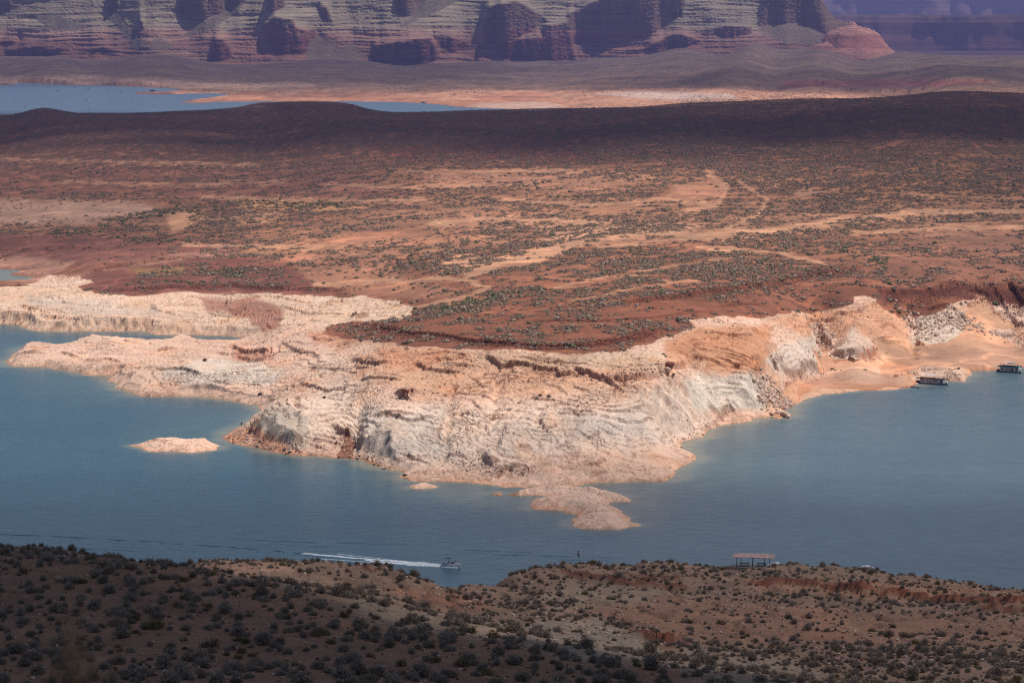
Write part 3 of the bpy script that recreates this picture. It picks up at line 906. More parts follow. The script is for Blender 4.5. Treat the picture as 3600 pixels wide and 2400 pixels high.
def rpaint(poly, col, feather=14, s=1.0):
    m = pmask(poly, feather) * s
    RM[...] = RM * (1 - m[..., None]) + m[..., None] * alb(*col)


rpaint([(-700, 980), (700, 1000), (1200, 1030), (1460, 1050), (1460, 1140), (1100, 1150), (850, 1180), (-700, 1180)], (238, 204, 176), 20)
rpaint([(700, 1050), (900, 1045), (1000, 1095), (985, 1150), (930, 1165), (850, 1115), (730, 1092)], (184, 124, 104), 10, 0.85)
rpaint([(1080, 1160), (1250, 1180), (1500, 1225), (1300, 1240), (1100, 1200)], (214, 140, 106), 16, .8)
rpaint([(820, 1225), (960, 1225), (960, 1275), (820, 1275)], (214, 140, 110), 14, .7)
rpaint([(100, 1040), (350, 1050), (560, 1080), (560, 1110), (300, 1100), (80, 1080)], (216, 200, 186), 18, .7)
rpaint([(1150, 1200), (1500, 1200), (1900, 1260), (2200, 1290), (2300, 1340), (1900, 1400), (1500, 1390), (1250, 1320)], (232, 182, 148), 34)
rpaint([(1700, 1240), (2100, 1240), (2330, 1230), (2330, 1300), (1900, 1290), (1650, 1270)], (222, 186, 154), 14, .8)
rpaint([(2330, 1200), (2450, 1150), (2700, 1140), (2720, 1260), (2680, 1310), (2450, 1310), (2350, 1280)], (228, 164, 122), 14)
rpaint([(2700, 1120), (3100, 1060), (3200, 1130), (3200, 1200), (3000, 1190), (2850, 1180)], (234, 176, 138), 14)
rpaint([(560, 1290), (760, 1255), (1000, 1300), (960, 1350), (700, 1350), (560, 1340)], (228, 214, 200), 16)
rpaint([(885, 1500), (950, 1430), (1130, 1380), (1180, 1330), (1160, 1350), (1230, 1350), (1260, 1430), (1500, 1430), (1800, 1430), (2100, 1440), (2380, 1340), (2480, 1450), (2490, 1520), (2300, 1570), (2000, 1590),
        (1800, 1640), (1500, 1640), (1300, 1620), (1250, 1530), (1100, 1540), (1040, 1575)], (238, 216, 198), 34, .9)
rpaint([(1280, 1450), (1560, 1440), (1560, 1600), (1300, 1600)], (212, 202, 192), 30, .8)
rpaint([(1950, 1460), (2250, 1450), (2300, 1530), (2000, 1540)], (212, 202, 192), 26, .8)
rpaint([(2400, 1330), (2690, 1320), (2690, 1440), (2440, 1440)], (224, 214, 198), 10)
rpaint([(2690, 1270), (2740, 1220), (2870, 1170), (2890, 1300), (2760, 1310)], (228, 212, 198), 12)
rpaint([(2925, 1230), (3000, 1150), (3080, 1240), (2950, 1265)], (228, 206, 190), 10)
rpaint([(3220, 1110), (3400, 1090), (3400, 1200), (3210, 1215)], (226, 208, 190), 12)
rpaint([(885, 1500), (930, 1440), (1000, 1430), (1080, 1460), (1080, 1560), (1020, 1580)], (204, 194, 180), 8, .9)
rpaint([(1500, 1700), (1900, 1720), (2400, 1690), (2460, 1600), (2300, 1600), (1900, 1660), (1600, 1650), (1450, 1660)], (234, 196, 172), 12, .8)
rpaint([(760, 1520), (900, 1500), (1040, 1580), (1300, 1620), (1300, 1650), (900, 1590), (760, 1560)], (230, 178, 148), 8)
rpaint([(1600, 1230), (1300, 1225), (1380, 1300), (1500, 1290)], (214, 138, 98), 14, .5)

n_big = fbm(Xw / 55, Yw / 110, 4, 81)
n_med = fbm(Xw / 16, Yw / 30, 4, 85)
n_fin = fbm(Xw / 4, Yw / 7, 3, 89)
wpx = px1 + 26 * fbm(Xw / 30, Yw / 70, 3, 91) + 6 * n_fin
wpy = py1 + 20 * fbm(Xw / 22, Yw / 50, 4, 94) * np.clip((py1 - 300) / 300, 0.1, 1) + 3 * n_fin * np.clip((py1 - 300) / 300, 0.1, 1)
colG = bilerp(CM, PU, PV, wpx, wpy)
colR = bilerp(RM, PU, PV, wpx, wpy)
# streaked soils
st = fbm(Xw / 300 + 0.3 * n_big, Yw / 90, 4, 97)
colG = colG * (1 + 0.24 * n_big + 0.26 * n_med + 0.30 * st)[..., None]
wash = np.abs(perlin(Xw / 150 + 0.7 * fbm(Xw / 90, Yw / 120, 3, 531), Yw / 210 + 0.5 * fbm(Xw / 80, Yw / 90, 2, 534), 536))
wash = np.minimum(wash, 1.3 * np.abs(perlin(Xw / 60 + 0.6 * fbm(Xw / 50, Yw / 60, 3, 541), Yw / 150, 544)))
wash = (1 - sstep(0.02, 0.085, wash)) * (V < 1330) * (V > 380)
colG = colG * (1 + wash[..., None] * np.array([0.42, 0.34, 0.28]))
farm = sstep(440, 330, V)
colG = colG * (1 + farm * (0.55 * fbm(Xw / 160, Yw / 330, 4, 551) + 0.35 * fbm(Xw / 28, Yw / 150, 3, 555)) * 1.2)[..., None]
midm = sstep(330, 420, V) * sstep(760, 620, V)
fleck = fbm(Xw / 13, Yw / 60, 3, 561)
colG = colG * (1 + midm * (0.55 * sstep(0.12, 0.42, fleck) - 0.25 * sstep(0.0, 0.4, -fleck) - 0.10))[..., None]
redder = np.clip(st + 0.5 * n_big, 0, 1)[..., None]
colG = colG * (1 - redder * np.array([0.10, 0.20, 0.22]))
# rock: iron-stained patches, bleached patches, thin dark beds, and shade painted on step and ledge faces
gz = np.gradient(hf, axis=0) / np.maximum(np.abs(np.gradient(Yw, axis=0)), 1e-3)
slope = np.abs(gz)
stain = sstep(0.0, 0.5, fbm(Xw / 24, Yw / 45, 4, 521) + 0.5 * n_med)[..., None]
colR = colR * (1 - stain * np.array([0.03, 0.12, 0.20]))
bleach = sstep(0.1, 0.5, -n_big + 0.4 * n_fin)[..., None] * sstep(2, 8, hf)[..., None]
colR = colR * (1 - 0.4 * bleach) + 0.4 * bleach * alb(236, 220, 206)
colR = colR * (1 + 0.14 * n_med + 0.10 * n_fin)[..., None]
bed = np.abs(perlin((hf + tilt2) * 1.3, (Xw + Yw) / 30, 99))
bed2 = np.abs(perlin((hf * 1.5 + 0.5 * tilt2 + 0.2 * Xw) * 0.8, (Xw - Yw) / 24, 98))
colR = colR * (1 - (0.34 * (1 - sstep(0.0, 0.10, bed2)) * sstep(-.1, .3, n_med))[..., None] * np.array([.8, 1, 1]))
colR = colR * (1 - np.clip(0.9 * ris1 + 0.8 * ris2, 0, 1)[..., None] * np.array([0.42, 0.50, 0.52]))  # risers of the steps painted darker, standing in for their shade
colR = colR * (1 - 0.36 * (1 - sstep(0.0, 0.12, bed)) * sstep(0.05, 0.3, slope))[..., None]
varn = sstep(0.25, 0.6, fbm(Xw / 5, hf / 9, 3, 101)) * sstep(0.5, 1.2, slope)
colR = colR * (1 - 0.25 * varn)[..., None]
colR = colR * (1 - (np.clip(rledge, 0, 1) * (0.7 + 0.3 * n_fin))[..., None] * np.array([0.42, 0.52, 0.55]))  # undercut shade put into the colour along each ledge face
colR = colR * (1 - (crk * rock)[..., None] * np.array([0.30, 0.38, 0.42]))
colR = colR * np.array([1.03, 0.955, 0.905]) * (1 + 0.10 * (ISd > -2))[..., None]
colG = colG * np.array([0.91, 0.90, 0.88])
wet = (1 - sstep(0.1, 1.3, hf + 0.5 * n_fin))[..., None]
colR = colR * (1 - wet * np.array([0.12, 0.22, 0.30]))
rk = sstep(0.35, 0.65, rock)[..., None]
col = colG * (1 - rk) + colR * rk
fr = np.clip(farrock, 0, 1)[..., None] * 0.7
col = col * (1 - fr) + fr * alb(225, 190, 172)
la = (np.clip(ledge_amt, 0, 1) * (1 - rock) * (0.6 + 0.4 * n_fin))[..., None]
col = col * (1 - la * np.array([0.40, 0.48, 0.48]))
wetg = (1 - sstep(0.0, 0.7, hf))[..., None] * (1 - rk)
col = col * (1 - wetg * np.array([0.25, 0.42, 0.5]))
col = np.clip(col, 0.01, 0.9)

PT = np.stack([Xw, Yw, hf], -1)


def fkeep(mask_v):
    return mask_v[:-1, :-1] | mask_v[1:, :-1] | mask_v[:-1, 1:] | mask_v[1:, 1:]


isl_v = (ISd > -6) & (sd < 0)
kall = fkeep(hf > -1.2)
isf = isl_v[:-1, :-1] & isl_v[1:, 1:]
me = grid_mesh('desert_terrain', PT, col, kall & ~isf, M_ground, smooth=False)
ter = new_obj('terrain', me)
tag(ter, 'pale rock peninsula and red scrub plain beyond the lake', kind='structure')
isl_names = [('rock_island', 'low smooth pale pink rock island left of the white bluff', ISLE1),
             ('rock_island', 'chain of flat pale rock islets off the tip of the peninsula', ISLE2),
             ('rock_island', 'tiny half drowned rock shelf close under the peninsula shore', ISLE3),
             ('rock_island', 'smallest pale rock just breaking the water left of the islet chain', ISLE4)]
for nm, lb, poly in isl_names:
    cx = [p[0] for p in poly]
    cy = [p[1] for p in poly]
    m = isf & (Xw[:-1, :-1] > min(cx) - 7) & (Xw[:-1, :-1] < max(cx) + 7) & (Yw[:-1, :-1] > min(cy) - 8) & (Yw[:-1, :-1] < max(cy) + 8)
    m &= (poly_sd(poly, Xw, Yw)[:-1, :-1] > -8) if poly is not ISLE2 else True
    o = new_obj(nm, grid_mesh(nm, PT, col, m & kall, M_rockT, smooth=False))
    tag(o, lb, 'rock island')

# outer ground, reaching the horizon
def ring_ground():
    a = np.linspace(-9000, 9000, 90)
    D = np.concatenate([np.linspace(16500, 20000, 6), np.linspace(24000, 90000, 12)])
    AA, DD = np.meshgrid(a, D)
    X = AA / F * DD
    Zz = 22 + 8 * fbm(X / 3000, DD / 3000, 3, 111) - 20 * (DD < 17500)
    Pp = np.stack([X, DD, Zz], -1)
    c = np.zeros(Pp.shape) + alb(170, 120, 100)
    return grid_mesh('far_plain', Pp, c, None, M_ground)


tag(new_obj('far_plain', ring_ground()), 'far desert floor running to the horizon', kind='structure')
# flanks of the terrain outside the picture
for sgn in (-1, 1):
    a = np.linspace(2340, 9000, 60) * sgn
    v = np.concatenate([np.arange(222, 600, 8.0), np.arange(600, 1900, 25.0)])[::-1]
    AA, VW = np.meshgrid(a if sgn > 0 else a[::-1], v)
    Dd = H * F / (VW - YH)
    Xx = AA / F * Dd
    edge = bilerp(HB, US, VS, np.clip(AA, -2350, 2350), VW)
    e_sd = poly_sd(LAND, Xx, Dd)
    zz = edge + 3 * fbm(Xx / 200, Dd / 200, 3, 121)
    if sgn > 0:
        zz = np.where(VW > 1262, -3, np.maximum(zz, 1.0))
    else:
        zz = np.where(VW > 1125, -3, np.maximum(zz, 0.6))
        zz = np.where((VW > 296) & (VW < 404), -3, zz)
    cc_ = np.zeros(AA.shape + (3,)) + alb(180, 125, 98)
    tag(new_obj('terrain_flank', grid_mesh('terrain_flank', np.stack([Xx, Dd, zz], -1), cc_, fkeep(zz > -2), M_ground)), 'desert country continuing to the side', kind='structure')

# ------------------------------------------------------------------ water
a = np.linspace(-9000, 9000, 120)
a = np.unique(np.concatenate([a, np.linspace(-2350, 2350, 420)]))
v = np.concatenate([np.arange(250, 520, 4.0), np.arange(520, 1080, 14.0), np.arange(1080, 2400, 3.4), np.arange(2400, 4200, 60)])[::-1]
AA, VW = np.meshgrid(a, v)
Yq = H * F / (VW - YH)
Xq = AA / F * Yq
wsd = poly_sd(LAND, Xq, Yq)
sh = sstep(-14, 0, wsd + 7 * fbm(Xq / 25, Yq / 50, 3, 131))
sh2 = sstep(-75, 0, wsd + 20 * fbm(Xq / 60, Yq / 90, 3, 133))
for poly in (ISLE1, ISLE2, ISLE3, ISLE4):
    sh = np.maximum(sh, sstep(-9, 0, poly_sd(poly, Xq, Yq) + 3 * fbm(Xq / 15, Yq / 30, 3, 134)))
shl = poly_sd(SHALLOW, Xq, Yq)
sh = np.maximum(sh, 0.55 * sstep(-12, 14, shl + 16 * fbm(Xq / 14, Yq / 30, 3, 135)))
sh2 = np.maximum(sh2, 0.8 * sstep(-25, 10, shl))
pxw, pyw = project(Xq, Yq, Yq * 0)
right = sstep(900, 3000, pxw)[..., None]
near_c = np.array((0.025, 0.076, 0.108)) * (1 - right) + right * np.array((0.075, 0.115, 0.138))
farw = sstep(520, 420, pyw)[..., None]
wc = near_c * (1 - farw) + farw * np.array((0.075, 0.105, 0.20))
wc = wc * (1 - 0.42 * sh2[..., None]) + 0.42 * sh2[..., None] * np.array((0.085, 0.14, 0.135))
s3 = (0.6 * sh ** 1.5)[..., None] * (1 - farw)
wc = wc * (1 - s3) + s3 * np.array((0.26, 0.24, 0.17))
# dark swell lines trailing behind the speedboat
me = grid_mesh('lake', np.stack([Xq, Yq, np.zeros_like(Xq)], -1), wc, None, M_water)
tag(new_obj('water', me), 'blue green reservoir water', kind='structure')

# ------------------------------------------------------------------ foreground hills
FG = []


def fgp(px, py, D):
    x, y, z = unproj_d(px, py, D)
    FG.append(((px - 1800) / 1000, math.log(D) * 4, z))


def fgd(px, D, z):
    FG.append(((px - 1800) / 1000, math.log(D) * 4, z))


for t in [(-400, 1925, 430), (0, 1932, 420), (150, 1940, 420), (300, 1960, 410), (450, 1978, 400), (620, 1992, 390), (800, 2025, 370), (1000, 2085, 350), (1150, 2150, 330),
          (1300, 2205, 320), (1600, 2245, 310), (1900, 2285, 300), (2200, 2330, 300), (2600, 2400, 290), (3000, 2440, 285),
          (0, 2150, 330), (600, 2150, 325), (0, 2400, 262), (600, 2400, 262), (1200, 2400, 262), (1200, 2290, 295), (1800, 2405, 268), (2400, 2470, 262), (3200, 2540, 262),
          (3900, 2540, 262), (-400, 2200, 320), (-400, 2400, 262),
          (640, 1978, 620), (900, 1980, 600), (1100, 1986, 590), (1340, 1992, 580), (1450, 2022, 575), (1530, 2046, 570), (1600, 2060, 600),
          (900, 2035, 520), (1200, 2065, 530), (1400, 2120, 500), (1300, 2155, 470), (1550, 2185, 450), (1750, 2210, 430), (1700, 2130, 520), (1650, 2090, 580),
          (1750, 2044, 660), (1900, 2002, 690), (2100, 1985, 710), (2400, 1980, 730), (2500, 1992, 745), (2580, 2006, 760), (2650, 2024, 760), (2710, 2012, 755), (2770, 1985, 735),
          (2900, 1986, 740), (3100, 2002, 740), (3200, 2017, 740), (3450, 2057, 730), (3600, 2084, 720), (3900, 2125, 700),
          (2100, 2060, 640), (2400, 2075, 640), (2700, 2070, 670), (3000, 2085, 655), (3300, 2115, 640), (3600, 2135, 620), (3600, 2200, 575), (2500, 2150, 565),
          (2000, 2150, 545), (3000, 2160, 590), (2300, 2240, 490), (2800, 2250, 500), (3300, 2260, 505), (3600, 2285, 490), (2450, 2310, 440), (3000, 2340, 445), (3500, 2350, 435),
          (3000, 2400, 415), (3600, 2400, 415), (2000, 2200, 480), (2100, 2270, 430), (2700, 2280, 470), (2250, 2120, 590)]:
    fgp(*t)
for px, z in ((-400, 108), (0, 107), (300, 105), (620, 110)):
    fgd(px, 500, z)
for px, z in ((900, 121), (1100, 124)):
    fgd(px, 430, z)
for px, D_, z in ((1600, 640, 84), (1600, 700, 70), (1500, 680, 73), (1700, 720, 70), (1700, 800, 55), (1400, 700, 70), (1500, 610, 90)):
    fgd(px, D_, z)
for px in (-400, 0, 300):
    fgd(px, 620, 84)
for px, z in ((-400, 45), (0, 45), (600, 50), (1000, 50), (1400, 45), (1600, 42), (2000, 45), (2500, 48), (3000, 46), (3600, 30), (4000, 25)):
    fgd(px, 880, z)
for px in (-400, 400, 1200, 2000, 2800, 3600, 4000):
    fgd(px, 1060, -3)
    fgd(px, 1200, -16)
    fgd(px, 4, 194.3)
    fgd(px, 9, 193.4)
    fgd(px, 25, 190)
    fgd(px, 60, 182.0)
    fgd(px, 120, 168.5)
    fgd(px, 200, 153.0)
rf = RBF([(p[0], p[1]) for p in FG], [p[2] for p in FG], c=0.12, lam=0.001)
aF = np.linspace(-2350, 2350, 760)
DF = np.concatenate([np.array([3, 5, 8, 12, 18, 25, 35, 50, 70, 95, 125, 160, 200, 225, 240]), np.linspace(250, 460, 170), np.linspace(462, 800, 230), np.linspace(805, 1150, 40)])
uc = np.linspace(-2.4, 2.4, 240)
vc = np.linspace(math.log(2.5) * 4, math.log(1200) * 4, 420)
UC, VC = np.meshgrid(uc, vc)
HF_ = rf(UC, VC)


def fg_base(X, Y):
    a = F * X / Y
    return bilerp(HF_, uc, vc, a / 1000, np.log(Y) * 4)


AF, DDf = np.meshgrid(aF, DF)
Xf = AF / F * DDf
Yf = DDf
hfg = fg_base(Xf, Yf)
ndet = sstep(60, 200, Yf)
hfg = hfg + ndet * (1.0 * fbm(Xf / 30, Yf / 45, 3, 141) + 0.45 * fbm(Xf / 8, Yf / 10, 3, 144) + 0.10 * perlin(Xf / 1.7, Yf / 1.7, 147))
# gullies on the orange slope
gul = np.abs(perlin((Xf + 4 * fbm(Xf / 15, Yf / 15, 2, 150)) / 9, Yf / 60, 148))
hfg = hfg - ndet * 0.8 * (1 - sstep(0, 0.25, gul)) * sstep(430, 520, Yf)
fledge = np.zeros(Xf.shape)
for line, D0, hh, L in [([(2660, 2052), (2760, 2052), (2850, 2058), (2950, 2072), (3030, 2086)], 675, 1.3, 14), ([(3065, 2086), (3180, 2090), (3300, 2108), (3420, 2118), (3600, 2132), (4100, 2150)], 650, 1.5, 14),
                        ([(1980, 2022), (2150, 2026), (2300, 2034), (2380, 2046)], 670, 1.0, 10), ([(1225, 2012), (1300, 2008), (1375, 2016)], 560, 0.4, 10), ([(2160, 2056), (2300, 2064), (2400, 2072)], 645, 1.4, 8),
                        ([(2270, 2262), (2310, 2252), (2360, 2258)], 480, 1.8, 5), ([(3480, 2148), (3650, 2156), (4100, 2170)], 610, 1.5, 8)]:
    W = []
    for px, py in line:
        # find where the bare slope is seen at this pixel
        Ds = np.linspace(D0 - 40, D0 + 40, 200)
        xx = (px - 1800) / F * Ds
        zz = fg_base(xx, Ds)
        pyy = project(xx, Ds, zz)[1]
        W.append((xx[np.argmin(np.abs(pyy - py))], Ds[np.argmin(np.abs(pyy - py))]))
    d = line_sd(W, Xf, Yf) + 1.6 * fbm(Xf / 5, Yf / 5, 3, 151)
    e = 1 - sstep(0, 6, np.maximum(W[0][0] - Xf, Xf - W[-1][0]))
    e = np.where(np.abs(d) < 60, e, 0)
    hfg += hh * sstep(-hh * 0.45, 0, d) * np.exp(-np.maximum(d, 0) / L) * e
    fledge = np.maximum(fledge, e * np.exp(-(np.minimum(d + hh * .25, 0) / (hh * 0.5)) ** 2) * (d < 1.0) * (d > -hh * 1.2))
# a levelled pad under the shelter
SHX, SHY, SHZ = unproj_d(2652, 1991, 772)
pad = np.exp(-(((Xf - SHX) / 6.8) ** 4 + ((Yf - SHY) / 7) ** 4))
hfg = hfg * (1 - pad) + (SHZ - 0.10) * pad
hfg = np.where(Yf < 256, np.minimum(hfg, H - 0.1945 * Yf - np.interp(Yf, [0, 10, 60, 256], [1.0, 1.2, 1.6, .3])), hfg)
pxf, pyf = project(Xf, Yf, hfg)
FM = np.zeros(PUU.shape + (3,), np.float32) + alb(158, 120, 98)


def fpaint(poly, col, feather=20, s=1.0):
    m = pmask(poly, feather) * s
    FM[...] = FM * (1 - m[..., None]) + m[..., None] * alb(*col)


fpaint([(-700, 1900), (620, 1985), (1000, 2080), (1300, 2200), (2000, 2290), (2600, 2400), (2600, 2500), (-700, 2500)], (168, 118, 88), 14)
fpaint([(680, 1975), (1000, 1975), (1050, 2000), (800, 2040), (700, 2010)], (205, 150, 120), 12, .8)
fpaint([(1350, 2060), (1600, 2080), (1750, 2130), (1600, 2150), (1450, 2120)], (176, 108, 80), 20, .7)
fpaint([(1200, 2080), (1500, 2140), (1700, 2190), (1500, 2210), (1300, 2180)], (170, 142, 118), 20, .7)
fpaint([(1650, 2200), (1750, 2190), (1800, 2230), (1680, 2240)], (200, 160, 130), 14, .8)
fpaint([(1850, 2190), (2100, 2170), (2230, 2230), (2400, 2330), (2100, 2330), (1850, 2280)], (172, 146, 124), 18, .9)
fpaint([(2050, 2130), (2250, 2100), (2600, 2110), (3000, 2150), (3500, 2170), (4200, 2180), (4200, 2290), (3200, 2265), (2800, 2260), (2500, 2250), (2250, 2210)], (172, 118, 92), 30, .8)
fpaint([(2800, 2140), (2990, 2145), (3000, 2250), (2850, 2250)], (190, 126, 94), 24, .5)
fpaint([(2000, 2050), (2350, 2060), (2300, 2110), (2000, 2140), (1850, 2120)], (170, 140, 116), 18, .7)
fpaint([(2400, 2270), (2700, 2290), (3000, 2400), (2400, 2400)], (164, 138, 116), 20, .7)
fpaint([(2250, 2225), (2400, 2235), (2450, 2260), (2350, 2280)], (150, 84, 64), 12, .7)
fpaint([(2600, 2030), (3100, 2040), (4200, 2120), (4200, 2150), (3000, 2100), (2650, 2070)], (196, 130, 98), 14, .6)
wq = pxf + 14 * fbm(Xf / 6, Yf / 10, 3, 161)
wr = pyf + 8 * fbm(Xf / 6, Yf / 10, 3, 164)
colF = bilerp(FM, PU, PV, wq, wr)
colF = colF * (1 + 0.22 * fbm(Xf / 14, Yf / 20, 4, 167) + 0.16 * fbm(Xf / 1.5, Yf / 2.5, 2, 171))[..., None]
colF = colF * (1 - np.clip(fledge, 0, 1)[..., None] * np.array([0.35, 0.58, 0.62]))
colF = np.clip(colF * 0.86 * np.array([0.97, 1.01, 1.0]), 0.01, 0.8)
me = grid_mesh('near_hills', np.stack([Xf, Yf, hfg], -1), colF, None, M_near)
tag(new_obj('hillside', me), 'brown stony hills with shrubs on the near shore', kind='structure')

# ------------------------------------------------------------------ the big mesa (a wall described by how far it leans back at each height)
dark_walls = [
    [(-60, -60), (51, -60), (51, 10), (25, 55), (-60, 60)], [(378, -60), (428, -60), (423, 41), (400, 43), (383, 25)], [(495, 70), (510, 76), (510, 110), (497, 97)],
    [(627, -60), (867, -60), (867, 10), (816, 36), (725, 74), (678, 76), (633, 46)], [(944, -60), (1005, -60), (1005, 25), (960, 50), (940, 40)],
    [(969, 60), (1030, 70), (1050, 102), (1082, 168), (1070, 192), (969, 190), (934, 138), (923, 97)], [(765, 140), (786, 138), (811, 168), (826, 204), (775, 214), (735, 209), (750, 168)],
    [(1122, 30), (1153, 26), (1168, 56), (1173, 86), (1138, 76)], [(1389, -60), (1486, -60), (1480, 46), (1455, 64), (1414, 56), (1394, 41)],
    [(1317, 158), (1404, 146), (1516, 133), (1547, 204), (1486, 228), (1404, 232), (1307, 206)], [(1526, 128), (1588, 128), (1649, 160), (1598, 189), (1537, 150)],
    [(1715, 26), (1812, 5), (1878, 41), (1924, 76), (1878, 104), (1812, 140), (1731, 155), (1700, 143), (1700, 92)],
    [(1761, 148), (1899, 128), (1909, 168), (1873, 218), (1812, 218), (1756, 194), (1746, 163)], [(1914, 92), (2001, 80), (2010, 153), (2025, 212), (1873, 216), (1889, 179)],
    [(1996, 52), (2118, -5), (2200, -60), (2420, -60), (2400, 51), (2322, 102), (2261, 138), (2169, 153), (2016, 153), (2001, 102)],
    [(2343, 125), (2400, 120), (2466, 150), (2400, 166), (2236, 182), (2297, 153)], [(2675, 51), (2701, -60), (3100, -60), (3100, 130), (2941, 122), (2900, 130), (2859, 104), (2798, 86), (2727, 91), (2686, 109), (2655, 87)],
    [(2505, 100), (2550, 92), (2640, 95), (2640, 118), (2560, 135), (2515, 125)], [(330, 168), (380, 166), (410, 178), (380, 186), (340, 182)], [(-60, 140), (70, 148), (60, 157), (-60, 158)],
    [(30, 175), (130, 165), (250, 175), (160, 195), (30, 195)], [(1050, 100), (1100, 110), (1180, 170), (1100, 190), (1075, 160)]]
LM = np.arange(-70, 260, 2.0)
LU = np.arange(-700, 3400, 3.0)
LUU, LVV = np.meshgrid(LU, LM)


def lmask(poly, feather=5):
    return sstep(-feather, feather, poly_sd(poly, LUU, LVV))


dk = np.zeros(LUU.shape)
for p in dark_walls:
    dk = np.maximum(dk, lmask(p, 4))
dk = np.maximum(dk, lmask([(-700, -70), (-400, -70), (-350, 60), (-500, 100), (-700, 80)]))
talus = np.zeros(LUU.shape)
for p in [[(370, 30), (400, 30), (520, 150), (480, 175), (430, 110)], [(800, 36), (867, 12), (830, 50), (700, 125), (640, 130)], [(2655, 100), (2727, 88), (2798, 84), (2859, 98), (2895, 125), (2890, 165), (2750, 150)],
          [(1200, 170), (1240, 155), (1300, 200), (1200, 215)], [(1090, 150), (1130, 110), (1200, 170), (1230, 215), (1080, 215)], [(1480, 0), (1620, 0), (1500, 60), (1400, 100), (1450, 60)],
          [(540, 140), (570, 130), (620, 170), (530, 180)], [(120, 60), (200, 50), (330, 100), (200, 110)]]:
    talus = np.maximum(talus, lmask(p, 5))

Uc = np.linspace(-700, 3010, 1180)
NZ = 250
ZT = 320.0
jb = np.interp(Uc, [p[0] for p in base_line] + [2250, 2400, 2500, 2650, 2800, 2900, 3010], [p[1] for p in base_line] + [192, 168, 155, 145, 152, 170, 178])
D0 = np.interp(Uc, [-700, 0, 500, 900, 1400, 2100, 2600, 3010], [16200, 15400, 15000, 15000, 15100, 15300, 15300, 15400])
zb = H - (jb - YH) * D0 / F - 50
ztop = np.interp(Uc, [-700, 2870, 2885, 2905, 2931, 2945, 2977, 2984, 2992, 3010], [ZT, ZT, 310, 268, 222, 216, 212, 188, 130, 90]) + 6 * perlin(Uc / 40, Uc * 0, 201)
tt = np.linspace(0, 1, NZ)[:, None]
ZZ = zb[None] + tt * (ztop - zb)[None]
UU2 = np.broadcast_to(Uc[None], ZZ.shape).copy()
rowpx = YH + (H - ZZ) * F / (D0[None] + 250)
ww = UU2 + 10 * fbm(UU2 / 60, ZZ / 60, 3, 203)
wv = rowpx + 5 * fbm(UU2 / 50, ZZ / 50, 3, 206)
dkv = bilerp(dk, LU, LM, ww, wv)
tlv = bilerp(talus, LU, LM, ww, wv)
# strata: hard beds stand steep, soft beds lean back
bedz = ZZ + 14 * fbm(UU2 / 260, ZZ / 160, 3, 209)
strata = (perlin(bedz / 9.0, UU2 / 240 + 3, 211) + 0.6 * perlin(bedz / 3.2, UU2 / 120, 212)) * (0.6 + 0.8 * fbm(UU2 / 120, ZZ / 60, 2, 213))
cot = 1.1 + 3.0 * strata
cot = np.clip(cot, 0.02, 3.2)
cot = cot * (1 - dkv) + dkv * (0.06 + 0.10 * strata)
cot = cot * (1 - tlv) + tlv * 1.35
dz = np.gradient(ZZ, axis=0)
wide = np.hanning(161)
wide /= wide.sum()
cw = np.apply_along_axis(lambda r: np.convolve(np.pad(r, 80, 'edge'), wide, 'valid'), 1, cot)
depw = np.cumsum(cw * dz, axis=0)
dep = np.zeros(cot.shape)
for i_ in range(1, NZ):     # above a sheer wall the slope leans back until it meets its neighbours again
    relax = 0.035 * (depw[i_] - dep[i_ - 1]) * (1 - dkv[i_]) * dz[i_]
    dep[i_] = dep[i_ - 1] + np.maximum(cot[i_] * dz[i_] + relax, 0.02 * dz[i_])
kern = np.hanning(9)
kern /= kern.sum()
dep = np.apply_along_axis(lambda r: np.convolve(np.pad(r, 4, 'edge'), kern, 'valid'), 1, dep)
# broad buttresses and alcoves, vertical joints
butt = 70 * fbm(UU2 / 170, ZZ / 700, 3, 214)
joint = 8 * np.abs(perlin(UU2 / 30, ZZ / 160, 217)) + 3 * np.abs(perlin(UU2 / 8, ZZ / 120, 218))
rough_ = 5 * fbm(UU2 / 9, ZZ / 12, 3, 219)
Dm = D0[None] + dep + butt + joint * (1 - tlv) * (0.5 + 0.5 * dkv) + rough_
# round the right-hand end of the mesa away
endr = np.clip((UU2 - (2840 + 45 * (1 - tt))) / 150, 0, 1)
Dm = Dm + 900 * (1 - np.sqrt(np.maximum(1 - endr ** 2, 0)))
Xm = (UU2 - 1800) / F * Dm
# plateau behind the rim
capD = Dm[-1][None] + np.array([60, 400, 1800])[:, None]
capX = (Uc - 1800)[None] / F * capD
capZ = np.repeat(ztop[None] + 2, 3, 0)
XX = np.concatenate([Xm, capX])
YY = np.concatenate([Dm, capD])
ZZa = np.concatenate([ZZ, capZ])
hgt = np.clip((bedz - 40) / 200, 0, 1.4)
lo = alb(188, 130, 108)
mid = alb(226, 172, 150)
hi = alb(206, 190, 160)
c1 = sstep(0.30, 0.62, hgt + 0.12 * fbm(UU2 / 200, ZZ / 50, 3, 221))[..., None]
c2 = sstep(0.58, 0.82, hgt + 0.12 * fbm(UU2 / 200, ZZ / 50, 3, 224))[..., None]
cm = (lo * (1 - c1) + mid * c1) * (1 - c2) + hi * c2
band = (perlin(bedz / 6.5, UU2 / 320, 227) + 0.6 * perlin(bedz / 2.6, UU2 / 160, 229)) * (0.55 + 1.2 * fbm(UU2 / 90, ZZ / 50, 3, 228))
cm = cm * (1 + 0.75 * band)[..., None]
wh = sstep(0.15, 0.5, perlin(bedz / 8, UU2 / 420, 231))[..., None]
cm = cm * (1 - 0.35 * wh) + 0.35 * wh * alb(222, 200, 180)
cm = cm * (1 + 0.14 * fbm(UU2 / 40, ZZ / 30, 3, 233))[..., None]
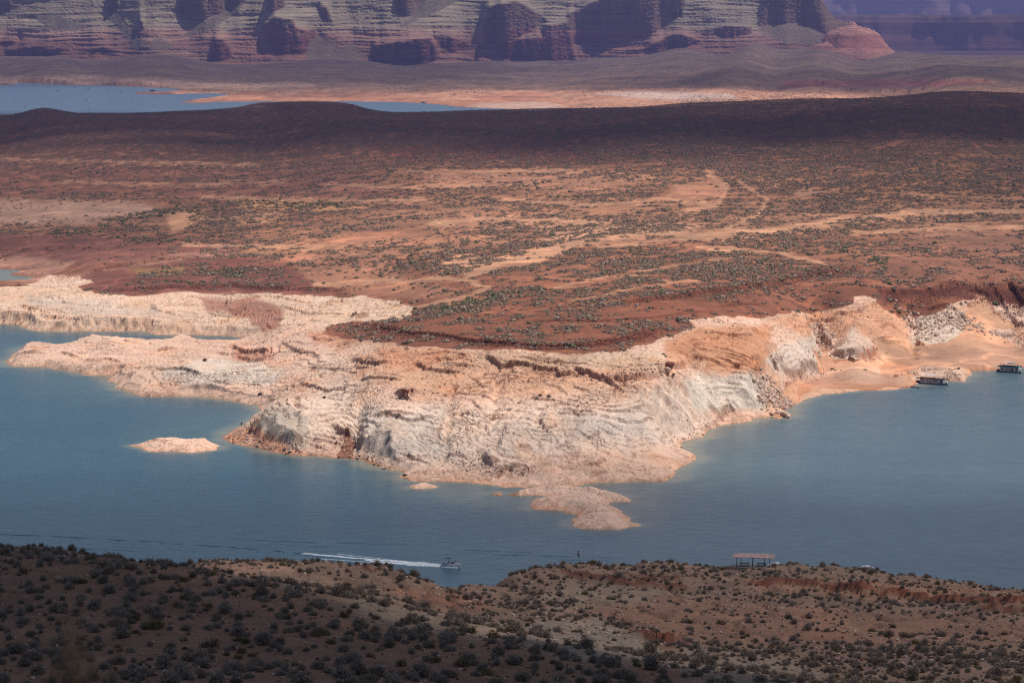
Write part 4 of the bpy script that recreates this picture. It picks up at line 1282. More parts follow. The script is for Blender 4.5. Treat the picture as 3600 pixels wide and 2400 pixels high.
cm = cm * (1 - dkv[..., None] * np.array([0.25, 0.42, 0.42]))  # shade of the sheer walls deepened in the colour as well
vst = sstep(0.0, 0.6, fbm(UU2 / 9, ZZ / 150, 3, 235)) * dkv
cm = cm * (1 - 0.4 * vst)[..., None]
tl3 = tlv[..., None]
cm = cm * (1 - 0.8 * tl3) + 0.8 * tl3 * alb(150, 138, 118)
cm = cm * 0.68 * np.array([1.06, 0.98, 0.90])
cm = np.clip(np.concatenate([cm, np.repeat(cm[-1:], 3, 0)]), 0.01, 0.8)
me = grid_mesh('mesa', np.stack([XX, YY, ZZa], -1)[:, ::-1], cm[:, ::-1], None, M_cliff)
tag(new_obj('mesa_cliff', me), 'banded sandstone mesa wall across the far side', kind='structure')

# butte at the right-hand end of the mesa: a rounded stone hill
nu, nv_ = 150, 90
th = np.linspace(0, 2 * np.pi, nu)
rr_ = np.linspace(0, 1, nv_)
TH, RR = np.meshgrid(th, rr_)
bx, by, bz = unproj_d(2985, 178, 14600)
prof_r = np.array([0, .06, .12, .3, .46, .58, .68, .78, .9, 1.0])
prof_z = np.array([1, .97, .86, .80, .72, .62, .40, .2, .08, -.15])
rad = 195 * (1 + 0.08 * perlin(np.cos(TH) * 2 + 5, np.sin(TH) * 2, 241)) * RR
bh = 138 * np.interp(RR, prof_r, prof_z)
bh = bh + 7 * terr((bh + 6 * fbm(np.cos(TH) * RR * 4, np.sin(TH) * RR * 4, 2, 243)) / 9) - 7 * bh / 9 + 3 * fbm(np.cos(TH) * RR * 14, np.sin(TH) * RR * 14, 3, 245) * (RR > .02)
bX = bx + 20 + rad * np.cos(TH) * 1.0
bY = by + rad * np.sin(TH) * 0.9
bZ = bz - 14 + bh
bX = bX - (bh / 138) * 8
cb = np.zeros(bX.shape + (3,)) + alb(206, 138, 116)
cb = cb * (1 + 0.25 * perlin(bZ / 5, TH, 247) + 0.12 * fbm(TH * 3, bZ / 20, 3, 248))[..., None]
cb = cb * (1 - 0.25 * ((RR > .6) & (RR < .85))[..., None] * np.array([.5, 1, 1]))
me = grid_mesh('butte', np.stack([bX, bY, bZ], -1), np.clip(cb, 0.01, .8), None, M_cliff)
o = tag(new_obj('rounded_butte', me), 'red rounded butte with a small cap at the right end of the mesa', 'butte')
# low foot of the butte to its left
bX2 = bx - 105 + rad * np.cos(TH) * 0.48
bY2 = by - 60 + rad * np.sin(TH) * 0.4
bZ2 = bz - 8 + bh * 0.34
me = grid_mesh('knoll', np.stack([bX2, bY2, bZ2], -1), np.clip(cb * 0.8, 0.01, .8), None, M_cliff)
tag(new_obj('rock_knoll', me), 'dark low red knoll against the left foot of the butte', 'rock knoll')


# distant mesas
def far_mesa(name, label, Dd, zt, seed, c_lo, c_hi, u0=1500, u1=6500):
    U = np.linspace(u0, u1, 500)
    t = np.linspace(0, 1, 90)[:, None]
    z0 = 5.0
    top = zt + 6 * perlin(U / 300, U * 0, seed)
    Zz = z0 + t * (top - z0)[None]
    UUx = np.broadcast_to(U[None], Zz.shape)
    bz_ = Zz + 14 * fbm(UUx / 400, Zz / 200, 2, seed + 1)
    stt = perlin(bz_ / 24, UUx / 1500, seed + 2)
    wall = sstep(0.42, 0.5, t) * (1 - sstep(0.78, 0.85, t))
    ct = np.clip(1.6 + 2.0 * stt, 0.05, 4) * (1 - 0.95 * wall)
    dp = np.cumsum(ct * np.gradient(Zz, axis=0), axis=0)
    Dx = Dd + dp + 420 * fbm(UUx / 260, Zz / 1500, 4, seed + 4) + 60 * np.abs(perlin(UUx / 40, Zz / 300, seed + 6))
    Xx = (UUx - 1800) / F * Dx
    cD = Dx[-1][None] + np.array([100, 3000, 12000])[:, None]
    XX = np.concatenate([Xx, (U - 1800)[None] / F * cD])
    YY = np.concatenate([Dx, cD])
    Za = np.concatenate([Zz, np.repeat(top[None], 3, 0)])
    c = c_lo * (1 - t[..., None]) + c_hi * t[..., None] + np.zeros(Zz.shape + (3,))
    c = c * (1 + 0.5 * perlin(bz_ / 8, UUx / 900, seed + 8))[..., None]
    c = np.concatenate([c, np.zeros((3,) + c.shape[1:]) + alb(190, 150, 130)])
    me = grid_mesh(name, np.stack([XX, YY, Za], -1)[:, ::-1], np.clip(c, 0.01, .7)[:, ::-1], None, M_cliff)
    return tag(new_obj(name, me), label, kind='structure')


far_mesa('distant_mesa', 'blue hazy flat topped mesa behind the butte', 23500, 268, 301, alb(170, 105, 90), alb(190, 140, 120))
far_mesa('distant_plateau', 'palest blue plateau on the skyline', 42000, 640, 331, alb(170, 120, 100), alb(190, 150, 130), 1200, 7500)

# ------------------------------------------------------------------ haze
M_haze = bpy.data.materials.new('haze_air')
M_haze.use_nodes = True
nt = M_haze.node_tree
for n in list(nt.nodes):
    nt.nodes.remove(n)
out = nt.nodes.new('ShaderNodeOutputMaterial')
pv = nt.nodes.new('ShaderNodeVolumePrincipled')
pv.inputs['Color'].default_value = (0.33, 0.37, 0.84, 1)
pv.inputs['Density'].default_value = 2.9e-5
pv.inputs['Anisotropy'].default_value = 0.2
nt.links.new(pv.outputs[0], out.inputs['Volume'])
bmz = bmesh.new()
bmesh.ops.create_cube(bmz, size=1)
me = bpy.data.meshes.new('haze')
bmz.to_mesh(me)
bmz.free()
me.materials.append(M_haze)
hz = new_obj('haze', me)
zlo, zhi = -30.0, 720.0
hz.scale = (90000, 96000, zhi - zlo)
hz.location = (0, 46000, (zlo + zhi) / 2)
tag(hz, kind='stuff')

# ------------------------------------------------------------------ clouds (high, outside the frame; they shade the land as in the photograph)
M_cloud = bpy.data.materials.new('cloud_vapour')
M_cloud.use_nodes = True
nt = M_cloud.node_tree
b = nt.nodes['Principled BSDF']
b.inputs['Base Color'].default_value = (0.82, 0.83, 0.86, 1)
b.inputs['Roughness'].default_value = 1.0
b.inputs['Specular IOR Level'].default_value = 0.0
at = nt.nodes.new('ShaderNodeAttribute')
at.attribute_name = 'thick'
nt.links.new(at.outputs['Fac'], b.inputs['Alpha'])
CZ = 1900.0


def cloud(label, poly_px_D, alpha, soft, step, zg=30.0, cz=CZ, thick=120, seed=0, warp=1.0):
    """poly: (photo column, distance) corners of the shade on the ground"""
    g = [((px - 1800) / F * D, D) for px, D in poly_px_D]
    s = (cz - zg) / sdir.z
    ox, oy = sdir.x * s, sdir.y * s
    xs = [p[0] for p in g]
    ys = [p[1] for p in g]
    gx = np.arange(min(xs) - soft * 1.5, max(xs) + soft * 1.5 + step, step)
    gy = np.arange(min(ys) - soft * 1.5, max(ys) + soft * 1.5 + step, step)
    GX, GY = np.meshgrid(gx, gy)
    sdv = poly_sd(g, GX, GY) + warp * soft * 1.1 * fbm(GX / (soft * 2.6), GY / (soft * 2.6), 4, 400 + seed)
    m = sstep(-soft * 0.5, soft * 0.5, sdv) * alpha
    # holes and thin places
    th_ = 1 - np.sqrt(1 - np.clip(m * (1 + 0.18 * fbm(GX / (soft * 1.2), GY / (soft * 1.2), 3, 420 + seed)), 0, 0.985))
    lift = thick * np.clip(m, 0, 1) * (0.6 + 0.5 * fbm(GX / (soft * 1.5), GY / (soft * 1.5), 4, 440 + seed))
    top = np.stack([GX + ox, GY + oy, cz + 5 + lift], -1)
    bot = np.stack([GX + ox, GY + oy, cz - 0.3 * lift], -1)
    P2 = np.concatenate([top, bot[::-1]], 0)
    T2 = np.concatenate([th_, th_[::-1]], 0)
    me = grid_mesh('cloud', P2, None, fkeep(T2 > 0.004), M_cloud, extra={'thick': T2})
    return tag(new_obj('cloud', me), label, kind='stuff')


cloud('long cloud over the middle of the plain', [(-2500, 7900), (0, 7860), (900, 7600), (1900, 7260), (2400, 6960), (3300, 7000), (6000, 7050), (6500, 4100), (3600, 4200), (2600, 4250), (1600, 4500), (800, 4800), (0, 5250), (-2500, 5500)], 0.90, 650, 40, zg=40, seed=1)
cloud('cloud over the near hill', [(-3000, 446), (0, 440), (640, 418), (900, 380), (1150, 345), (1500, 325), (2100, 310), (2700, 300), (3500, 285), (5000, 270), (9000, 120), (9000, 40), (-9000, 40), (-6000, 300)], 0.88, 14, 4, zg=130, cz=1300, thick=40, seed=2, warp=.5)
cloud('thin cloud over the shelter hills and nearer water', [(-6000, 1500), (1500, 1460), (6000, 1420), (9000, 800), (9000, 60), (-9000, 60)], 0.60, 160, 16, zg=60, seed=3, cz=2100)
cloud('thin cloud over the left of the plain', [(-3000, 5900), (800, 5300), (1900, 4700), (2100, 3900), (1500, 3300), (700, 2750), (-3000, 2800)], 0.44, 400, 50, zg=20, seed=4, cz=2200)
cloud('cloud over the right of the plain', [(1700, 5200), (5500, 5100), (5500, 2300), (3500, 2350), (3000, 3200), (2400, 3700), (1800, 4200)], 0.52, 450, 50, zg=40, seed=5, cz=2200)
cloud('cloud over the distant mesa', [(2400, 31000), (8500, 31000), (8500, 19500), (2700, 19500)], 0.8, 1500, 300, zg=200, seed=6, cz=3000)
cloud('cloud over the slope below the mesa', [(2200, 11200), (3600, 11000), (6500, 11200), (6500, 9400), (3400, 9300), (2200, 9700)], 0.45, 350, 70, zg=40, seed=7, cz=2300)
cloud('thin cloud over the mesa', [(-3000, 17500), (5000, 17500), (5000, 14900), (-3000, 14700)], 0.16, 600, 120, zg=150, seed=9, cz=2600)
cloud('thin cloud over the far shore', [(-3000, 14900), (1500, 14800), (2100, 13500), (1500, 11000), (-3000, 10500)], 0.40, 500, 80, zg=30, seed=8, cz=2300)

# ------------------------------------------------------------------ height look-ups
def z_main(X, Y):
    a = F * X / Y
    v = YH + H * F / Y
    fi = np.interp(v, vr[::-1], np.arange(len(vr))[::-1].astype(float))
    fj = (a - acols[0]) / (acols[1] - acols[0])
    i0 = np.clip(fi.astype(int), 0, len(vr) - 2)
    j0 = np.clip(fj.astype(int), 0, len(acols) - 2)
    fi = np.clip(fi - i0, 0, 1)
    fj = np.clip(fj - j0, 0, 1)
    return (hf[i0, j0] * (1 - fi) * (1 - fj) + hf[i0, j0 + 1] * (1 - fi) * fj + hf[i0 + 1, j0] * fi * (1 - fj) + hf[i0 + 1, j0 + 1] * fi * fj), i0, j0


def z_near(X, Y):
    a = F * X / Y
    fi = np.interp(Y, DF, np.arange(len(DF)).astype(float))
    fj = (a - aF[0]) / (aF[1] - aF[0])
    i0 = np.clip(fi.astype(int), 0, len(DF) - 2)
    j0 = np.clip(fj.astype(int), 0, len(aF) - 2)
    fi = np.clip(fi - i0, 0, 1)
    fj = np.clip(fj - j0, 0, 1)
    return (hfg[i0, j0] * (1 - fi) * (1 - fj) + hfg[i0, j0 + 1] * (1 - fi) * fj + hfg[i0 + 1, j0] * fi * (1 - fj) + hfg[i0 + 1, j0 + 1] * fi * fj)


def pick(px, py, near=False, y0=None):
    """first ground point seen through a photo pixel"""
    Ds = (np.geomspace(256, 1150, 4000) if near else np.geomspace(1200, 16000, 9000))
    X = (px - 1800) / F * Ds * 1.0
    for _ in range(2):
        zz = z_near(X, Ds) if near else z_main(X, Ds)[0]
        X = (px - 1800) / F * (Ds * cp + (H - zz) * sp_)
    pyy = project(X, Ds, np.maximum(zz, 0))[1]
    k = np.argmax(pyy <= py)
    return float(X[k]), float(Ds[k]), float(max(zz[k], 0))


# ------------------------------------------------------------------ plant meshes
def leaf_bush(name, seed, n, mat, spread=1.0, tall=0.8, size=0.16, upright=0.5, core=True):
    r = np.random.default_rng(seed)
    V, Fc = [], []
    lob = [(r.uniform(0, 6.28), r.uniform(0.1, 0.45), r.uniform(0.6, 1.0)) for _ in range(5)]
    for i in range(n):
        th = r.uniform(0, 2 * math.pi)
        ph = math.acos(r.uniform(0.02, 1))
        l = lob[i % 5]
        rad = (0.55 + 0.45 * r.random() ** 0.5) * (0.5 * spread) * l[2]
        d = np.array([math.cos(th) * math.sin(ph), math.sin(th) * math.sin(ph), math.cos(ph) * tall / 0.5 / spread * 0.5])
        c = d * rad + np.array([math.cos(l[0]) * l[1] * spread * .5, math.sin(l[0]) * l[1] * spread * .5, 0.03])
        out = d / (np.linalg.norm(d) + 1e-6) * (1 - upright) + np.array([0, 0, upright])
        out = out + r.normal(0, 0.25, 3)
        out /= np.linalg.norm(out)
        side = np.cross(out, r.normal(0, 1, 3))
        side /= np.linalg.norm(side) + 1e-6
        s = size * r.uniform(0.6, 1.4)
        b0 = c - out * s * 0.6
        k = len(V)
        V += [b0 - side * s * 0.16, b0 + side * s * 0.16, c + out * s * 0.9]
        Fc.append((k, k + 1, k + 2))
    if core:
        k = len(V)
        m = 7
        for ring, (rr, zz) in enumerate([(0.20, 0.0), (0.34, 0.22), (0.22, 0.45)]):
            for j in range(m):
                t = 2 * math.pi * j / m + ring * .4
                q = 1 + r.uniform(-.25, .25)
                V.append(np.array([math.cos(t) * rr * spread * q, math.sin(t) * rr * spread * q, zz * tall * q]))
        V.append(np.array([0, 0, 0.6 * tall]))
        for ring in range(2):
            for j in range(m):
                a_, b_ = k + ring * m + j, k + ring * m + (j + 1) % m
                Fc.append((a_, b_, b_ + m, a_ + m))
        for j in range(m):
            Fc.append((k + 2 * m + j, k + 2 * m + (j + 1) % m, k + 3 * m))
    return mesh_from(name, V, Fc, mat)


def twig_bush(name, seed, n, mat, tall=0.85, spread=1.0, w=0.012):
    """ball of upright twigs, each forked, with small leaf tufts"""
    r = np.random.default_rng(seed)
    V, Fc = [], []

    def blade(a, b, w0):
        d = b - a
        s = np.cross(d, r.normal(0, 1, 3))
        s /= np.linalg.norm(s) + 1e-9
        k = len(V)
        V.extend([a - s * w0, a + s * w0, b])
        Fc.append((k, k + 1, k + 2))
    for i in range(n):
        th = r.uniform(0, 2 * math.pi)
        ph = math.acos(r.uniform(0.08, 1)) * 0.95
        d = np.array([math.cos(th) * math.sin(ph) * spread * .5, math.sin(th) * math.sin(ph) * spread * .5, math.cos(ph) * tall * .9 + 0.05])
        d *= r.uniform(0.75, 1.08)
        base = np.array([math.cos(th), math.sin(th), 0]) * r.uniform(0, 0.08)
        m = base + d * r.uniform(.45, .65) + r.normal(0, .02, 3)
        blade(base, m, w * 1.6)
        for _ in range(3):
            e = base + d * r.uniform(0.85, 1.05) + r.normal(0, .07, 3)
            e[2] = max(e[2], 0.03)
            blade(m, e, w * 1.8)
            # leaf tuft
            u = r.normal(0, .035, 3) + np.array([0, 0, .03])
            blade(e - u * .5, e + u, w * 2.2)
    return mesh_from(name, V, Fc, mat)


sage_meshes = [twig_bush('sage_mesh', 500 + i, 130, M_sage, tall=t, spread=sx, w=0.014) for i, (t, sx) in enumerate([(.8, 1.05), (.65, 1.2), (.9, .95), (.7, 1.1)])]
gold_meshes = [twig_bush('gold_mesh', 520 + i, 110, M_gold, tall=t, spread=sx, w=0.012) for i, (t, sx) in enumerate([(.6, 1.2), (.75, 1.1)])]
tuft_meshes = [twig_bush('tuft_mesh', 540 + i, 40, M_grassy, tall=.5, spread=1.1, w=0.02) for i in range(2)]
scrub_meshes = [leaf_bush('scrub_mesh', 560 + i, 95, M_desert, spread=1.0 + .1 * i, tall=.55 + .06 * i, size=0.26) for i in range(4)]
green_meshes = [leaf_bush('green_mesh', 580 + i, 110, M_green, spread=1.0, tall=.7 + .1 * i, size=0.24, upright=.6) for i in range(3)]
tiny_meshes = [leaf_bush('tiny_mesh', 600 + i, 26, M_desert, spread=1.1, tall=.5, size=0.42) for i in range(3)]


def scatter_gn(name, pts, scale, rot, idx, meshes, label):
    """one object of uncountable plants: a point cloud with a copy of a plant at each point"""
    me = bpy.data.meshes.new(name)
    me.vertices.add(len(pts))
    me.vertices.foreach_set('co', np.asarray(pts, np.float32).ravel())
    for nm, arr, ty in (('sc', scale, 'FLOAT'), ('ro', rot, 'FLOAT'), ('ix', idx, 'INT')):
        a = me.attributes.new(nm, ty, 'POINT')
        a.data.foreach_set('value', np.asarray(arr, np.float32 if ty == 'FLOAT' else np.int32))
    o = new_obj(name, me)
    ng = bpy.data.node_groups.new(name + '_scatter', 'GeometryNodeTree')
    ng.interface.new_socket('Geometry', in_out='INPUT', socket_type='NodeSocketGeometry')
    ng.interface.new_socket('Geometry', in_out='OUTPUT', socket_type='NodeSocketGeometry')
    gi = ng.nodes.new('NodeGroupInput')
    go = ng.nodes.new('NodeGroupOutput')
    iop = ng.nodes.new('GeometryNodeInstanceOnPoints')
    jn = ng.nodes.new('GeometryNodeJoinGeometry')
    for m in reversed(meshes):
        src = bpy.data.objects.new(m.name + '_source', m)
        oi = ng.nodes.new('GeometryNodeObjectInfo')
        oi.inputs['Object'].default_value = src
        oi.inputs['As Instance'].default_value = True
        ng.links.new(oi.outputs['Geometry'], jn.inputs[0])

    def attr(nm, ty):
        n = ng.nodes.new('GeometryNodeInputNamedAttribute')
        n.data_type = ty
        n.inputs['Name'].default_value = nm
        return n.outputs['Attribute']
    ng.links.new(gi.outputs[0], iop.inputs['Points'])
    ng.links.new(jn.outputs[0], iop.inputs['Instance'])
    iop.inputs['Pick Instance'].default_value = True
    ng.links.new(attr('ix', 'INT'), iop.inputs['Instance Index'])
    ng.links.new(attr('sc', 'FLOAT'), iop.inputs['Scale'])
    cx = ng.nodes.new('ShaderNodeCombineXYZ')
    ng.links.new(attr('ro', 'FLOAT'), cx.inputs['Z'])
    ng.links.new(cx.outputs[0], iop.inputs['Rotation'])
    ng.links.new(iop.outputs[0], go.inputs[0])
    md = o.modifiers.new('scatter', 'NODES')
    md.node_group = ng
    return tag(o, label, kind='stuff')


# ------------------------------------------------------------------ scrub of the far side
VM = np.interp(PVV, [0, 200, 235, 300, 330, 375, 385, 500, 600, 700, 850, 1000, 1150, 1240, 1260], [0, .5, .75, .55, .2, .2, .95, .9, .75, .55, .5, .42, .25, .2, 0]).astype(np.float32)


def veg(poly, d, feather=14):
    m = pmask(poly, feather)
    VM[...] = VM * (1 - m) + m * d


def vegs(line, w, d, feather=5):
    m = pstroke(line, w, feather)
    VM[...] = VM * (1 - m) + m * d


veg([(2400, 340), (4400, 330), (4400, 700), (3000, 700), (2400, 600)], 1.0, 30)
veg([(-700, 690), (200, 700), (600, 715), (600, 750), (300, 790), (-700, 810)], 0.06)
veg([(-700, 815), (300, 830), (700, 870), (700, 900), (300, 930), (-700, 930)], 0.07)
veg([(-700, 930), (300, 930), (700, 890), (600, 940), (350, 1000), (-700, 1010)], 0.0)
veg([(240, 1010), (480, 1000), (900, 1010), (1200, 1035), (700, 1040)], 0.05)
veg([(590, 745), (700, 745), (725, 762), (660, 805), (605, 820), (585, 790)], 0.0, 8)
veg([(900, 780), (1200, 770), (1700, 780), (1700, 830), (1300, 870), (1000, 850)], 0.16)
veg([(1000, 900), (1400, 880), (1400, 1000), (1600, 1050), (1400, 1120), (1200, 1050), (1000, 1000)], 0.10)
veg([(1650, 965), (1500, 945), (1600, 905), (1750, 900), (1960, 862), (1880, 845), (2050, 800), (2230, 795), (2030, 865), (1900, 930), (1750, 940)], 0.05, 8)
veg([(2380, 830), (2700, 800), (3000, 760), (3300, 745), (3600, 740), (3100, 775), (2800, 815), (2500, 850)], 0.08, 8)
veg([(2360, 635), (2540, 630), (2580, 660), (2540, 695), (2430, 705), (2330, 690)], 0.05, 8)
veg([(1500, 615), (1700, 610), (2100, 630), (2050, 650), (1550, 640)], 0.12, 10)
veg([(1838, 953), (1965, 938), (2169, 902), (2400, 861), (2400, 1045), (2220, 1065), (2067, 1106), (1914, 1106), (1863, 1065), (1889, 1004)], 0.72)
veg([(2400, 850), (2700, 820), (2800, 830), (2757, 900), (2860, 930), (3012, 945), (2860, 968), (2650, 1005), (2400, 1040)], 0.80)
veg([(1100, 1150), (1300, 1130), (1600, 1130), (1900, 1150), (2300, 1110), (2500, 1070), (2500, 1105), (2300, 1190), (1950, 1225), (1600, 1215), (1250, 1190)], 0.20)
veg([(2500, 1060), (2800, 1020), (3060, 985), (3060, 1040), (2850, 1085), (2550, 1100)], 0.18)
veg([(3080, 1015), (3700, 1010), (4400, 1010), (4400, 1070), (3100, 1070)], 0.02, 6)
veg([(680, 760), (1200, 740), (1450, 790), (1150, 835), (800, 860), (620, 850)], 0.62)
veg([(3100, 780), (3600, 780), (4400, 790), (4400, 1000), (3300, 1000), (3060, 940)], 0.34)
veg([(-700, 600), (1500, 600), (1500, 680), (-700, 680)], 0.45, 30)
for l, w, d in [([(1455, 933), (1557, 953), (1634, 948), (1736, 902), (1863, 861), (2016, 831), (2169, 810), (2400, 790)], 17, 1.0),
                ([(1343, 958), (1378, 922), (1480, 912), (1557, 897), (1685, 876), (1812, 856), (1965, 831)], 9, .9),
                ([(1649, 984), (1710, 1004), (1741, 1024), (1812, 1035)], 8, .8), ([(1850, 1010), (1735, 1045), (1685, 1075), (1608, 1096), (1516, 1116), (1435, 1126)], 8, .85),
                ([(2885, 840), (2960, 876), (3038, 902), (3114, 932), (3100, 962)], 13, 1.0), ([(2860, 640), (2900, 690), (2950, 745)], 26, 1.0), ([(2700, 560), (2950, 600), (2400, 585)], 20, 1.0),
                ([(357, 790), (485, 757), (587, 742), (765, 730), (867, 724), (1200, 724), (1500, 730)], 7, .9), ([(380, 800), (540, 790), (560, 815)], 14, .7),
                ([(194, 816), (357, 818), (510, 832), (612, 852)], 7, .6), ([(714, 948), (842, 960)], 16, .8), ([(500, 990), (704, 990)], 9, .5),
                ([(765, 897), (995, 902), (1200, 880), (1400, 860)], 11, .9), ([(995, 932), (1200, 915), (1380, 905)], 10, .8), ([(2620, 560), (2400, 640), (2100, 690)], 10, .8),
                ([(2700, 850), (2900, 780), (3200, 765), (3600, 752)], 9, .9), ([(2560, 860), (2650, 800), (2700, 740)], 12, .9), ([(2840, 835), (3000, 800), (3300, 785)], 10, .8),
                ([(3180, 1090), (3280, 1082), (3380, 1064)], 5, 1.0), ([(3070, 1034), (3120, 1040)], 5, 1.0), ([(2798, 1094), (2890, 1082)], 5, .9), ([(3120, 990), (3220, 990)], 8, .6),
                ([(200, 300), (600, 290)], 6, .1)]:
    vegs(l, w, d)
for l_, w_ in WASH:
    vegs(l_, w_ + 1, 0.02, 4)
VM *= (1 - rockmap * (PVV > 960) * 0.97)
VM *= (1 - sandmap)
GMp = np.zeros(PUU.shape, np.float32)
for l, w in [([(2960, 876), (3038, 902), (3114, 932)], 14), ([(357, 790), (485, 757), (587, 742), (765, 730)], 16), ([(714, 948), (842, 960)], 20), ([(500, 990), (704, 990)], 14), ([(3180, 1090), (3280, 1082), (3380, 1064)], 9),
             ([(850, 700), (1000, 712), (1200, 715)], 16), ([(194, 816), (612, 850)], 10), ([(1840, 640), (2000, 680)], 20), ([(1560, 1090), (1740, 1040)], 14), ([(700, 325), (2500, 320)], 10)]:
    GMp = np.maximum(GMp, pstroke(l, w, 8))

N = 620000
ca = rng.uniform(-2250, 2250, N)
cvv = YH + 150 + (1480 - YH - 150) * rng.random(N) ** 1.25 + 0
cvv = np.where(cvv < 235, 235, cvv)
Yc = H * F / (cvv - YH)
Xc = ca / F * Yc
zc, i0, j0 = z_main(Xc, Yc)
pxc, pyc = project(Xc, Yc, zc)
dn = bilerp(VM, PU, PV, pxc + 20 * fbm(Xc / 40, Yc / 80, 2, 601), pyc + 7 * fbm(Xc / 40, Yc / 80, 2, 603))
clump = 0.55 * fbm(Xc / 60, Yc / 75, 3, 605) + 0.5 * perlin(Xc / 16, Yc / 24, 608) + 0.35 * perlin(Xc / 200, Yc / 160, 609)
dn = dn * (1 - 0.9 * wash[i0, j0])
prob = np.clip(dn * 1.15 - 0.06 + clump * 2.6 * np.clip(dn * 2.2, 0, 1) * (1.2 - dn), 0, 1) * np.interp(cvv, [235, 400, 700, 1000, 1480], [.9, 1, .8, .62, .5])
ok = (rng.random(N) < prob) & (zc > 0.6) & (ISd[i0, j0] < -20)
# hidden ones (outside the picture by far) are dropped
ok &= (pxc > -450) & (pxc < 4050)
Xc, Yc, zc, pxc, pyc, cvv = [q[ok] for q in (Xc, Yc, zc, pxc, pyc, cvv)]
size = np.where(cvv > 640, rng.lognormal(0.40, 0.50, len(Xc)), rng.lognormal(0.45, 0.35, len(Xc)))
size = np.clip(size, 0.6, 4.6) * np.interp(cvv, [235, 400, 600, 1500], [1.8, 1.3, 1.15, 1.05])
isg = (rng.random(len(Xc)) < 0.05 + 0.7 * bilerp(GMp, PU, PV, pxc, pyc))
# single bushes set by eye
hand = [(3127, 1058, 5.2, 1), (3499, 1070, 5.2, 1), (3175, 1118, 4.0, 1), (3133, 1098, 3.4, 1), (3160, 1100, 3.4, 1), (3190, 1096, 3.2, 1), (3395, 1064, 2.4, 1), (1648, 1050, 3.6, 1), (1650, 1062, 2.5, 1),
        (1620, 1222, 2.4, 0), (1410, 1066, 2.0, 1), (1560, 1020, 3.2, 1), (1497, 1010, 3.0, 1), (1416, 1112, 2.4, 1), (1378, 1130, 2.0, 1), (3125, 1000, 4.6, 1), (3140, 1020, 4.0, 1), (3160, 990, 4.4, 1), (3010, 1000, 4.6, 0),
        (2990, 1002, 4.2, 0), (3030, 1004, 4.2, 0), (2950, 1030, 3.4, 0), (2860, 1040, 3.6, 0), (2890, 1042, 3.4, 0), (2800, 1040, 3.6, 0), (2740, 1052, 3.4, 0), (2573, 1095, 3.0, 0), (2440, 1110, 3.4, 0),
        (2480, 1121, 2.2, 1), (1245, 930, 4.0, 0), (1290, 932, 3.2, 0), (1400, 925, 3.8, 0), (1370, 935, 4.2, 0), (1590, 888, 4.8, 0), (1605, 880, 4.4, 0), (1566, 898, 4.0, 0), (1650, 880, 3.8, 0), (1725, 915, 4.6, 0),
        (1980, 870, 4.6, 0), (2010, 890, 5.0, 0), (2045, 878, 4.0, 0), (1995, 914, 4.2, 0), (2360, 833, 4.6, 0), (2345, 838, 4.0, 0), (1850, 945, 4.4, 0), (1880, 930, 4.0, 0), (1700, 988, 3.6, 0), (1800, 1005, 4.0, 0), (1790, 1012, 3.6, 0),
        (1830, 1030, 3.8, 1), (1810, 1194, 3.0, 0), (1770, 1180, 3.4, 0), (1390, 800, 5.0, 0), (1360, 772, 5.0, 1), (1020, 975, 3.4, 1), (1140, 998, 3.2, 1), (325, 858, 2.8, 1), (255, 822, 3.0, 1), (925, 1206, 1.6, 1), (3370, 853, 3.0, 1),
        (3260, 885, 4.6, 1), (2750, 1090, 2.4, 1), (3050, 1115, 2.0, 1), (1210, 1212, 1.4, 1), (1563, 1352, 1.4, 1), (1525, 1362, 1.2, 1), (1900, 1390, 2.4, 1), (1930, 1396, 2.4, 1), (1888, 1400, 1.8, 1), (1825, 1417, 1.8, 0),
        (1556, 1406, 1.5, 0), (2332, 1246, 2.4, 1), (2340, 1254, 1.8, 1), (1700, 1395, 1.6, 0), (2370, 1210, 2.0, 0)]
hx = np.array([pick(a_, b_) for a_, b_, _, _ in hand])
Xc = np.concatenate([Xc, hx[:, 0]])
Yc = np.concatenate([Yc, hx[:, 1]])
zc = np.concatenate([zc, hx[:, 2]])
size = np.concatenate([size, [q[2] for q in hand]])
isg = np.concatenate([isg, [q[3] == 1 for q in hand]])
app = size / Yc
app[-len(hand):] += 0.5
order = np.argsort(-app)
solo = np.zeros(len(Xc), bool)
ng_ = nd_ = 0
for i_ in order:
    if isg[i_] and ng_ < 140:
        solo[i_] = True
        ng_ += 1
    elif (not isg[i_]) and nd_ < 300:
        solo[i_] = True
        nd_ += 1
    if ng_ >= 140 and nd_ >= 300:
        break
zc = zc - 0.08 * size
ptsA = np.stack([Xc, Yc, zc], -1)
rotA = rng.uniform(0, 6.28, len(Xc))
far_ = Yc > 4300
m1 = ~solo & ~isg & ~far_
scatter_gn('desert_scrub', ptsA[m1], size[m1], rotA[m1], rng.integers(0, 4, m1.sum()), scrub_meshes, 'grey brown scrub scattered over the red plain')
m2 = ~solo & isg & ~far_
scatter_gn('green_scrub', ptsA[m2], size[m2], rotA[m2], rng.integers(0, 3, m2.sum()), green_meshes, 'greener scrub in the damp hollows of the plain')
m3 = ~solo & far_
scatter_gn('distant_scrub', ptsA[m3], size[m3], rotA[m3], rng.integers(0, 3, m3.sum()), tiny_meshes, 'fine dark scrub speckling the distance')
print('scrub', m1.sum(), m2.sum(), m3.sum())
zones = [(lambda x, y: y > 2600, 'far out on the open plain'), (lambda x, y: x < -60, 'on the red flats towards the left'), (lambda x, y: x < 90, 'on the red earth behind the middle of the rock'),
         (lambda x, y: True, 'on the red earth towards the right above the beach')]
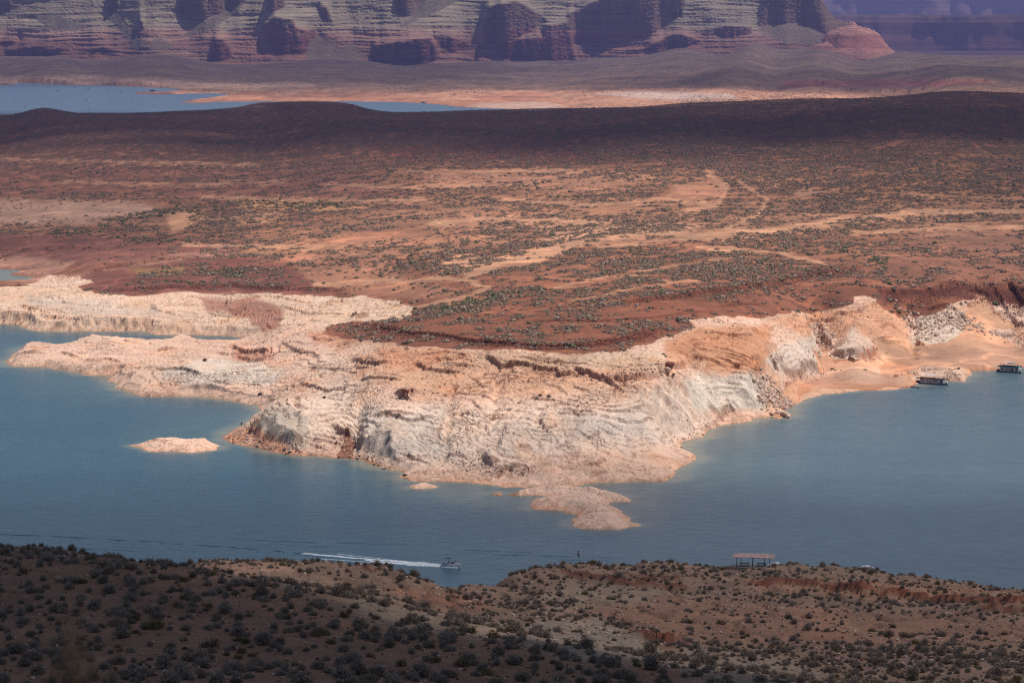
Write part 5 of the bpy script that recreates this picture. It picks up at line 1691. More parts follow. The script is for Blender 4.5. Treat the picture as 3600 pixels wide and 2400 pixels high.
for i_ in np.where(solo)[0]:
    g = bool(isg[i_])
    ms = green_meshes if g else scrub_meshes
    nm = 'green_bush' if g else 'desert_bush'
    o = new_obj(nm, ms[i_ % len(ms)], loc=ptsA[i_])
    o.scale = (size[i_],) * 3
    o.rotation_euler = (0, 0, rotA[i_])
    zn = next(t for f, t in zones if f(Xc[i_], Yc[i_]))
    big = 'large ' if size[i_] > 3.4 else ('small ' if size[i_] < 2.2 else '')
    pxx, pyy = project(Xc[i_], Yc[i_], zc[i_])
    spot = 'near the left edge' if pxx < 500 else 'left of the pale rock lobe' if pxx < 1100 else 'behind the left end of the rock' if pxx < 1500 else 'left of the long sand streak' if pxx < 1900 else 'behind the middle of the rock' if pxx < 2300 else 'behind the right bluffs' if pxx < 2800 else 'above the beach' if pxx < 3200 else 'near the right edge'
    depth = 'far back' if pyy < 700 else 'past the sand streak' if pyy < 820 else 'midway out' if pyy < 930 else 'on nearer red earth' if pyy < 1060 else 'close to the rock'
    shp = ('low', 'broad', 'round', 'tall')[i_ % 4]
    tag(o, f"{big}{shp} {'green' if g else 'grey brown'} bush {spot}, {depth}", 'bush', ('green' if g else 'grey brown') + ' bushes of the plain')

# ------------------------------------------------------------------ shrubs of the near hills
cells = []
for D0_, D1_, step in ((258, 345, 1.75), (345, 470, 1.75), (470, 600, 1.9), (600, 790, 2.1)):
    w = 0.165 * D1_
    gx = np.arange(-w, w, step)
    gy = np.arange(D0_, D1_, step)
    GX, GY = np.meshgrid(gx, gy)
    cells.append(np.stack([GX.ravel() + rng.uniform(-.5, .5, GX.size) * step, GY.ravel() + rng.uniform(-.5, .5, GX.size) * step], -1))
cells = np.concatenate(cells)
Xs, Ys = cells[:, 0], cells[:, 1]
zs = z_near(Xs, Ys)
pxs, pys = project(Xs, Ys, zs)
SM = np.full(PUU.shape, 0.42, np.float32)


def sden(poly, d, f=20):
    m = pmask(poly, f)
    SM[...] = SM * (1 - m) + m * d


sden([(-700, 1900), (620, 1985), (1000, 2080), (1300, 2200), (2000, 2290), (2600, 2400), (2600, 2500), (-700, 2500)], .43)
sden([(680, 1985), (1100, 2000), (1300, 2060), (1000, 2060), (750, 2010)], .30)
sden([(1300, 2010), (1500, 2060), (1650, 2140), (1500, 2140), (1350, 2080)], .14)
sden([(2050, 2120), (2250, 2090), (2600, 2110), (3000, 2145), (3500, 2170), (4200, 2190), (4200, 2270), (3200, 2255), (2800, 2240), (2500, 2245), (2250, 2210)], .09)
sden([(1850, 2190), (2100, 2170), (2230, 2230), (2350, 2300), (2100, 2300), (1850, 2260)], .12)
sden([(1650, 2195), (1760, 2190), (1800, 2230), (1680, 2240)], .05)
sden([(2400, 2255), (3200, 2265), (4200, 2300), (4200, 2420), (3100, 2420), (2600, 2330)], .78)
sden([(2400, 2280), (2650, 2300), (2950, 2400), (2500, 2400)], .35)
sden([(1700, 2010), (2400, 1975), (2600, 2010), (2300, 2060), (1800, 2070)], .6)
sden([(2600, 2045), (3000, 2070), (4200, 2140), (4200, 2120), (3000, 2050), (2700, 2035)], .12, 8)
sden([(2650, 2085), (3100, 2100), (4200, 2160), (4200, 2180), (3000, 2130), (2600, 2110)], .62, 10)
dn = bilerp(SM, PU, PV, pxs, pys)
cl = 0.5 * fbm(Xs / 9, Ys / 14, 3, 621)
keep = rng.random(len(Xs)) < np.clip(dn + cl, 0.02, 0.95)
keep &= ~((np.abs(Xs - SHX) < 6.5) & (np.abs(Ys - SHY) < 8))
Xs, Ys, zs, pxs, pys = [q[keep] for q in (Xs, Ys, zs, pxs, pys)]
kind = rng.random(len(Xs))
nearhill = bilerp(pmask([(-700, 1900), (620, 1985), (1000, 2080), (1300, 2200), (2000, 2290), (2600, 2400), (2600, 2500), (-700, 2500)], 10), PU, PV, pxs, pys) > .5
k_sage = kind < np.where(nearhill, 0.80, 0.62)
k_gold = (~k_sage) & (kind < np.where(nearhill, 0.90, 0.74))
k_tuft = ~(k_sage | k_gold)
ssz = np.where(nearhill, rng.lognormal(-0.18, 0.32, len(Xs)), rng.lognormal(-0.38, 0.36, len(Xs)))
ssz = np.clip(ssz, 0.25, 1.6) * np.where(k_tuft, 0.7, 1)
ptsS = np.stack([Xs, Ys, zs - 0.05 * ssz], -1)
rotS = rng.uniform(0, 6.28, len(Xs))
vis = (pxs > -40) & (pxs < 3640) & (pys < 2440)
ap = np.where(vis, ssz / Ys, 0)


def near_group(mask, n, meshes, nm, what, stuffname, stufflabel):
    ids = np.where(mask)[0]
    top = ids[np.argsort(-ap[ids])][:n]
    rest = np.setdiff1d(ids, top)
    for i_ in top:
        o = new_obj(nm, meshes[i_ % len(meshes)], loc=ptsS[i_])
        s_ = ssz[i_]
        o.scale = (s_ * rng.uniform(.9, 1.1), s_ * rng.uniform(.9, 1.1), s_ * rng.uniform(.85, 1.1))
        o.rotation_euler = (0, 0, rotS[i_])
        where = 'on the shaded slope at lower left' if (nearhill[i_] and Xs[i_] < -12) else ('on the shaded slope at bottom centre' if nearhill[i_] else ('on the low rise at bottom right' if pys[i_] > 2240 else 'on the sunlit hills by the shelter'))
        col_ = ['at the left edge', 'left of centre', 'under the speedboat', 'in the centre', 'right of centre', 'under the shelter', 'at the right edge'][int(np.clip(pxs[i_] // 515, 0, 6))]
        row_ = 'along the hill crest' if pys[i_] < 2010 else 'high on the slope' if pys[i_] < 2110 else 'midway down' if pys[i_] < 2230 else 'near the bottom'
        sz_ = 'large' if s_ > 1.15 else 'middling' if s_ > .85 else 'small'
        tag(o, f'{sz_} {what}, {row_} {col_}', 'shrub', f'{nm.replace("_", " ")} shrubs of the near hills')
    scatter_gn(stuffname, ptsS[rest], ssz[rest], rotS[rest], rng.integers(0, len(meshes), len(rest)), meshes, stufflabel)


near_group(k_sage, 300, sage_meshes, 'sagebrush', 'grey twiggy sagebrush', 'small_sagebrush', 'smaller grey sagebrush over the near hills')
near_group(k_gold, 120, gold_meshes, 'golden_shrub', 'low yellow brown brush', 'golden_brush', 'yellow brown brush among the sage')
scatter_gn('dry_grass', ptsS[k_tuft], ssz[k_tuft] * .8, rotS[k_tuft], rng.integers(0, 2, k_tuft.sum()), tuft_meshes, 'tufts of dry grass on the near hills')
print('near', len(Xs))

# the out of focus bush right in front of the camera
def near_bush():
    r = np.random.default_rng(77)
    V, Fc = [], []

    def tube(a, b, r0, r1):
        d = b - a
        s = np.cross(d, (0.3, 0.9, 0.2))
        s /= np.linalg.norm(s)
        t = np.cross(d, s)
        t /= np.linalg.norm(t)
        k = len(V)
        for c, rr in ((a, r0), (b, r1)):
            for j in range(3):
                an = 2.094 * j
                V.append(c + (s * math.cos(an) + t * math.sin(an)) * rr)
        for j in range(3):
            Fc.append((k + j, k + (j + 1) % 3, k + 3 + (j + 1) % 3, k + 3 + j))

    def leaf(c, s):
        d = r.normal(0, 1, 3)
        d /= np.linalg.norm(d)
        e = np.cross(d, r.normal(0, 1, 3))
        e /= np.linalg.norm(e)
        k = len(V)
        V.extend([c - e * s * .35, c + e * s * .35, c + d * s])
        Fc.append((k, k + 1, k + 2))
    for i in range(150):
        th = r.uniform(0, 6.28)
        sp = r.uniform(0, 0.62)
        top = np.array([math.cos(th) * sp, math.sin(th) * sp * .8, 1.3 * math.sqrt(max(0.05, 1 - (sp / .74) ** 2)) * r.uniform(.82, 1.04)])
        base = top * np.array([.12, .12, 0])
        m = base + (top - base) * .5 + r.normal(0, .05, 3)
        tube(base, m, .009, .006)
        tube(m, top, .006, .002)
        for q in range(7):
            e = m + (top - m) * r.uniform(.1, 1) + r.normal(0, .055, 3)
            tube(m + (e - m) * .3, e, .003, .0015)
            for w_ in range(5):
                leaf(e + r.normal(0, .018, 3), .022)
    return mesh_from('near_twigs', V, Fc, M_twig)


bx_, by_ = (235 - 1800) / F * 8.0, 8.0
zb_ = float(z_near(np.array([bx_]), np.array([by_]))[0])
nb = new_obj('leafy_bush', near_bush(), loc=(bx_, by_, zb_))
top_z = unproj_d(300, 2215, 8.0)[2]
nb.scale = (0.42, 0.42, (top_z - zb_) / 1.3)
tag(nb, 'blurred dark brown bush close to the camera at bottom left', 'bush')

# ------------------------------------------------------------------ small hard-surface builder
class MB:
    def __init__(self):
        self.V, self.F = [], []

    def box(self, x0, x1, y0, y1, z0, z1, sh=0.0):
        k = len(self.V)
        self.V += [(x0, y0, z0), (x1, y0, z0), (x1, y1, z0), (x0, y1, z0), (x0 + sh, y0, z1), (x1 + sh, y0, z1), (x1 + sh, y1, z1), (x0 + sh, y1, z1)]
        self.F += [(k, k + 3, k + 2, k + 1), (k + 4, k + 5, k + 6, k + 7), (k, k + 1, k + 5, k + 4), (k + 1, k + 2, k + 6, k + 5), (k + 2, k + 3, k + 7, k + 6), (k + 3, k, k + 4, k + 7)]
        return self

    def bar(self, a, b, r=0.04, n=6, r1=None):
        a, b = Vector(a), Vector(b)
        d = (b - a).normalized()
        s = d.orthogonal().normalized()
        t = d.cross(s)
        k = len(self.V)
        for c, rr in ((a, r), (b, r if r1 is None else r1)):
            for j in range(n):
                an = 2 * math.pi * j / n
                self.V.append(tuple(c + (s * math.cos(an) + t * math.sin(an)) * rr))
        for j in range(n):
            self.F.append((k + j, k + (j + 1) % n, k + n + (j + 1) % n, k + n + j))
        self.F.append(tuple(k + j for j in reversed(range(n))))
        self.F.append(tuple(k + n + j for j in range(n)))
        return self

    def loft(self, rings, cap=True):
        k = len(self.V)
        n = len(rings[0])
        for r in rings:
            self.V += [tuple(p) for p in r]
        for i in range(len(rings) - 1):
            for j in range(n):
                a = k + i * n + j
                b = k + i * n + (j + 1) % n
                self.F.append((a, b, b + n, a + n))
        if cap:
            self.F.append(tuple(k + j for j in reversed(range(n))))
            self.F.append(tuple(k + (len(rings) - 1) * n + j for j in range(n)))
        return self

    def lathe(self, prof, n=14, c=(0, 0, 0)):
        return self.loft([[(c[0] + r * math.cos(2 * math.pi * j / n), c[1] + r * math.sin(2 * math.pi * j / n), c[2] + z) for j in range(n)] for r, z in prof])

    def build(self, name, mat, parent=None, smooth=False, bevel=0.0):
        me = mesh_from(name, self.V, self.F, mat, smooth)
        bmm = bmesh.new()
        bmm.from_mesh(me)
        bmesh.ops.recalc_face_normals(bmm, faces=bmm.faces)
        bmm.to_mesh(me)
        bmm.free()
        o = new_obj(name, me, parent)
        if bevel:
            md = o.modifiers.new('bevel', 'BEVEL')
            md.width = bevel
            md.segments = 2
        return o


M_white = flat_mat('white_gelcoat', (0.62, 0.61, 0.60), 0.35, 0.5, vary=.06)
M_cream = flat_mat('cream_panel', (0.50, 0.47, 0.47), 0.5, 0.4, vary=.08)
M_glass = flat_mat('dark_glass', (0.012, 0.014, 0.02), 0.08, 0.6)
M_black = flat_mat('black_trim', (0.018, 0.018, 0.022), 0.5, 0.4)
M_navy = flat_mat('navy_canvas', (0.012, 0.022, 0.10), 0.8, 0.2)
M_teal = flat_mat('teal_canvas', (0.01, 0.16, 0.17), 0.7, 0.3)
M_slate = flat_mat('slate_hull', (0.07, 0.08, 0.11), 0.45, 0.4)
M_maroon = flat_mat('maroon_trim', (0.06, 0.012, 0.014), 0.6, 0.3)
M_alu = flat_mat('aluminium', (0.45, 0.46, 0.47), 0.35, 0.5, 0.6)
M_red = flat_mat('buoy_red', (0.35, 0.012, 0.02), 0.5, 0.4)
M_wood = flat_mat('weathered_pole', (0.09, 0.06, 0.045), 0.85, 0.2, vary=.3)
M_ramada = flat_mat('sun_bleached_lath', (0.52, 0.32, 0.28), 0.85, 0.2, vary=.35, scale=1.2)
M_bench = flat_mat('green_bench', (0.02, 0.035, 0.03), 0.6, 0.3)
M_conc = flat_mat('concrete', (0.28, 0.24, 0.21), 0.9, 0.2, vary=.15)
M_asph = flat_mat('asphalt', (0.045, 0.045, 0.055), 0.95, 0.2, vary=.15)
M_grey = flat_mat('grey_hull', (0.6, 0.58, 0.6), 0.35, 0.5)
M_skin = flat_mat('skin', (0.32, 0.17, 0.11), 0.6, 0.3)
M_cloth = [flat_mat('dark_clothes', (0.02, 0.02, 0.025), 0.9, 0.1), flat_mat('blue_clothes', (0.03, 0.05, 0.12), 0.9, 0.1), flat_mat('white_shirt', (0.6, 0.6, 0.6), 0.9, 0.1), flat_mat('red_clothes', (0.2, 0.03, 0.03), 0.9, 0.1)]
M_hair = flat_mat('dark_hair', (0.015, 0.01, 0.008), 0.8, 0.2)
M_foam = flat_mat('foam', (0.72, 0.75, 0.77), 0.9, 0.1, vary=.12, scale=1.5)
M_darkstone = terrain_mat('dark_stone', [0.8, 3.0], 2.5, 0.2, contrast=.25)


def hull_rings(L, W, zb, zd, bow=0.35, n=9, rise=0.0):
    """boat hull, bow at +x"""
    rings = []
    for i in range(n):
        t = i / (n - 1)
        x = -L / 2 + L * t
        w = W / 2 * (1 - max(0, (t - (1 - bow)) / bow) ** 1.8 * 0.97)
        zk = zb + rise * max(0, (t - .5) / .5) ** 2 * .8
        zz = zd + rise * max(0, (t - .4) / .6) ** 2
        wc = w * .82
        rings.append([(x, -w, zz), (x, -wc, zb * .35 + zk * .65), (x - 0, 0, zk - 0.12 * (1 - t * .3)), (x, wc, zb * .35 + zk * .65), (x, w, zz), (x, w * .9, zz + .02), (x, -w * .9, zz + .02)])
    return rings


# ------------------------------------------------------------------ houseboats
def houseboat(name, label, loc, yaw, L, W, style):
    t = empty(name, loc, yaw)
    tag(t, label, 'houseboat')
    hm = M_slate
    MB().loft(hull_rings(L, W, -0.35, 0.55, bow=.16)).build('hull', hm, t)
    MB().box(-L / 2 + .1, L / 2 - 1.4, -W / 2 + .05, W / 2 - .05, .575, .66).build('deck', M_grey, t)
    c0, c1 = -L / 2 + L * .15, L / 2 - L * .22
    wall = MB()
    wy = W / 2 - .35
    wall.box(c0, c1, -wy, wy, .665, 2.75)
    cab = wall.build('cabin', M_cream, t)
    roof = MB().box(-L / 2 + .3, L / 2 - .7, -W / 2 - .05, W / 2 + .05, 2.76, 2.92).build('roof', M_maroon if style == 0 else M_cream, t)
    # windows on both long sides
    wins = [(.03, .17, 1.45, 2.35), (.36, .42, 1.4, 2.3), (.50, .60, 1.95, 2.25), (.64, .69, 1.4, 2.3), (.72, .84, 1.5, 2.4)] if style == 0 else [(.10, .22, 1.5, 2.4), (.38, .50, 1.5, 2.4), (.58, .70, 1.5, 2.4), (.82, .9, 1.2, 2.4)]
    for sy in (-1, 1):
        for a_, b_, z0, z1 in wins:
            x0, x1 = c0 + (c1 - c0) * a_, c0 + (c1 - c0) * b_
            f = MB().box(x0 - .07, x1 + .07, sy * wy - .03, sy * wy + .03, z0 - .07, z1 + .07).build('window', M_white if style else M_cream, t)
            MB().box(x0, x1, sy * (wy + .01) - .03, sy * (wy + .01) + .03, z0, z1).build('pane', M_glass, f)
        dx0 = c0 + (c1 - c0) * (.50 if style == 0 else .74)
        d = MB().box(dx0, dx0 + .85, sy * wy - .035, sy * wy + .035, .7, 1.75 if style == 0 else 2.45).build('door', M_glass, t)
        MB().box(dx0 + .72, dx0 + .78, sy * (wy + .05) - .03, sy * (wy + .05) + .03, 1.2, 1.3).build('handle', M_alu, d)
        if style:
            MB().box(c0 + .3, c1 - 3.2, sy * (wy + .006) - .004, sy * (wy + .006) + .004, .9, 1.2, sh=.35).build('hull_stripe', M_navy, t)
    # end doors
    MB().box(c1 - .02, c1 + .03, -1.0, 1.0, .75, 2.5).build('front_door', M_glass, t)
    # posts under the roof at both ends
    for x in (-L / 2 + .6, L / 2 - 1.6):
        for sy in (-1, 1):
            MB().bar((x, sy * (W / 2 - .2), .6), (x, sy * (W / 2 - .2), 2.76), .05).build('roof_post', M_alu, t)
    # deck rails
    for xa, xb in ((-L / 2 + .25, c0 - .1), (c1 + .1, L / 2 - 1.7)):
        m = MB()
        for sy in (-1, 1):
            m.bar((xa, sy * (W / 2 - .12), 1.6), (xb, sy * (W / 2 - .12), 1.6), .03)
            m.bar((xa, sy * (W / 2 - .12), 1.1), (xb, sy * (W / 2 - .12), 1.1), .02)
            for q in range(5):
                xx = xa + (xb - xa) * q / 4
                m.bar((xx, sy * (W / 2 - .12), .66), (xx, sy * (W / 2 - .12), 1.6), .025)
        m.build('railing', M_black, t)
    # upper rail with cloth panels
    m = MB()
    z = 2.93
    xa, xb = -L / 2 + .9, L / 2 - 1.3
    for sy in (-1, 1):
        m.bar((xa, sy * (W / 2 - .1), z + .85), (xb, sy * (W / 2 - .1), z + .85), .03)
        for q in range(13):
            xx = xa + (xb - xa) * q / 12
            m.bar((xx, sy * (W / 2 - .1), z), (xx, sy * (W / 2 - .1), z + .85), .025)
    m.build('upper_railing', M_maroon if style == 0 else M_black, t)
    pl = MB()
    for sy in (-1, 1):
        pl.box(xa, xb, sy * (W / 2 - .1) - .012, sy * (W / 2 - .1) + .012, z + .08, z + (.42 if style == 0 else .75))
    pl.build('rail_panel', M_black if style == 0 else M_teal, t)
    # water slide at the stern end, curling down to the water
    sl = []
    for i in range(10):
        q = i / 9
        xx = L / 2 - 1.2 + 2.3 * q
        zz = 3.3 - 2.9 * math.sin(q * math.pi / 2) ** 1.1 + (.25 if q > .9 else 0)
        sl.append([(xx, W / 2 * -.55 - .35, zz + .2), (xx, W / 2 * -.55 - .28, zz), (xx, W / 2 * -.55 + .28, zz), (xx, W / 2 * -.55 + .35, zz + .2), (xx, W / 2 * -.55 + .25, zz + .06), (xx, W / 2 * -.55 - .25, zz + .06)])
    MB().loft(sl).build('slide', M_white, t)
    if style == 0:
        # big white shade over the roof deck
        cn = MB().box(-L / 2 + 2.6, L / 2 - L * .42, -W / 2 + .5, W / 2 - .5, 4.95, 5.06).build('canopy', M_white, t)
        for x in (-L / 2 + 2.8, L / 2 - L * .44):
            for sy in (-1, 1):
                MB().bar((x, sy * (W / 2 - .6), 2.93), (x, sy * (W / 2 - .6), 4.95), .05).build('canopy_post', M_alu, t)
        MB().box(L * .08, L * .28, -.9, .9, 3.0, 3.5).build('roof_locker', M_white, t)
        MB().bar((L * .36, 0, 2.9), (L * .40, 0, 4.6), .03).build('flag_pole', M_black, t)
    else:
        cn = MB().box(-L / 2 + 3.0, -L / 2 + 9.4, -W / 2 + .4, W / 2 - .4, 5.5, 5.62).build('canopy', M_grey, t)
        cn2 = MB().box(-L / 2 + 6.4, -L / 2 + 11.5, -W / 2 + .3, W / 2 - .3, 5.0, 5.12).build('canopy', M_teal, t)
        cn2['label'] = 'turquoise canopy'
        for x, zt in ((-L / 2 + 2.2, 5.5), (-L / 2 + 6.9, 5.0), (-L / 2 + 11.2, 5.0)):
            for sy in (-1, 1):
                MB().bar((x, sy * (W / 2 - .4), 2.93), (x + .7, sy * (W / 2 - .4), zt), .10).build('canopy_post', M_black, t)
        MB().box(-L / 2 + 2.2, -L / 2 + 8, -W / 2 + .15, W / 2 - .15, 2.95, 3.55).build('sun_deck', M_navy, t)
        MB().box(L / 2 - 5.6, L / 2 - 1.5, -W / 2 + .1, W / 2 - .1, 2.94, 3.35).build('deck_cushion', M_teal, t)
        MB().bar((L / 2 - 1.8, W / 2 - .2, 2.9), (L / 2 - 1.6, W / 2 - .2, 5.6), .02).build('antenna', M_black, t)
        MB().box(-L / 2 - .9, -L / 2 + 1.1, -W / 2 + .3, W / 2 - .3, 2.95, 3.1).build('stern_roof', M_white, t)
    m = MB()
    m.box(-L / 2 - .1, -L / 2 + 1.3, -1.2, 1.2, .67, 1.35)
    m.build('stern_box', M_black, t)
    m = MB()
    for sy in (-.8, .8):
        m.box(L / 2 - 1.2, L / 2 - .5, sy - .25, sy + .25, .3, 1.35)
    m.build('outboard_motor', M_black, t)
    return t


def on_water(px, py):
    x, y = unproj(px, py, 0)
    return (x, y, 0.0)


houseboat('houseboat', 'white houseboat with dark roof and white canopy beached near the rock lump', on_water(3279, 1349), R(-36), 19.5, 4.6, 0)
houseboat('houseboat', 'teal trimmed houseboat with turquoise canopy at the right edge', on_water(3551, 1308), R(-38), 15.5, 4.6, 1)


# ------------------------------------------------------------------ people
def person(px, py, label, h, cloth, legs, arm=0.4, step=0.15, rot=0.0, loc=None, seated=False):
    """one continuous body: skinned skeleton, with hair and clothing as separate pieces"""
    loc = loc if loc else pick(px, py)
    t = empty('person', loc, rot)
    tag(t, label, 'person')
    k = h / 1.75
    J = [(0, 0, .95), (0, 0, 1.15), (0, 0, 1.40), (0, 0, 1.50), (0, .02, 1.63), (0, .03, 1.72),
         (.18, 0, 1.40), (.24, .05, 1.14), (.24 + .05 * arm, .12 + arm * .3, .92), (.25, .2 + arm * .3, .84),
         (-.18, 0, 1.40), (-.25, -.02, 1.14), (-.26, .06, .90), (-.26, .08, .82),
         (.10, 0, .90), (.11, step, .50), (.11, step * .8, .08), (.11, step * .8 + .16, .03),
         (-.10, 0, .90), (-.11, -step * .3, .50), (-.11, -step, .08), (-.11, -step + .16, .03)]
    if seated:
        J = [(a, b, c - .5) for a, b, c in J]
        J[15], J[16], J[17] = (.14, .42, .42), (.14, .45, .05), (.14, .6, .03)
        J[19], J[20], J[21] = (-.14, .42, .42), (-.14, .45, .05), (-.14, .6, .03)
    E = [(0, 1), (1, 2), (2, 3), (3, 4), (4, 5), (2, 6), (6, 7), (7, 8), (8, 9), (2, 10), (10, 11), (11, 12), (12, 13), (0, 14), (14, 15), (15, 16), (16, 17), (0, 18), (18, 19), (19, 20), (20, 21)]
    rad = [.14, .13, .15, .055, .095, .08, .06, .045, .035, .03, .06, .045, .035, .03, .09, .06, .04, .035, .09, .06, .04, .035]
    me = bpy.data.meshes.new('body')
    me.from_pydata([(a * k, b * k, c * k) for a, b, c in J], E, [])
    bs = bmesh.new()
    bs.from_mesh(me)
    lay = bs.verts.layers.skin.verify()
    bs.verts.ensure_lookup_table()
    for i, r_ in enumerate(rad):
        bs.verts[i][lay].radius = (r_ * k, r_ * k * .85)
        bs.verts[i][lay].use_root = i == 0
    bs.to_mesh(me)
    bs.free()
    me.materials.append(M_skin)
    o = new_obj('body', me, t)
    o.modifiers.new('skin', 'SKIN')
    sb = o.modifiers.new('sub', 'SUBSURF')
    sb.levels = sb.render_levels = 1
    dz_ = -.5 if seated else 0
    MB().loft([[(math.cos(a) * rx * k, math.sin(a) * ry * k, (z + dz_) * k) for a in np.linspace(0, 2 * math.pi, 10, endpoint=False)] for rx, ry, z in
               [(.17, .13, .88), (.17, .13, 1.0), (.16, .12, 1.12), (.20, .14, 1.3), (.21, .13, 1.40), (.10, .09, 1.46)]]).build('shirt', M_cloth[cloth], t, True)
    m = MB()
    for hp, kn in ((14, 15), (18, 19)):
        a_ = Vector(J[hp]) * k
        b_ = Vector(J[kn]) * k
        m.bar(a_, b_, .105 * k, 8, .085 * k)
    m.build('shorts', M_cloth[legs], t, True)
    MB().lathe([(.02, .12), (.08, .1), (.105, .04), (.10, -.03), (.06, -.06)], 10, (0, 0 * k, (1.70 + dz_) * k)).build('hair', M_hair, t, True)
    return t


for q, (px_, cl_, lg_, lb_) in enumerate([(3144, 0, 0, 'leftmost standing person of the dark group on the beach'), (3149, 1, 0, 'second standing person from the left in the beach group'),
                                          (3153, 3, 0, 'third person from the left in the beach group, wearing red'), (3156.5, 0, 1, 'rightmost standing person of the dark group on the beach')]):
    o = person(px_, 1327 - (q % 2), lb_, 1.72 + .05 * (q % 3), cl_, lg_, .3 + .2 * q, .12, rot=q * 1.3)
    o['group'] = 'people standing on the beach'
person(3196.5, 1334, 'lone person in a white shirt on the shore by the houseboat', 1.75, 2, 0, .5, .2, rot=1.0)


# ------------------------------------------------------------------ jet ski pair by the houseboat
def jet_ski(label, px, py, rz):
    t = empty('jet_ski', on_water(px, py), rz)
    tag(t, label, 'jet ski')
    MB().loft(hull_rings(3.1, 1.15, -.15, .32, bow=.5, rise=.18)).build('hull', M_black, t, True)
    MB().loft([[(x, -w, .34 + z0), (x, -w * .8, .34 + z), (x, w * .8, .34 + z), (x, w, .34 + z0)] for x, w, z, z0 in [(-1.4, .3, .25, 0), (-.6, .3, .4, 0), (.0, .26, .42, 0), (.4, .34, .7, 0), (.9, .3, .45, 0), (1.3, .1, .2, .1)]]).build('seat', M_white, t)
    MB().bar((.35, -.38, 1.12), (.35, .38, 1.12), .035).bar((.35, 0, .8), (.35, 0, 1.12), .05).build('handlebar', M_black, t)
    return t


jet_ski('dark jet ski nosed onto the shore left of the beached houseboat', 3211, 1361, R(-15))['group'] = 'jet skis on the shore'
jet_ski('white seated jet ski afloat between the other one and the houseboat', 3225, 1363, R(-20))['group'] = 'jet skis on the shore'


# ------------------------------------------------------------------ speedboat and its wake
sbx, sby, _ = on_water(1587, 1992)
hdg = R(-24)
t = empty('speedboat', (sbx, sby, .12), hdg)
t.rotation_euler = (0, R(-4), hdg)
tag(t, 'white and grey speedboat with blue bimini top running fast', 'speedboat')
L = 7.4
hr = hull_rings(L, 2.5, -.25, .95, bow=.48, n=13, rise=.25)
MB().loft(hr).build('hull', M_grey, t, True)
MB().loft([[(x, -w, z), (x, -w * .9, z + .12), (x, w * .9, z + .12), (x, w, z)] for x, w, z in
           [(-L / 2 + L * i / 12, 1.24 * (1 - max(0, (i / 12 - .52) / .48) ** 1.8 * .95), .97 + .25 * max(0, (i / 12 - .4) / .6) ** 2) for i in range(13)]]).build('gunwale', M_white, t)
MB().box(-3.2, 1.0, -.95, .95, 1.1, 1.13).build('cockpit', M_black, t)
for sx in (-2.6, -.6, .1):
    for sy in ((-.6, .6) if sx > -2 else (0,)):
        m = MB()
        w_ = .28 if sx > -2 else .9
        m.box(sx - .3, sx + .3, sy - w_, sy + w_, 1.12, 1.35).box(sx - .38, sx - .26, sy - w_, sy + w_, 1.3, 1.75)
        m.build('seat', M_white, t)
m = MB()
m.loft([[(.65, -1.05, 1.12), (1.25, -.55, 1.12), (1.25, .55, 1.12), (.65, 1.05, 1.12)], [(.25, -1.0, 1.75), (.85, -.5, 1.75), (.85, .5, 1.75), (.25, 1.0, 1.75)]], False).build('windshield', M_glass, t)
MB().bar((.25, -1.0, 1.76), (.85, -.5, 1.76), .03).bar((.85, -.5, 1.76), (.85, .5, 1.76), .03).bar((.85, .5, 1.76), (.25, 1.0, 1.76), .03).build('windshield_frame', M_alu, t)
cn = [[(x, y, 2.95 + .12 * math.cos(y * 1.2) + .14 * math.cos((x + 1.3) * 1.2) + dz) for y in np.linspace(-1.1, 1.1, 7)] + [(x, y, 2.88 + .12 * math.cos(y * 1.2) + .14 * math.cos((x + 1.3) * 1.2) + dz) for y in np.linspace(1.1, -1.1, 7)]
      for x, dz in zip(np.linspace(-2.6, .05, 8), [-.14, -.03, 0, .02, .02, .02, .04, .06])]
MB().loft(cn).build('bimini_top', M_navy, t, True)
for x0, x1 in ((-1.3, -2.4), (-1.3, -1.2), (-1.3, -.1)):
    for sy in (-1.12, 1.12):
        MB().bar((x0, sy, 1.1), (x1, sy * .97, 2.95), .022).build('bimini_pole', M_alu, t)
MB().box(-3.75, -3.3, -.9, .9, .25, .4).build('swim_platform', M_white, t)
mw = t.matrix_world.copy()


def in_boat(p):
    M_ = Matrix.Translation(Vector((sbx, sby, .12))) @ t.rotation_euler.to_matrix().to_4x4()
    v_ = M_ @ Vector(p)
    return tuple(v_)


person(0, 0, 'driver in dark clothes seated at the speedboat helm', 1.75, 0, 0, .7, rot=hdg - math.pi / 2, loc=in_boat((-.75, -.6, .95)), seated=True)
person(0, 0, 'passenger in dark blue seated beside the speedboat driver', 1.7, 1, 0, .3, rot=hdg - math.pi / 2, loc=in_boat((-.75, .6, .95)), seated=True)
person(0, 0, 'passenger seated in the speedboat bow behind the rail', 1.7, 0, 1, .3, rot=hdg - math.pi / 2, loc=in_boat((1.7, .15, .98)), seated=True)

# foam of the wake: thousands of small low froth mounds along the track
fx = math.cos(hdg)
fy = math.sin(hdg)
r = np.random.default_rng(5)
V_, F_ = [], []
wake_end = on_water(1055, 1946)
wl = math.hypot(wake_end[0] - sbx, wake_end[1] - sby)
dxw, dyw = (wake_end[0] - sbx) / wl, (wake_end[1] - sby) / wl
nxw, nyw = -dyw, dxw


def froth(x, y, rx, ry, hgt, ang):
    n = 6
    k = len(V_)
    for j in range(n):
        a_ = 2 * math.pi * j / n
        q = r.uniform(.6, 1.2)
        ex, ey = math.cos(a_) * rx * q, math.sin(a_) * ry * q
        V_.append((x + ex * math.cos(ang) - ey * math.sin(ang), y + ex * math.sin(ang) + ey * math.cos(ang), 0.012))
    V_.append((x, y, hgt))
    for j in range(n):
        F_.append((k + j, k + (j + 1) % n, k + n))


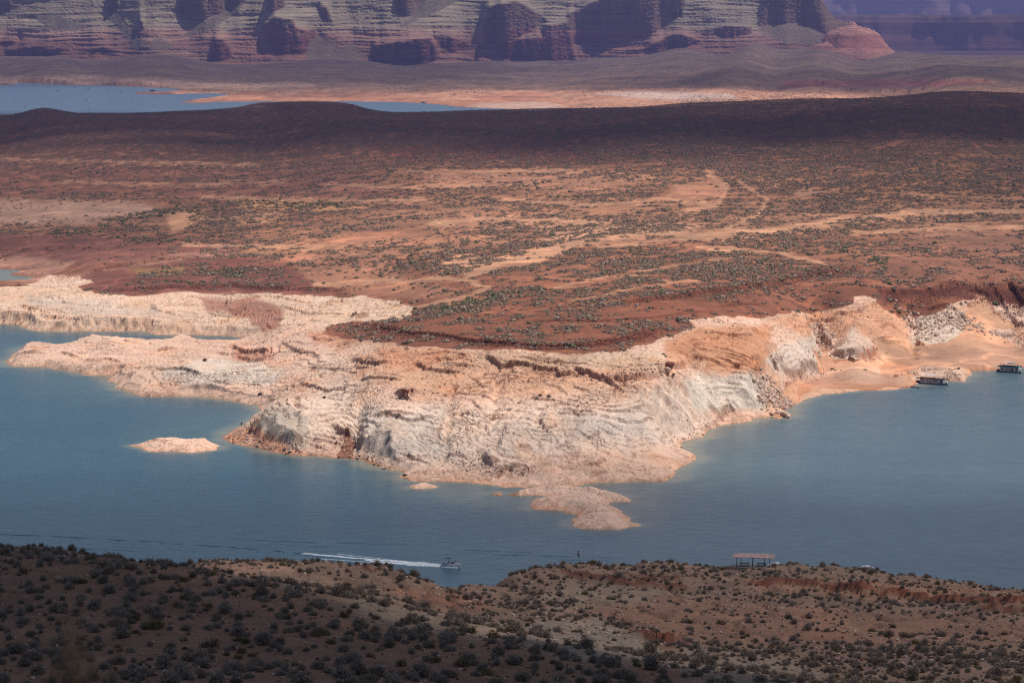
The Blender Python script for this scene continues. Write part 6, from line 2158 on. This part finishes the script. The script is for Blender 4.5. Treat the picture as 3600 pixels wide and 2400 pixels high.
ang_w = math.atan2(dyw, dxw)
for i in range(7000):
    s_ = r.random() ** 1.7
    dist = 1.0 + s_ * (wl - 1)
    if s_ > .45 and r.random() < .5:
        off = .95 * (1 if True else -1) * (0.8 + 1.6 * s_) + r.normal(0, .25)
    else:
        spread = .8 + 1.9 * min(1, dist / 22) if s_ < .5 else 2.6 * (1 - s_) + .4
        off = r.choice([-1, 1]) * spread * r.uniform(.3, 1) + r.normal(0, .18)
    if s_ > .55 and off < .2:
        continue
    wig = .25 * math.sin(dist / 2.1) + .2 * math.sin(dist / .9)
    x = sbx + dxw * dist + nxw * (-off + wig)
    y = sby + dyw * dist + nyw * (-off + wig)
    sz = r.uniform(.16, .46) * (1 - .4 * s_)
    froth(x, y, sz * 1.8, sz, (.06 + .25 * math.exp(-dist / 9)) * r.uniform(.3, 1), ang_w)
for i in range(2600):
    dist = 3.4 + 13 * r.random()
    off = r.normal(0, .55 + .07 * dist)
    froth(sbx + dxw * dist + nxw * off, sby + dyw * dist + nyw * off, .5, .3, r.uniform(.05, .34), ang_w)
for i in range(1500):   # the two arms of the V
    dist = 4 + (wl * .75) * r.random() ** 1.5
    off = r.choice([-1, 1]) * (1.2 + .10 * dist) + r.normal(0, .15)
    froth(sbx + dxw * dist + nxw * off, sby + dyw * dist + nyw * off, .4, .16, r.uniform(.04, .14), ang_w)
for i in range(700):   # spray thrown from the hull
    q = r.random()
    dist = -3.2 + 6 * q
    for sgn in (-1, 1):
        off = sgn * (1.15 + .9 * q + r.normal(0, .15))
        x = sbx + dxw * dist + nxw * off
        y = sby + dyw * dist + nyw * off
        froth(x, y, .25, .16, r.uniform(.05, .38), ang_w)
fo = new_obj('wake_foam', mesh_from('wake_foam', V_, F_, M_foam))
tag(fo, 'white foaming wake trailing behind the speedboat', kind='stuff')
# swell lines of older wakes: low ridges of water
M_swell = flat_mat('swell_water', (0.028, 0.095, 0.112), 0.15, 0.3, vary=.15, scale=.4)


def swell(pts, w, hgt):
    m = MB()
    rings = []
    P_ = [on_water(*p) for p in pts]
    n = 40 * (len(P_) - 1)
    ts = np.linspace(0, len(P_) - 1, n)
    xs = np.interp(ts, range(len(P_)), [p[0] for p in P_])
    ys = np.interp(ts, range(len(P_)), [p[1] for p in P_])
    for i, (x, y) in enumerate(zip(xs, ys)):
        e = math.sin(math.pi * i / (n - 1)) ** .5
        e *= max(0.02, min(1, 1.8 * perlin(np.array([i / 9.0]), np.array([w * 7 + len(pts)]), 701)[0] + .55))
        ww_ = w * (.3 + e)
        yo = y + .3 * math.sin(i * .7)
        rings.append([(x, yo - ww_, -.01), (x, yo - ww_ * .2, hgt * e + .012), (x, yo + ww_, -.01)])
    m.loft(rings, False)
    return m


sw = MB()
for pts, w, hh in [([(-300, 1868), (150, 1882), (430, 1898), (640, 1905)], .55, .16), ([(560, 1908), (780, 1920), (1000, 1938), (1120, 1950)], .55, .16), ([(0, 1920), (300, 1928), (520, 1938)], .4, .12),
                   ([(1040, 1950), (1250, 1963), (1560, 1990)], .5, .10), ([(1690, 1948), (1900, 1952), (2200, 1962)], .45, .10), ([(1560, 1930), (1750, 1936), (1900, 1942)], .35, .08),
                   ([(700, 1890), (1100, 1905), (1500, 1915)], .35, .08), ([(2000, 1975), (2150, 1980)], .4, .08), ([(1950, 1966), (2250, 1972)], .35, .08), ([(900, 1913), (1300, 1928)], .3, .06)]:
    s1_ = swell(pts, w, hh)
    k = len(sw.V)
    sw.V += s1_.V
    sw.F += [tuple(i + k for i in f) for f in s1_.F]
o = sw.build('swell', M_swell, None, True)
tag(o, 'dark green swell lines of boat wakes on the lake', kind='stuff')

# ------------------------------------------------------------------ buoy
t = empty('channel_buoy', on_water(2034, 1949))
tag(t, 'small red channel buoy with a white band and dark float', 'buoy')
MB().lathe([(.1, -.3), (.42, -.25), (.50, 0), (.50, .28), (.40, .42)]).build('float', M_black, t, True)
MB().lathe([(.40, .42), (.38, .6), (.34, .72)]).build('band', M_white, t, True)
MB().lathe([(.34, .72), (.28, 1.1), (.20, 1.45), (.12, 1.62), (.03, 1.7)]).build('cone', M_red, t, True)


# ------------------------------------------------------------------ far boats
def far_houseboat(label, px, py, L, W, mh, mr, yaw, two=True):
    t = empty('houseboat', on_water(px, py), yaw)
    tag(t, label, 'houseboat')
    MB().loft(hull_rings(L, W, -.3, .8, bow=.2)).build('hull', M_slate, t)
    MB().box(-L * .40, L * .26, -W / 2 + .3, W / 2 - .3, .82, 3.2).build('cabin', mh, t)
    MB().box(-L * .46, L * .36, -W / 2, W / 2, 3.22, 3.4).build('roof', mr, t)
    for sx in (-.3, -.12, .08):
        for sy in (-1, 1):
            MB().box(L * sx, L * (sx + .11), sy * (W / 2 - .29) - .04, sy * (W / 2 - .29) + .04, 1.5, 2.7).build('window', M_glass, t)
    if two:
        for x in (-L * .3, L * .1):
            for sy in (-1, 1):
                MB().bar((x, sy * (W / 2 - .4), 3.4), (x, sy * (W / 2 - .4), 5.4), .1).build('canopy_post', M_white, t)
        MB().box(-L * .34, L * .14, -W / 2 + .2, W / 2 - .2, 5.4, 5.6).build('canopy', mr, t)
        MB().box(-L * .05, L * .12, -W / 2 + .6, W / 2 - .6, 3.41, 4.6).build('flybridge', mh, t)
    return t


far_houseboat('white two storey houseboat moored on the far orange shore', 1490, 363, 16, 5, M_white, M_white, R(-8))
far_houseboat('grey green houseboat on the spit in the far lake', 538, 321, 24, 6, M_teal, M_white, R(-5), False)
far_houseboat('dark blue houseboat on the far shore at upper left', 41, 294, 17, 6, M_navy, M_slate, R(5))
far_houseboat('small white houseboat at the very left edge of the far shore', 4, 296, 14, 5, M_white, M_maroon, R(0), False)


def far_boat(label, px, py, wake, mat, L=7.5):
    t = empty('motorboat', on_water(px, py), 0 if wake <= 0 else math.pi)
    tag(t, label, 'motorboat', 'small motorboats on the far lake')
    MB().loft(hull_rings(L, 2.6, -.2, 1.1, bow=.45, rise=.3)).build('hull', mat, t)
    MB().box(-.6, 1.2, -.9, .9, 1.12, 2.2, sh=-.3).build('windshield', M_glass, t)
    MB().box(-2.2, .3, -1.1, 1.1, 3.0, 3.12).build('canopy', M_navy, t)
    m = MB()
    for sy in (-1, 1):
        m.bar((-1.2, sy, 1.1), (-1.2, sy, 3.0), .04)
    m.build('canopy_pole', M_alu, t)
    if wake:
        wlen = abs(wake) / 2352000 * (H * F / (py - YH)) * 196 if False else abs(wake) * (H / (py - YH))
        b = MB()
        rr2 = np.random.default_rng(int(px))
        for i in range(60):
            q = rr2.random()
            xx = -L / 2 - q * wlen
            sy = rr2.uniform(-1, 1) * (1 + 2.5 * q)
            s_ = rr2.uniform(.5, 1.2)
            b.box(xx - s_ * 2, xx + s_ * 2, sy - s_ * .6, sy + s_ * .6, .01, .12 + .5 * (1 - q) * rr2.random())
        f = b.build('boat_wake', M_foam, None)
        f.location = t.location
        f.rotation_euler = t.rotation_euler
        f['kind'] = 'stuff'
    return t


far_boat('white motorboat with a short wake, upper one of the far lake pair', 262, 308.5, 20, M_white)
far_boat('dark motorboat trailing a longer white wake, right of the far pair', 312, 315, 26, M_slate)
far_boat('tiny white motorboat alone in the middle of the far lake', 305, 351, 8, M_white)
far_boat('tiny green boat at rest in the left of the far lake', 202, 320.5, 0, M_teal, 6)
far_boat('smallest dull boat right of centre on the far lake', 428, 322.5, 0, M_wood, 5)


def marker(label, px, py):
    t = empty('navigation_marker', on_water(px, py))
    tag(t, label, 'marker')
    MB().lathe([(1.3, -.3), (1.5, .2), (1.2, .8)], 10).build('float', M_black, t)
    MB().bar((0, 0, .8), (.3, 0, 4.4), .35).box(-.5, .9, -.1, .1, 3.4, 4.8).build('post', M_black, t)


marker('dark marker left of the round mound on the far lake', 88, 379)
marker('dark marker floating just above the shaded shore of the far lake', 312, 388)


# ------------------------------------------------------------------ picnic shelter
shx, shy, shz = SHX, SHY, SHZ
t = empty('picnic_shelter', (shx, shy, shz), R(-6))
tag(t, 'open picnic shelter with reddish lath roof on thin posts', 'shelter')
MB().box(-5.6, 5.4, -2.4, 2.4, -.5, .06).build('slab', M_conc, t)
MB().box(-5.3, 5.1, -2.9, -2.75, -.4, .16).build('kerb', M_conc, t)
posts = [(-3.95, -1.9), (-3.1, 1.9), (-.35, -1.9), (2.25, 1.9), (3.55, -1.9), (-.4, 1.9)]
for x, y in posts:
    MB().bar((x, y, 0), (x + random.uniform(-.04, .04), y, 2.32 + (.06 if y > 0 else 0)), .085, 7, .07).build('post', M_wood, t, True)
for y, z in ((-1.9, 2.36), (1.9, 2.45)):
    MB().bar((-4.6, y, z + .03), (4.5, y, z - .06), .09, 7).build('roof_beam', M_wood, t, True)
nl = 74
for i in range(nl):
    x = -4.75 + 9.25 * i / (nl - 1)
    ext = random.uniform(-.18, .12)
    zz = 2.54 - .012 * abs(i - 30) * .25
    MB().bar((x + random.uniform(-.05, .05), -2.45 + ext, zz - .10 + random.uniform(-.02, .03)), (x + random.uniform(-.05, .05), 2.7 - ext, zz + .10 + random.uniform(-.02, .04)), .046, 5).build('roof_lath', M_ramada, t)
for bxx, tilt_ in ((-2.2, 0), (1.7, R(3))):
    b = empty('picnic_table', (shx + bxx * math.cos(R(-6)), shy + .3 + bxx * math.sin(R(-6)), shz + .06), R(-6) - tilt_)
    tag(b, 'dark green picnic table under the left half of the shelter' if bxx < 0 else 'dark green picnic table under the right half of the shelter', 'picnic table', 'picnic tables under the shelter')
    for q in range(4):
        MB().box(-1.12, 1.12, -.42 + q * .21, -.24 + q * .21, .72, .77).build('table_plank', M_bench, b)
    for sy in (-.78, .78):
        MB().box(-1.12, 1.12, sy - .14, sy + .14, .43, .48).build('bench_plank', M_bench, b)
    for sx in (-.8, .8):
        MB().bar((sx, -.62, 0), (sx, -.12, .72), .04).bar((sx, .62, 0), (sx, .12, .72), .04).bar((sx, -.8, .41), (sx, .8, .41), .04).build('leg', M_bench, b)
# road behind the near rise
rx0, ry0, rz0 = unproj_d(2640, 2010, 762)
MB().box(-12, 10, -1.8, 2.2, -.3, .02).build('road', M_asph)
road = bpy.data.objects['road']
road.location = (shx - 1, shy - 6.6, shz - .42)
road['kind'] = 'structure'


# ------------------------------------------------------------------ parked cars, only their roofs clear the hill
def car(px, D, topy, label, yaw):
    x, y, ztop = unproj_d(px, topy, D)
    t = empty('parked_car', (x, y, ztop - 1.55), yaw)
    tag(t, label, 'car', 'white cars parked behind the shelter hill')
    prof = [(-2.2, .5), (-2.25, .95), (-1.9, 1.05), (-1.2, 1.5), (.5, 1.55), (1.2, 1.1), (2.1, .92), (2.25, .5)]
    MB().loft([[(a, y_, b) for a, b in prof] for y_ in (-.88, -.85, .85, .88)]).build('body', M_white, t)
    MB().box(-1.5, .75, -.87, .87, 1.05, 1.44, sh=.1).build('window', M_glass, t)
    for sx in (-1.4, 1.4):
        for sy in (-.8, .8):
            w = MB().bar((sx, sy - .1, .33), (sx, sy + .1, .33), .33, 14).build('wheel', M_black, t, True)
    return t


car(2733, 790, 1977, 'white car mostly hidden behind the rise right of the shelter', 0.2)
car(3050, 800, 1988, 'white car roof just showing over the hilltop right of the shelter', 0.1)


# ------------------------------------------------------------------ boulders and drift lying on the rock
def boulder_mesh(name, seed, mat, flat=0.6):
    bmm = bmesh.new()
    bmesh.ops.create_icosphere(bmm, subdivisions=2, radius=.5)
    r = np.random.default_rng(seed)
    pl_ = [(Vector(r.normal(0, 1, 3)).normalized(), r.uniform(.26, .42)) for _ in range(11)]
    for v in bmm.verts:
        for n_, d_ in pl_:
            q = v.co.dot(n_) - d_
            if q > 0:
                v.co -= n_ * q
        v.co += Vector(r.normal(0, .012, 3))
        v.co.z *= flat
        v.co.z += .5 * flat * .7
    me = bpy.data.meshes.new(name)
    bmm.to_mesh(me)
    bmm.free()
    a = me.attributes.new('Col', 'FLOAT_COLOR', 'POINT')
    a.data.foreach_set('color', np.tile(np.array([*BC, 1.0], np.float32), len(me.vertices)))
    me.materials.append(mat)
    return me


BC = alb(226, 190, 166)
pale_b = [boulder_mesh('pale_boulder', 800 + i, M_darkstone, .7) for i in range(4)]
BC = alb(140, 80, 62)
red_b = [boulder_mesh('red_boulder', 810 + i, M_darkstone, .6) for i in range(4)]
BC = alb(74, 62, 56)
dark_b = [boulder_mesh('dark_boulder', 820 + i, M_darkstone, .6) for i in range(2)]
stones = [(796, 1068, 2.6, 2, 'dark boulder alone on the red patch of the left rock shelf'), (913, 1389, 2.9, 2, 'dark round boulder on the shore above the white bluff'), (569, 893, 2.6, 2, 'small dark boulder out on the left red flats'),
          (368, 931, 2.4, 2, 'dark boulder on the tan strip of the left flats'), (1140, 1399, 2.2, 2, 'dark stone at the upper left foot of the white rock'), (720, 1268, 3.6, 1, 'brown block standing on the pale peninsula spine'),
          (2355, 1290, 5.0, 1, 'tall brown rock knob at the head of the white bluffs'), (2345, 1308, 4.5, 0, 'pale cap rock just below the brown knob'), (2368, 1318, 2.4, 2, 'dark stone beside the brown knob'),
          (1430, 1385, 4.5, 1, 'orange brown outcrop block in the middle of the rock'), (1415, 1378, 3.2, 1, 'smaller block left of the orange outcrop'), (1448, 1374, 3.0, 1, 'smaller block right of the orange outcrop'),
          (1380, 1330, 3.2, 0, 'pale pinnacle block above the orange outcrop'), (1220, 1345, 3.5, 0, 'pale knob on the white shoulder left of the outcrop'), (2755, 1463, 6.0, 0, 'flat pale boulder at the waterline below the right bluff'),
          (2770, 1468, 3.4, 0, 'smaller pale boulder next to the flat one at the waterline'), (2735, 1455, 3.8, 0, 'pale block left of the flat waterline boulder'), (2893, 1205, 2.6, 0, 'grey block in the mouth of the cleft'),
          (1350, 1648, 2.8, 0, 'pale block at the foot of the left white bluff'), (1425, 1672, 2.4, 2, 'dark stone on the front shelf shoreline'), (3370, 1298, 2.4, 2, 'dark stone on the round rock by the houseboat'),
          (1020, 1590, 2.6, 0, 'pale block below the big white boulder'), (1000, 1582, 2.0, 2, 'dark stone under the big white boulder'), (870, 1545, 2.2, 0, 'pale stone on the low pink point')]
for px, py, s_, k_, lb in stones:
    me = (pale_b, red_b, dark_b)[k_][int(px) % (2 if k_ == 2 else 4)]
    o = new_obj('boulder', me, loc=pick(px, py))
    o.scale = (s_, s_ * .9, s_ * random.uniform(.7, 1.1))
    o.rotation_euler = (0, 0, random.uniform(0, 6.28))
    tag(o, lb, 'boulder')
t = new_obj('drift_stump', MB().bar((0, 0, -.3), (.4, 0, 1.2), .35, 6, .2).bar((.3, 0, .3), (1.1, .2, .9), .2, 6, .1).build('tmp_stump', M_wood).data, loc=on_water(847, 1492))
bpy.data.objects.remove(bpy.data.objects['tmp_stump'])
tag(t, 'dark stump sticking out of the bay left of the white boulder', 'stump')

# broken rock: too many pieces to count
pts, sc, ix = [], [], []


def heap(line, n, w, s0, s1, kinds):
    W = [pick(*p) for p in line]
    for _ in range(n):
        q = rng.random() * (len(W) - 1)
        i_ = int(q)
        f_ = q - i_
        x = W[i_][0] * (1 - f_) + W[min(i_ + 1, len(W) - 1)][0] * f_ + rng.normal(0, w)
        y = W[i_][1] * (1 - f_) + W[min(i_ + 1, len(W) - 1)][1] * f_ + rng.normal(0, w)
        z = float(z_main(np.array([x]), np.array([y]))[0][0])
        if z < 0.05:
            continue
        s_ = s0 * (s1 / s0) ** rng.random() ** 1.7
        pts.append((x, y, z - .1 * s_))
        sc.append(s_)
        ix.append(kinds[rng.integers(0, len(kinds))])


RED, PALE = (4, 5, 6, 7), (0, 1, 2, 3)
heap([(1317, 1152), (1450, 1182), (1660, 1206), (1850, 1222), (2050, 1220), (2195, 1202), (2290, 1170)], 2600, 3.2, .4, 1.6, RED)
heap([(3120, 1032), (3290, 1030), (3420, 1022), (3600, 1034)], 1500, 4.0, .4, 1.5, RED)
heap([(3150, 1050), (3400, 1048), (3500, 1052), (3600, 1052)], 800, 4, .4, 1.4, RED)
heap([(2400, 1047), (2600, 1020), (2757, 995), (2860, 970), (3012, 954)], 1400, 3.0, .4, 1.4, RED)
heap([(1245, 1140), (1330, 1150), (1400, 1165)], 300, 4, .4, 1.2, RED)
heap([(420, 1024), (640, 1014), (820, 1007), (1000, 1020), (1200, 1024)], 900, 2, .4, 1.3, RED)
heap([(337, 953), (450, 930), (561, 915), (680, 906)], 400, 2.4, .4, 1.3, RED)
heap([(2868, 1140), (2890, 1175), (2905, 1210)], 260, 3.0, .8, 3.4, PALE)
heap([(2720, 1360), (2740, 1400), (2760, 1440)], 420, 4.5, .5, 2.8, PALE)
heap([(2660, 1335), (2690, 1370), (2700, 1430)], 260, 3.5, .8, 3.6, PALE)
heap([(2720, 1290), (2800, 1312), (2890, 1290)], 260, 3, .5, 1.8, PALE)
heap([(2930, 1256), (3026, 1262), (3077, 1246)], 200, 2.4, .5, 1.6, PALE)
heap([(3210, 1110), (3240, 1150), (3250, 1200)], 360, 6, .6, 3.0, PALE)
heap([(3330, 1110), (3400, 1130), (3400, 1160)], 420, 7, .6, 3.0, PALE)
heap([(3250, 1300), (3290, 1300)], 240, 5, .5, 2.4, PALE)
heap([(3350, 1310), (3362, 1325)], 80, 2.5, .5, 1.8, PALE)
heap([(3520, 1090), (3600, 1100)], 260, 5, .6, 2.4, PALE)
heap([(3480, 1165), (3560, 1175), (3600, 1195)], 160, 4, .6, 2.4, PALE)
heap([(780, 1530), (860, 1560), (960, 1585), (1060, 1598)], 420, 4, .4, 1.6, PALE + RED)
heap([(1180, 1520), (1240, 1590), (1330, 1640)], 260, 4, .4, 1.8, PALE + RED)
heap([(1560, 1620), (1700, 1640), (1760, 1660)], 300, 6, .4, 1.6, PALE)
heap([(1420, 1380), (1500, 1370)], 120, 5, .4, 1.4, RED + PALE)
heap([(2100, 1340), (2220, 1336), (2330, 1312), (2370, 1300)], 260, 4, .5, 2.0, PALE + RED)
heap([(1460, 1285), (1660, 1290), (1860, 1295), (2030, 1322)], 260, 4, .4, 1.6, PALE)
heap([(40, 1120), (180, 1125), (350, 1140), (540, 1150)], 260, 5, .4, 1.8, PALE)
heap([(100, 1260), (400, 1300), (600, 1330), (900, 1370)], 420, 9, .3, 1.4, PALE)
heap([(2350, 1560), (2440, 1530), (2500, 1500)], 200, 4, .4, 1.5, PALE + RED)
heap([(830, 1245), (940, 1262)], 160, 5, .4, 1.8, RED + PALE)
scatter_gn('rubble', pts, sc, rng.uniform(0, 6.28, len(pts)), ix, pale_b + red_b, 'broken sandstone rubble along the ledges')
# stones of the near hills
n_ = 26000
ys_ = rng.uniform(262, 720, n_)
xs_ = rng.uniform(-.165, .165, n_) * ys_
zz_ = z_near(xs_, ys_)
s_ = .09 * (5.0 ** rng.random(n_) ** 2.4) * (1 + (ys_ > 450) * .5)
scatter_gn('hillside_stones', np.stack([xs_, ys_, zz_ - .02], -1), s_, rng.uniform(0, 6.28, n_), rng.integers(0, 8, n_), pale_b + red_b, 'small loose stones over the near hills')
# low green plants on the wet sand of the beach
gp = [pick(*p) for p in [(2880, 1233), (2884, 1246), (2878, 1254), (2905, 1252), (2915, 1252), (2935, 1251), (2940, 1274), (3005, 1267), (3012, 1266), (2938, 1302), (2877, 1240), (3040, 1300), (2928, 1297), (2958, 1300), (3115, 1242), (3082, 1226)]]
gs = rng.uniform(1.0, 2.4, len(gp))
for i_, p in enumerate(gp):
    o = new_obj('beach_plant', green_meshes[i_ % 3], loc=p)
    o.scale = (gs[i_] * 1.4, gs[i_] * 1.4, gs[i_] * .45)
    tag(o, 'low green plant on the sand below the cleft', 'plant', 'low green plants on the beach sand')
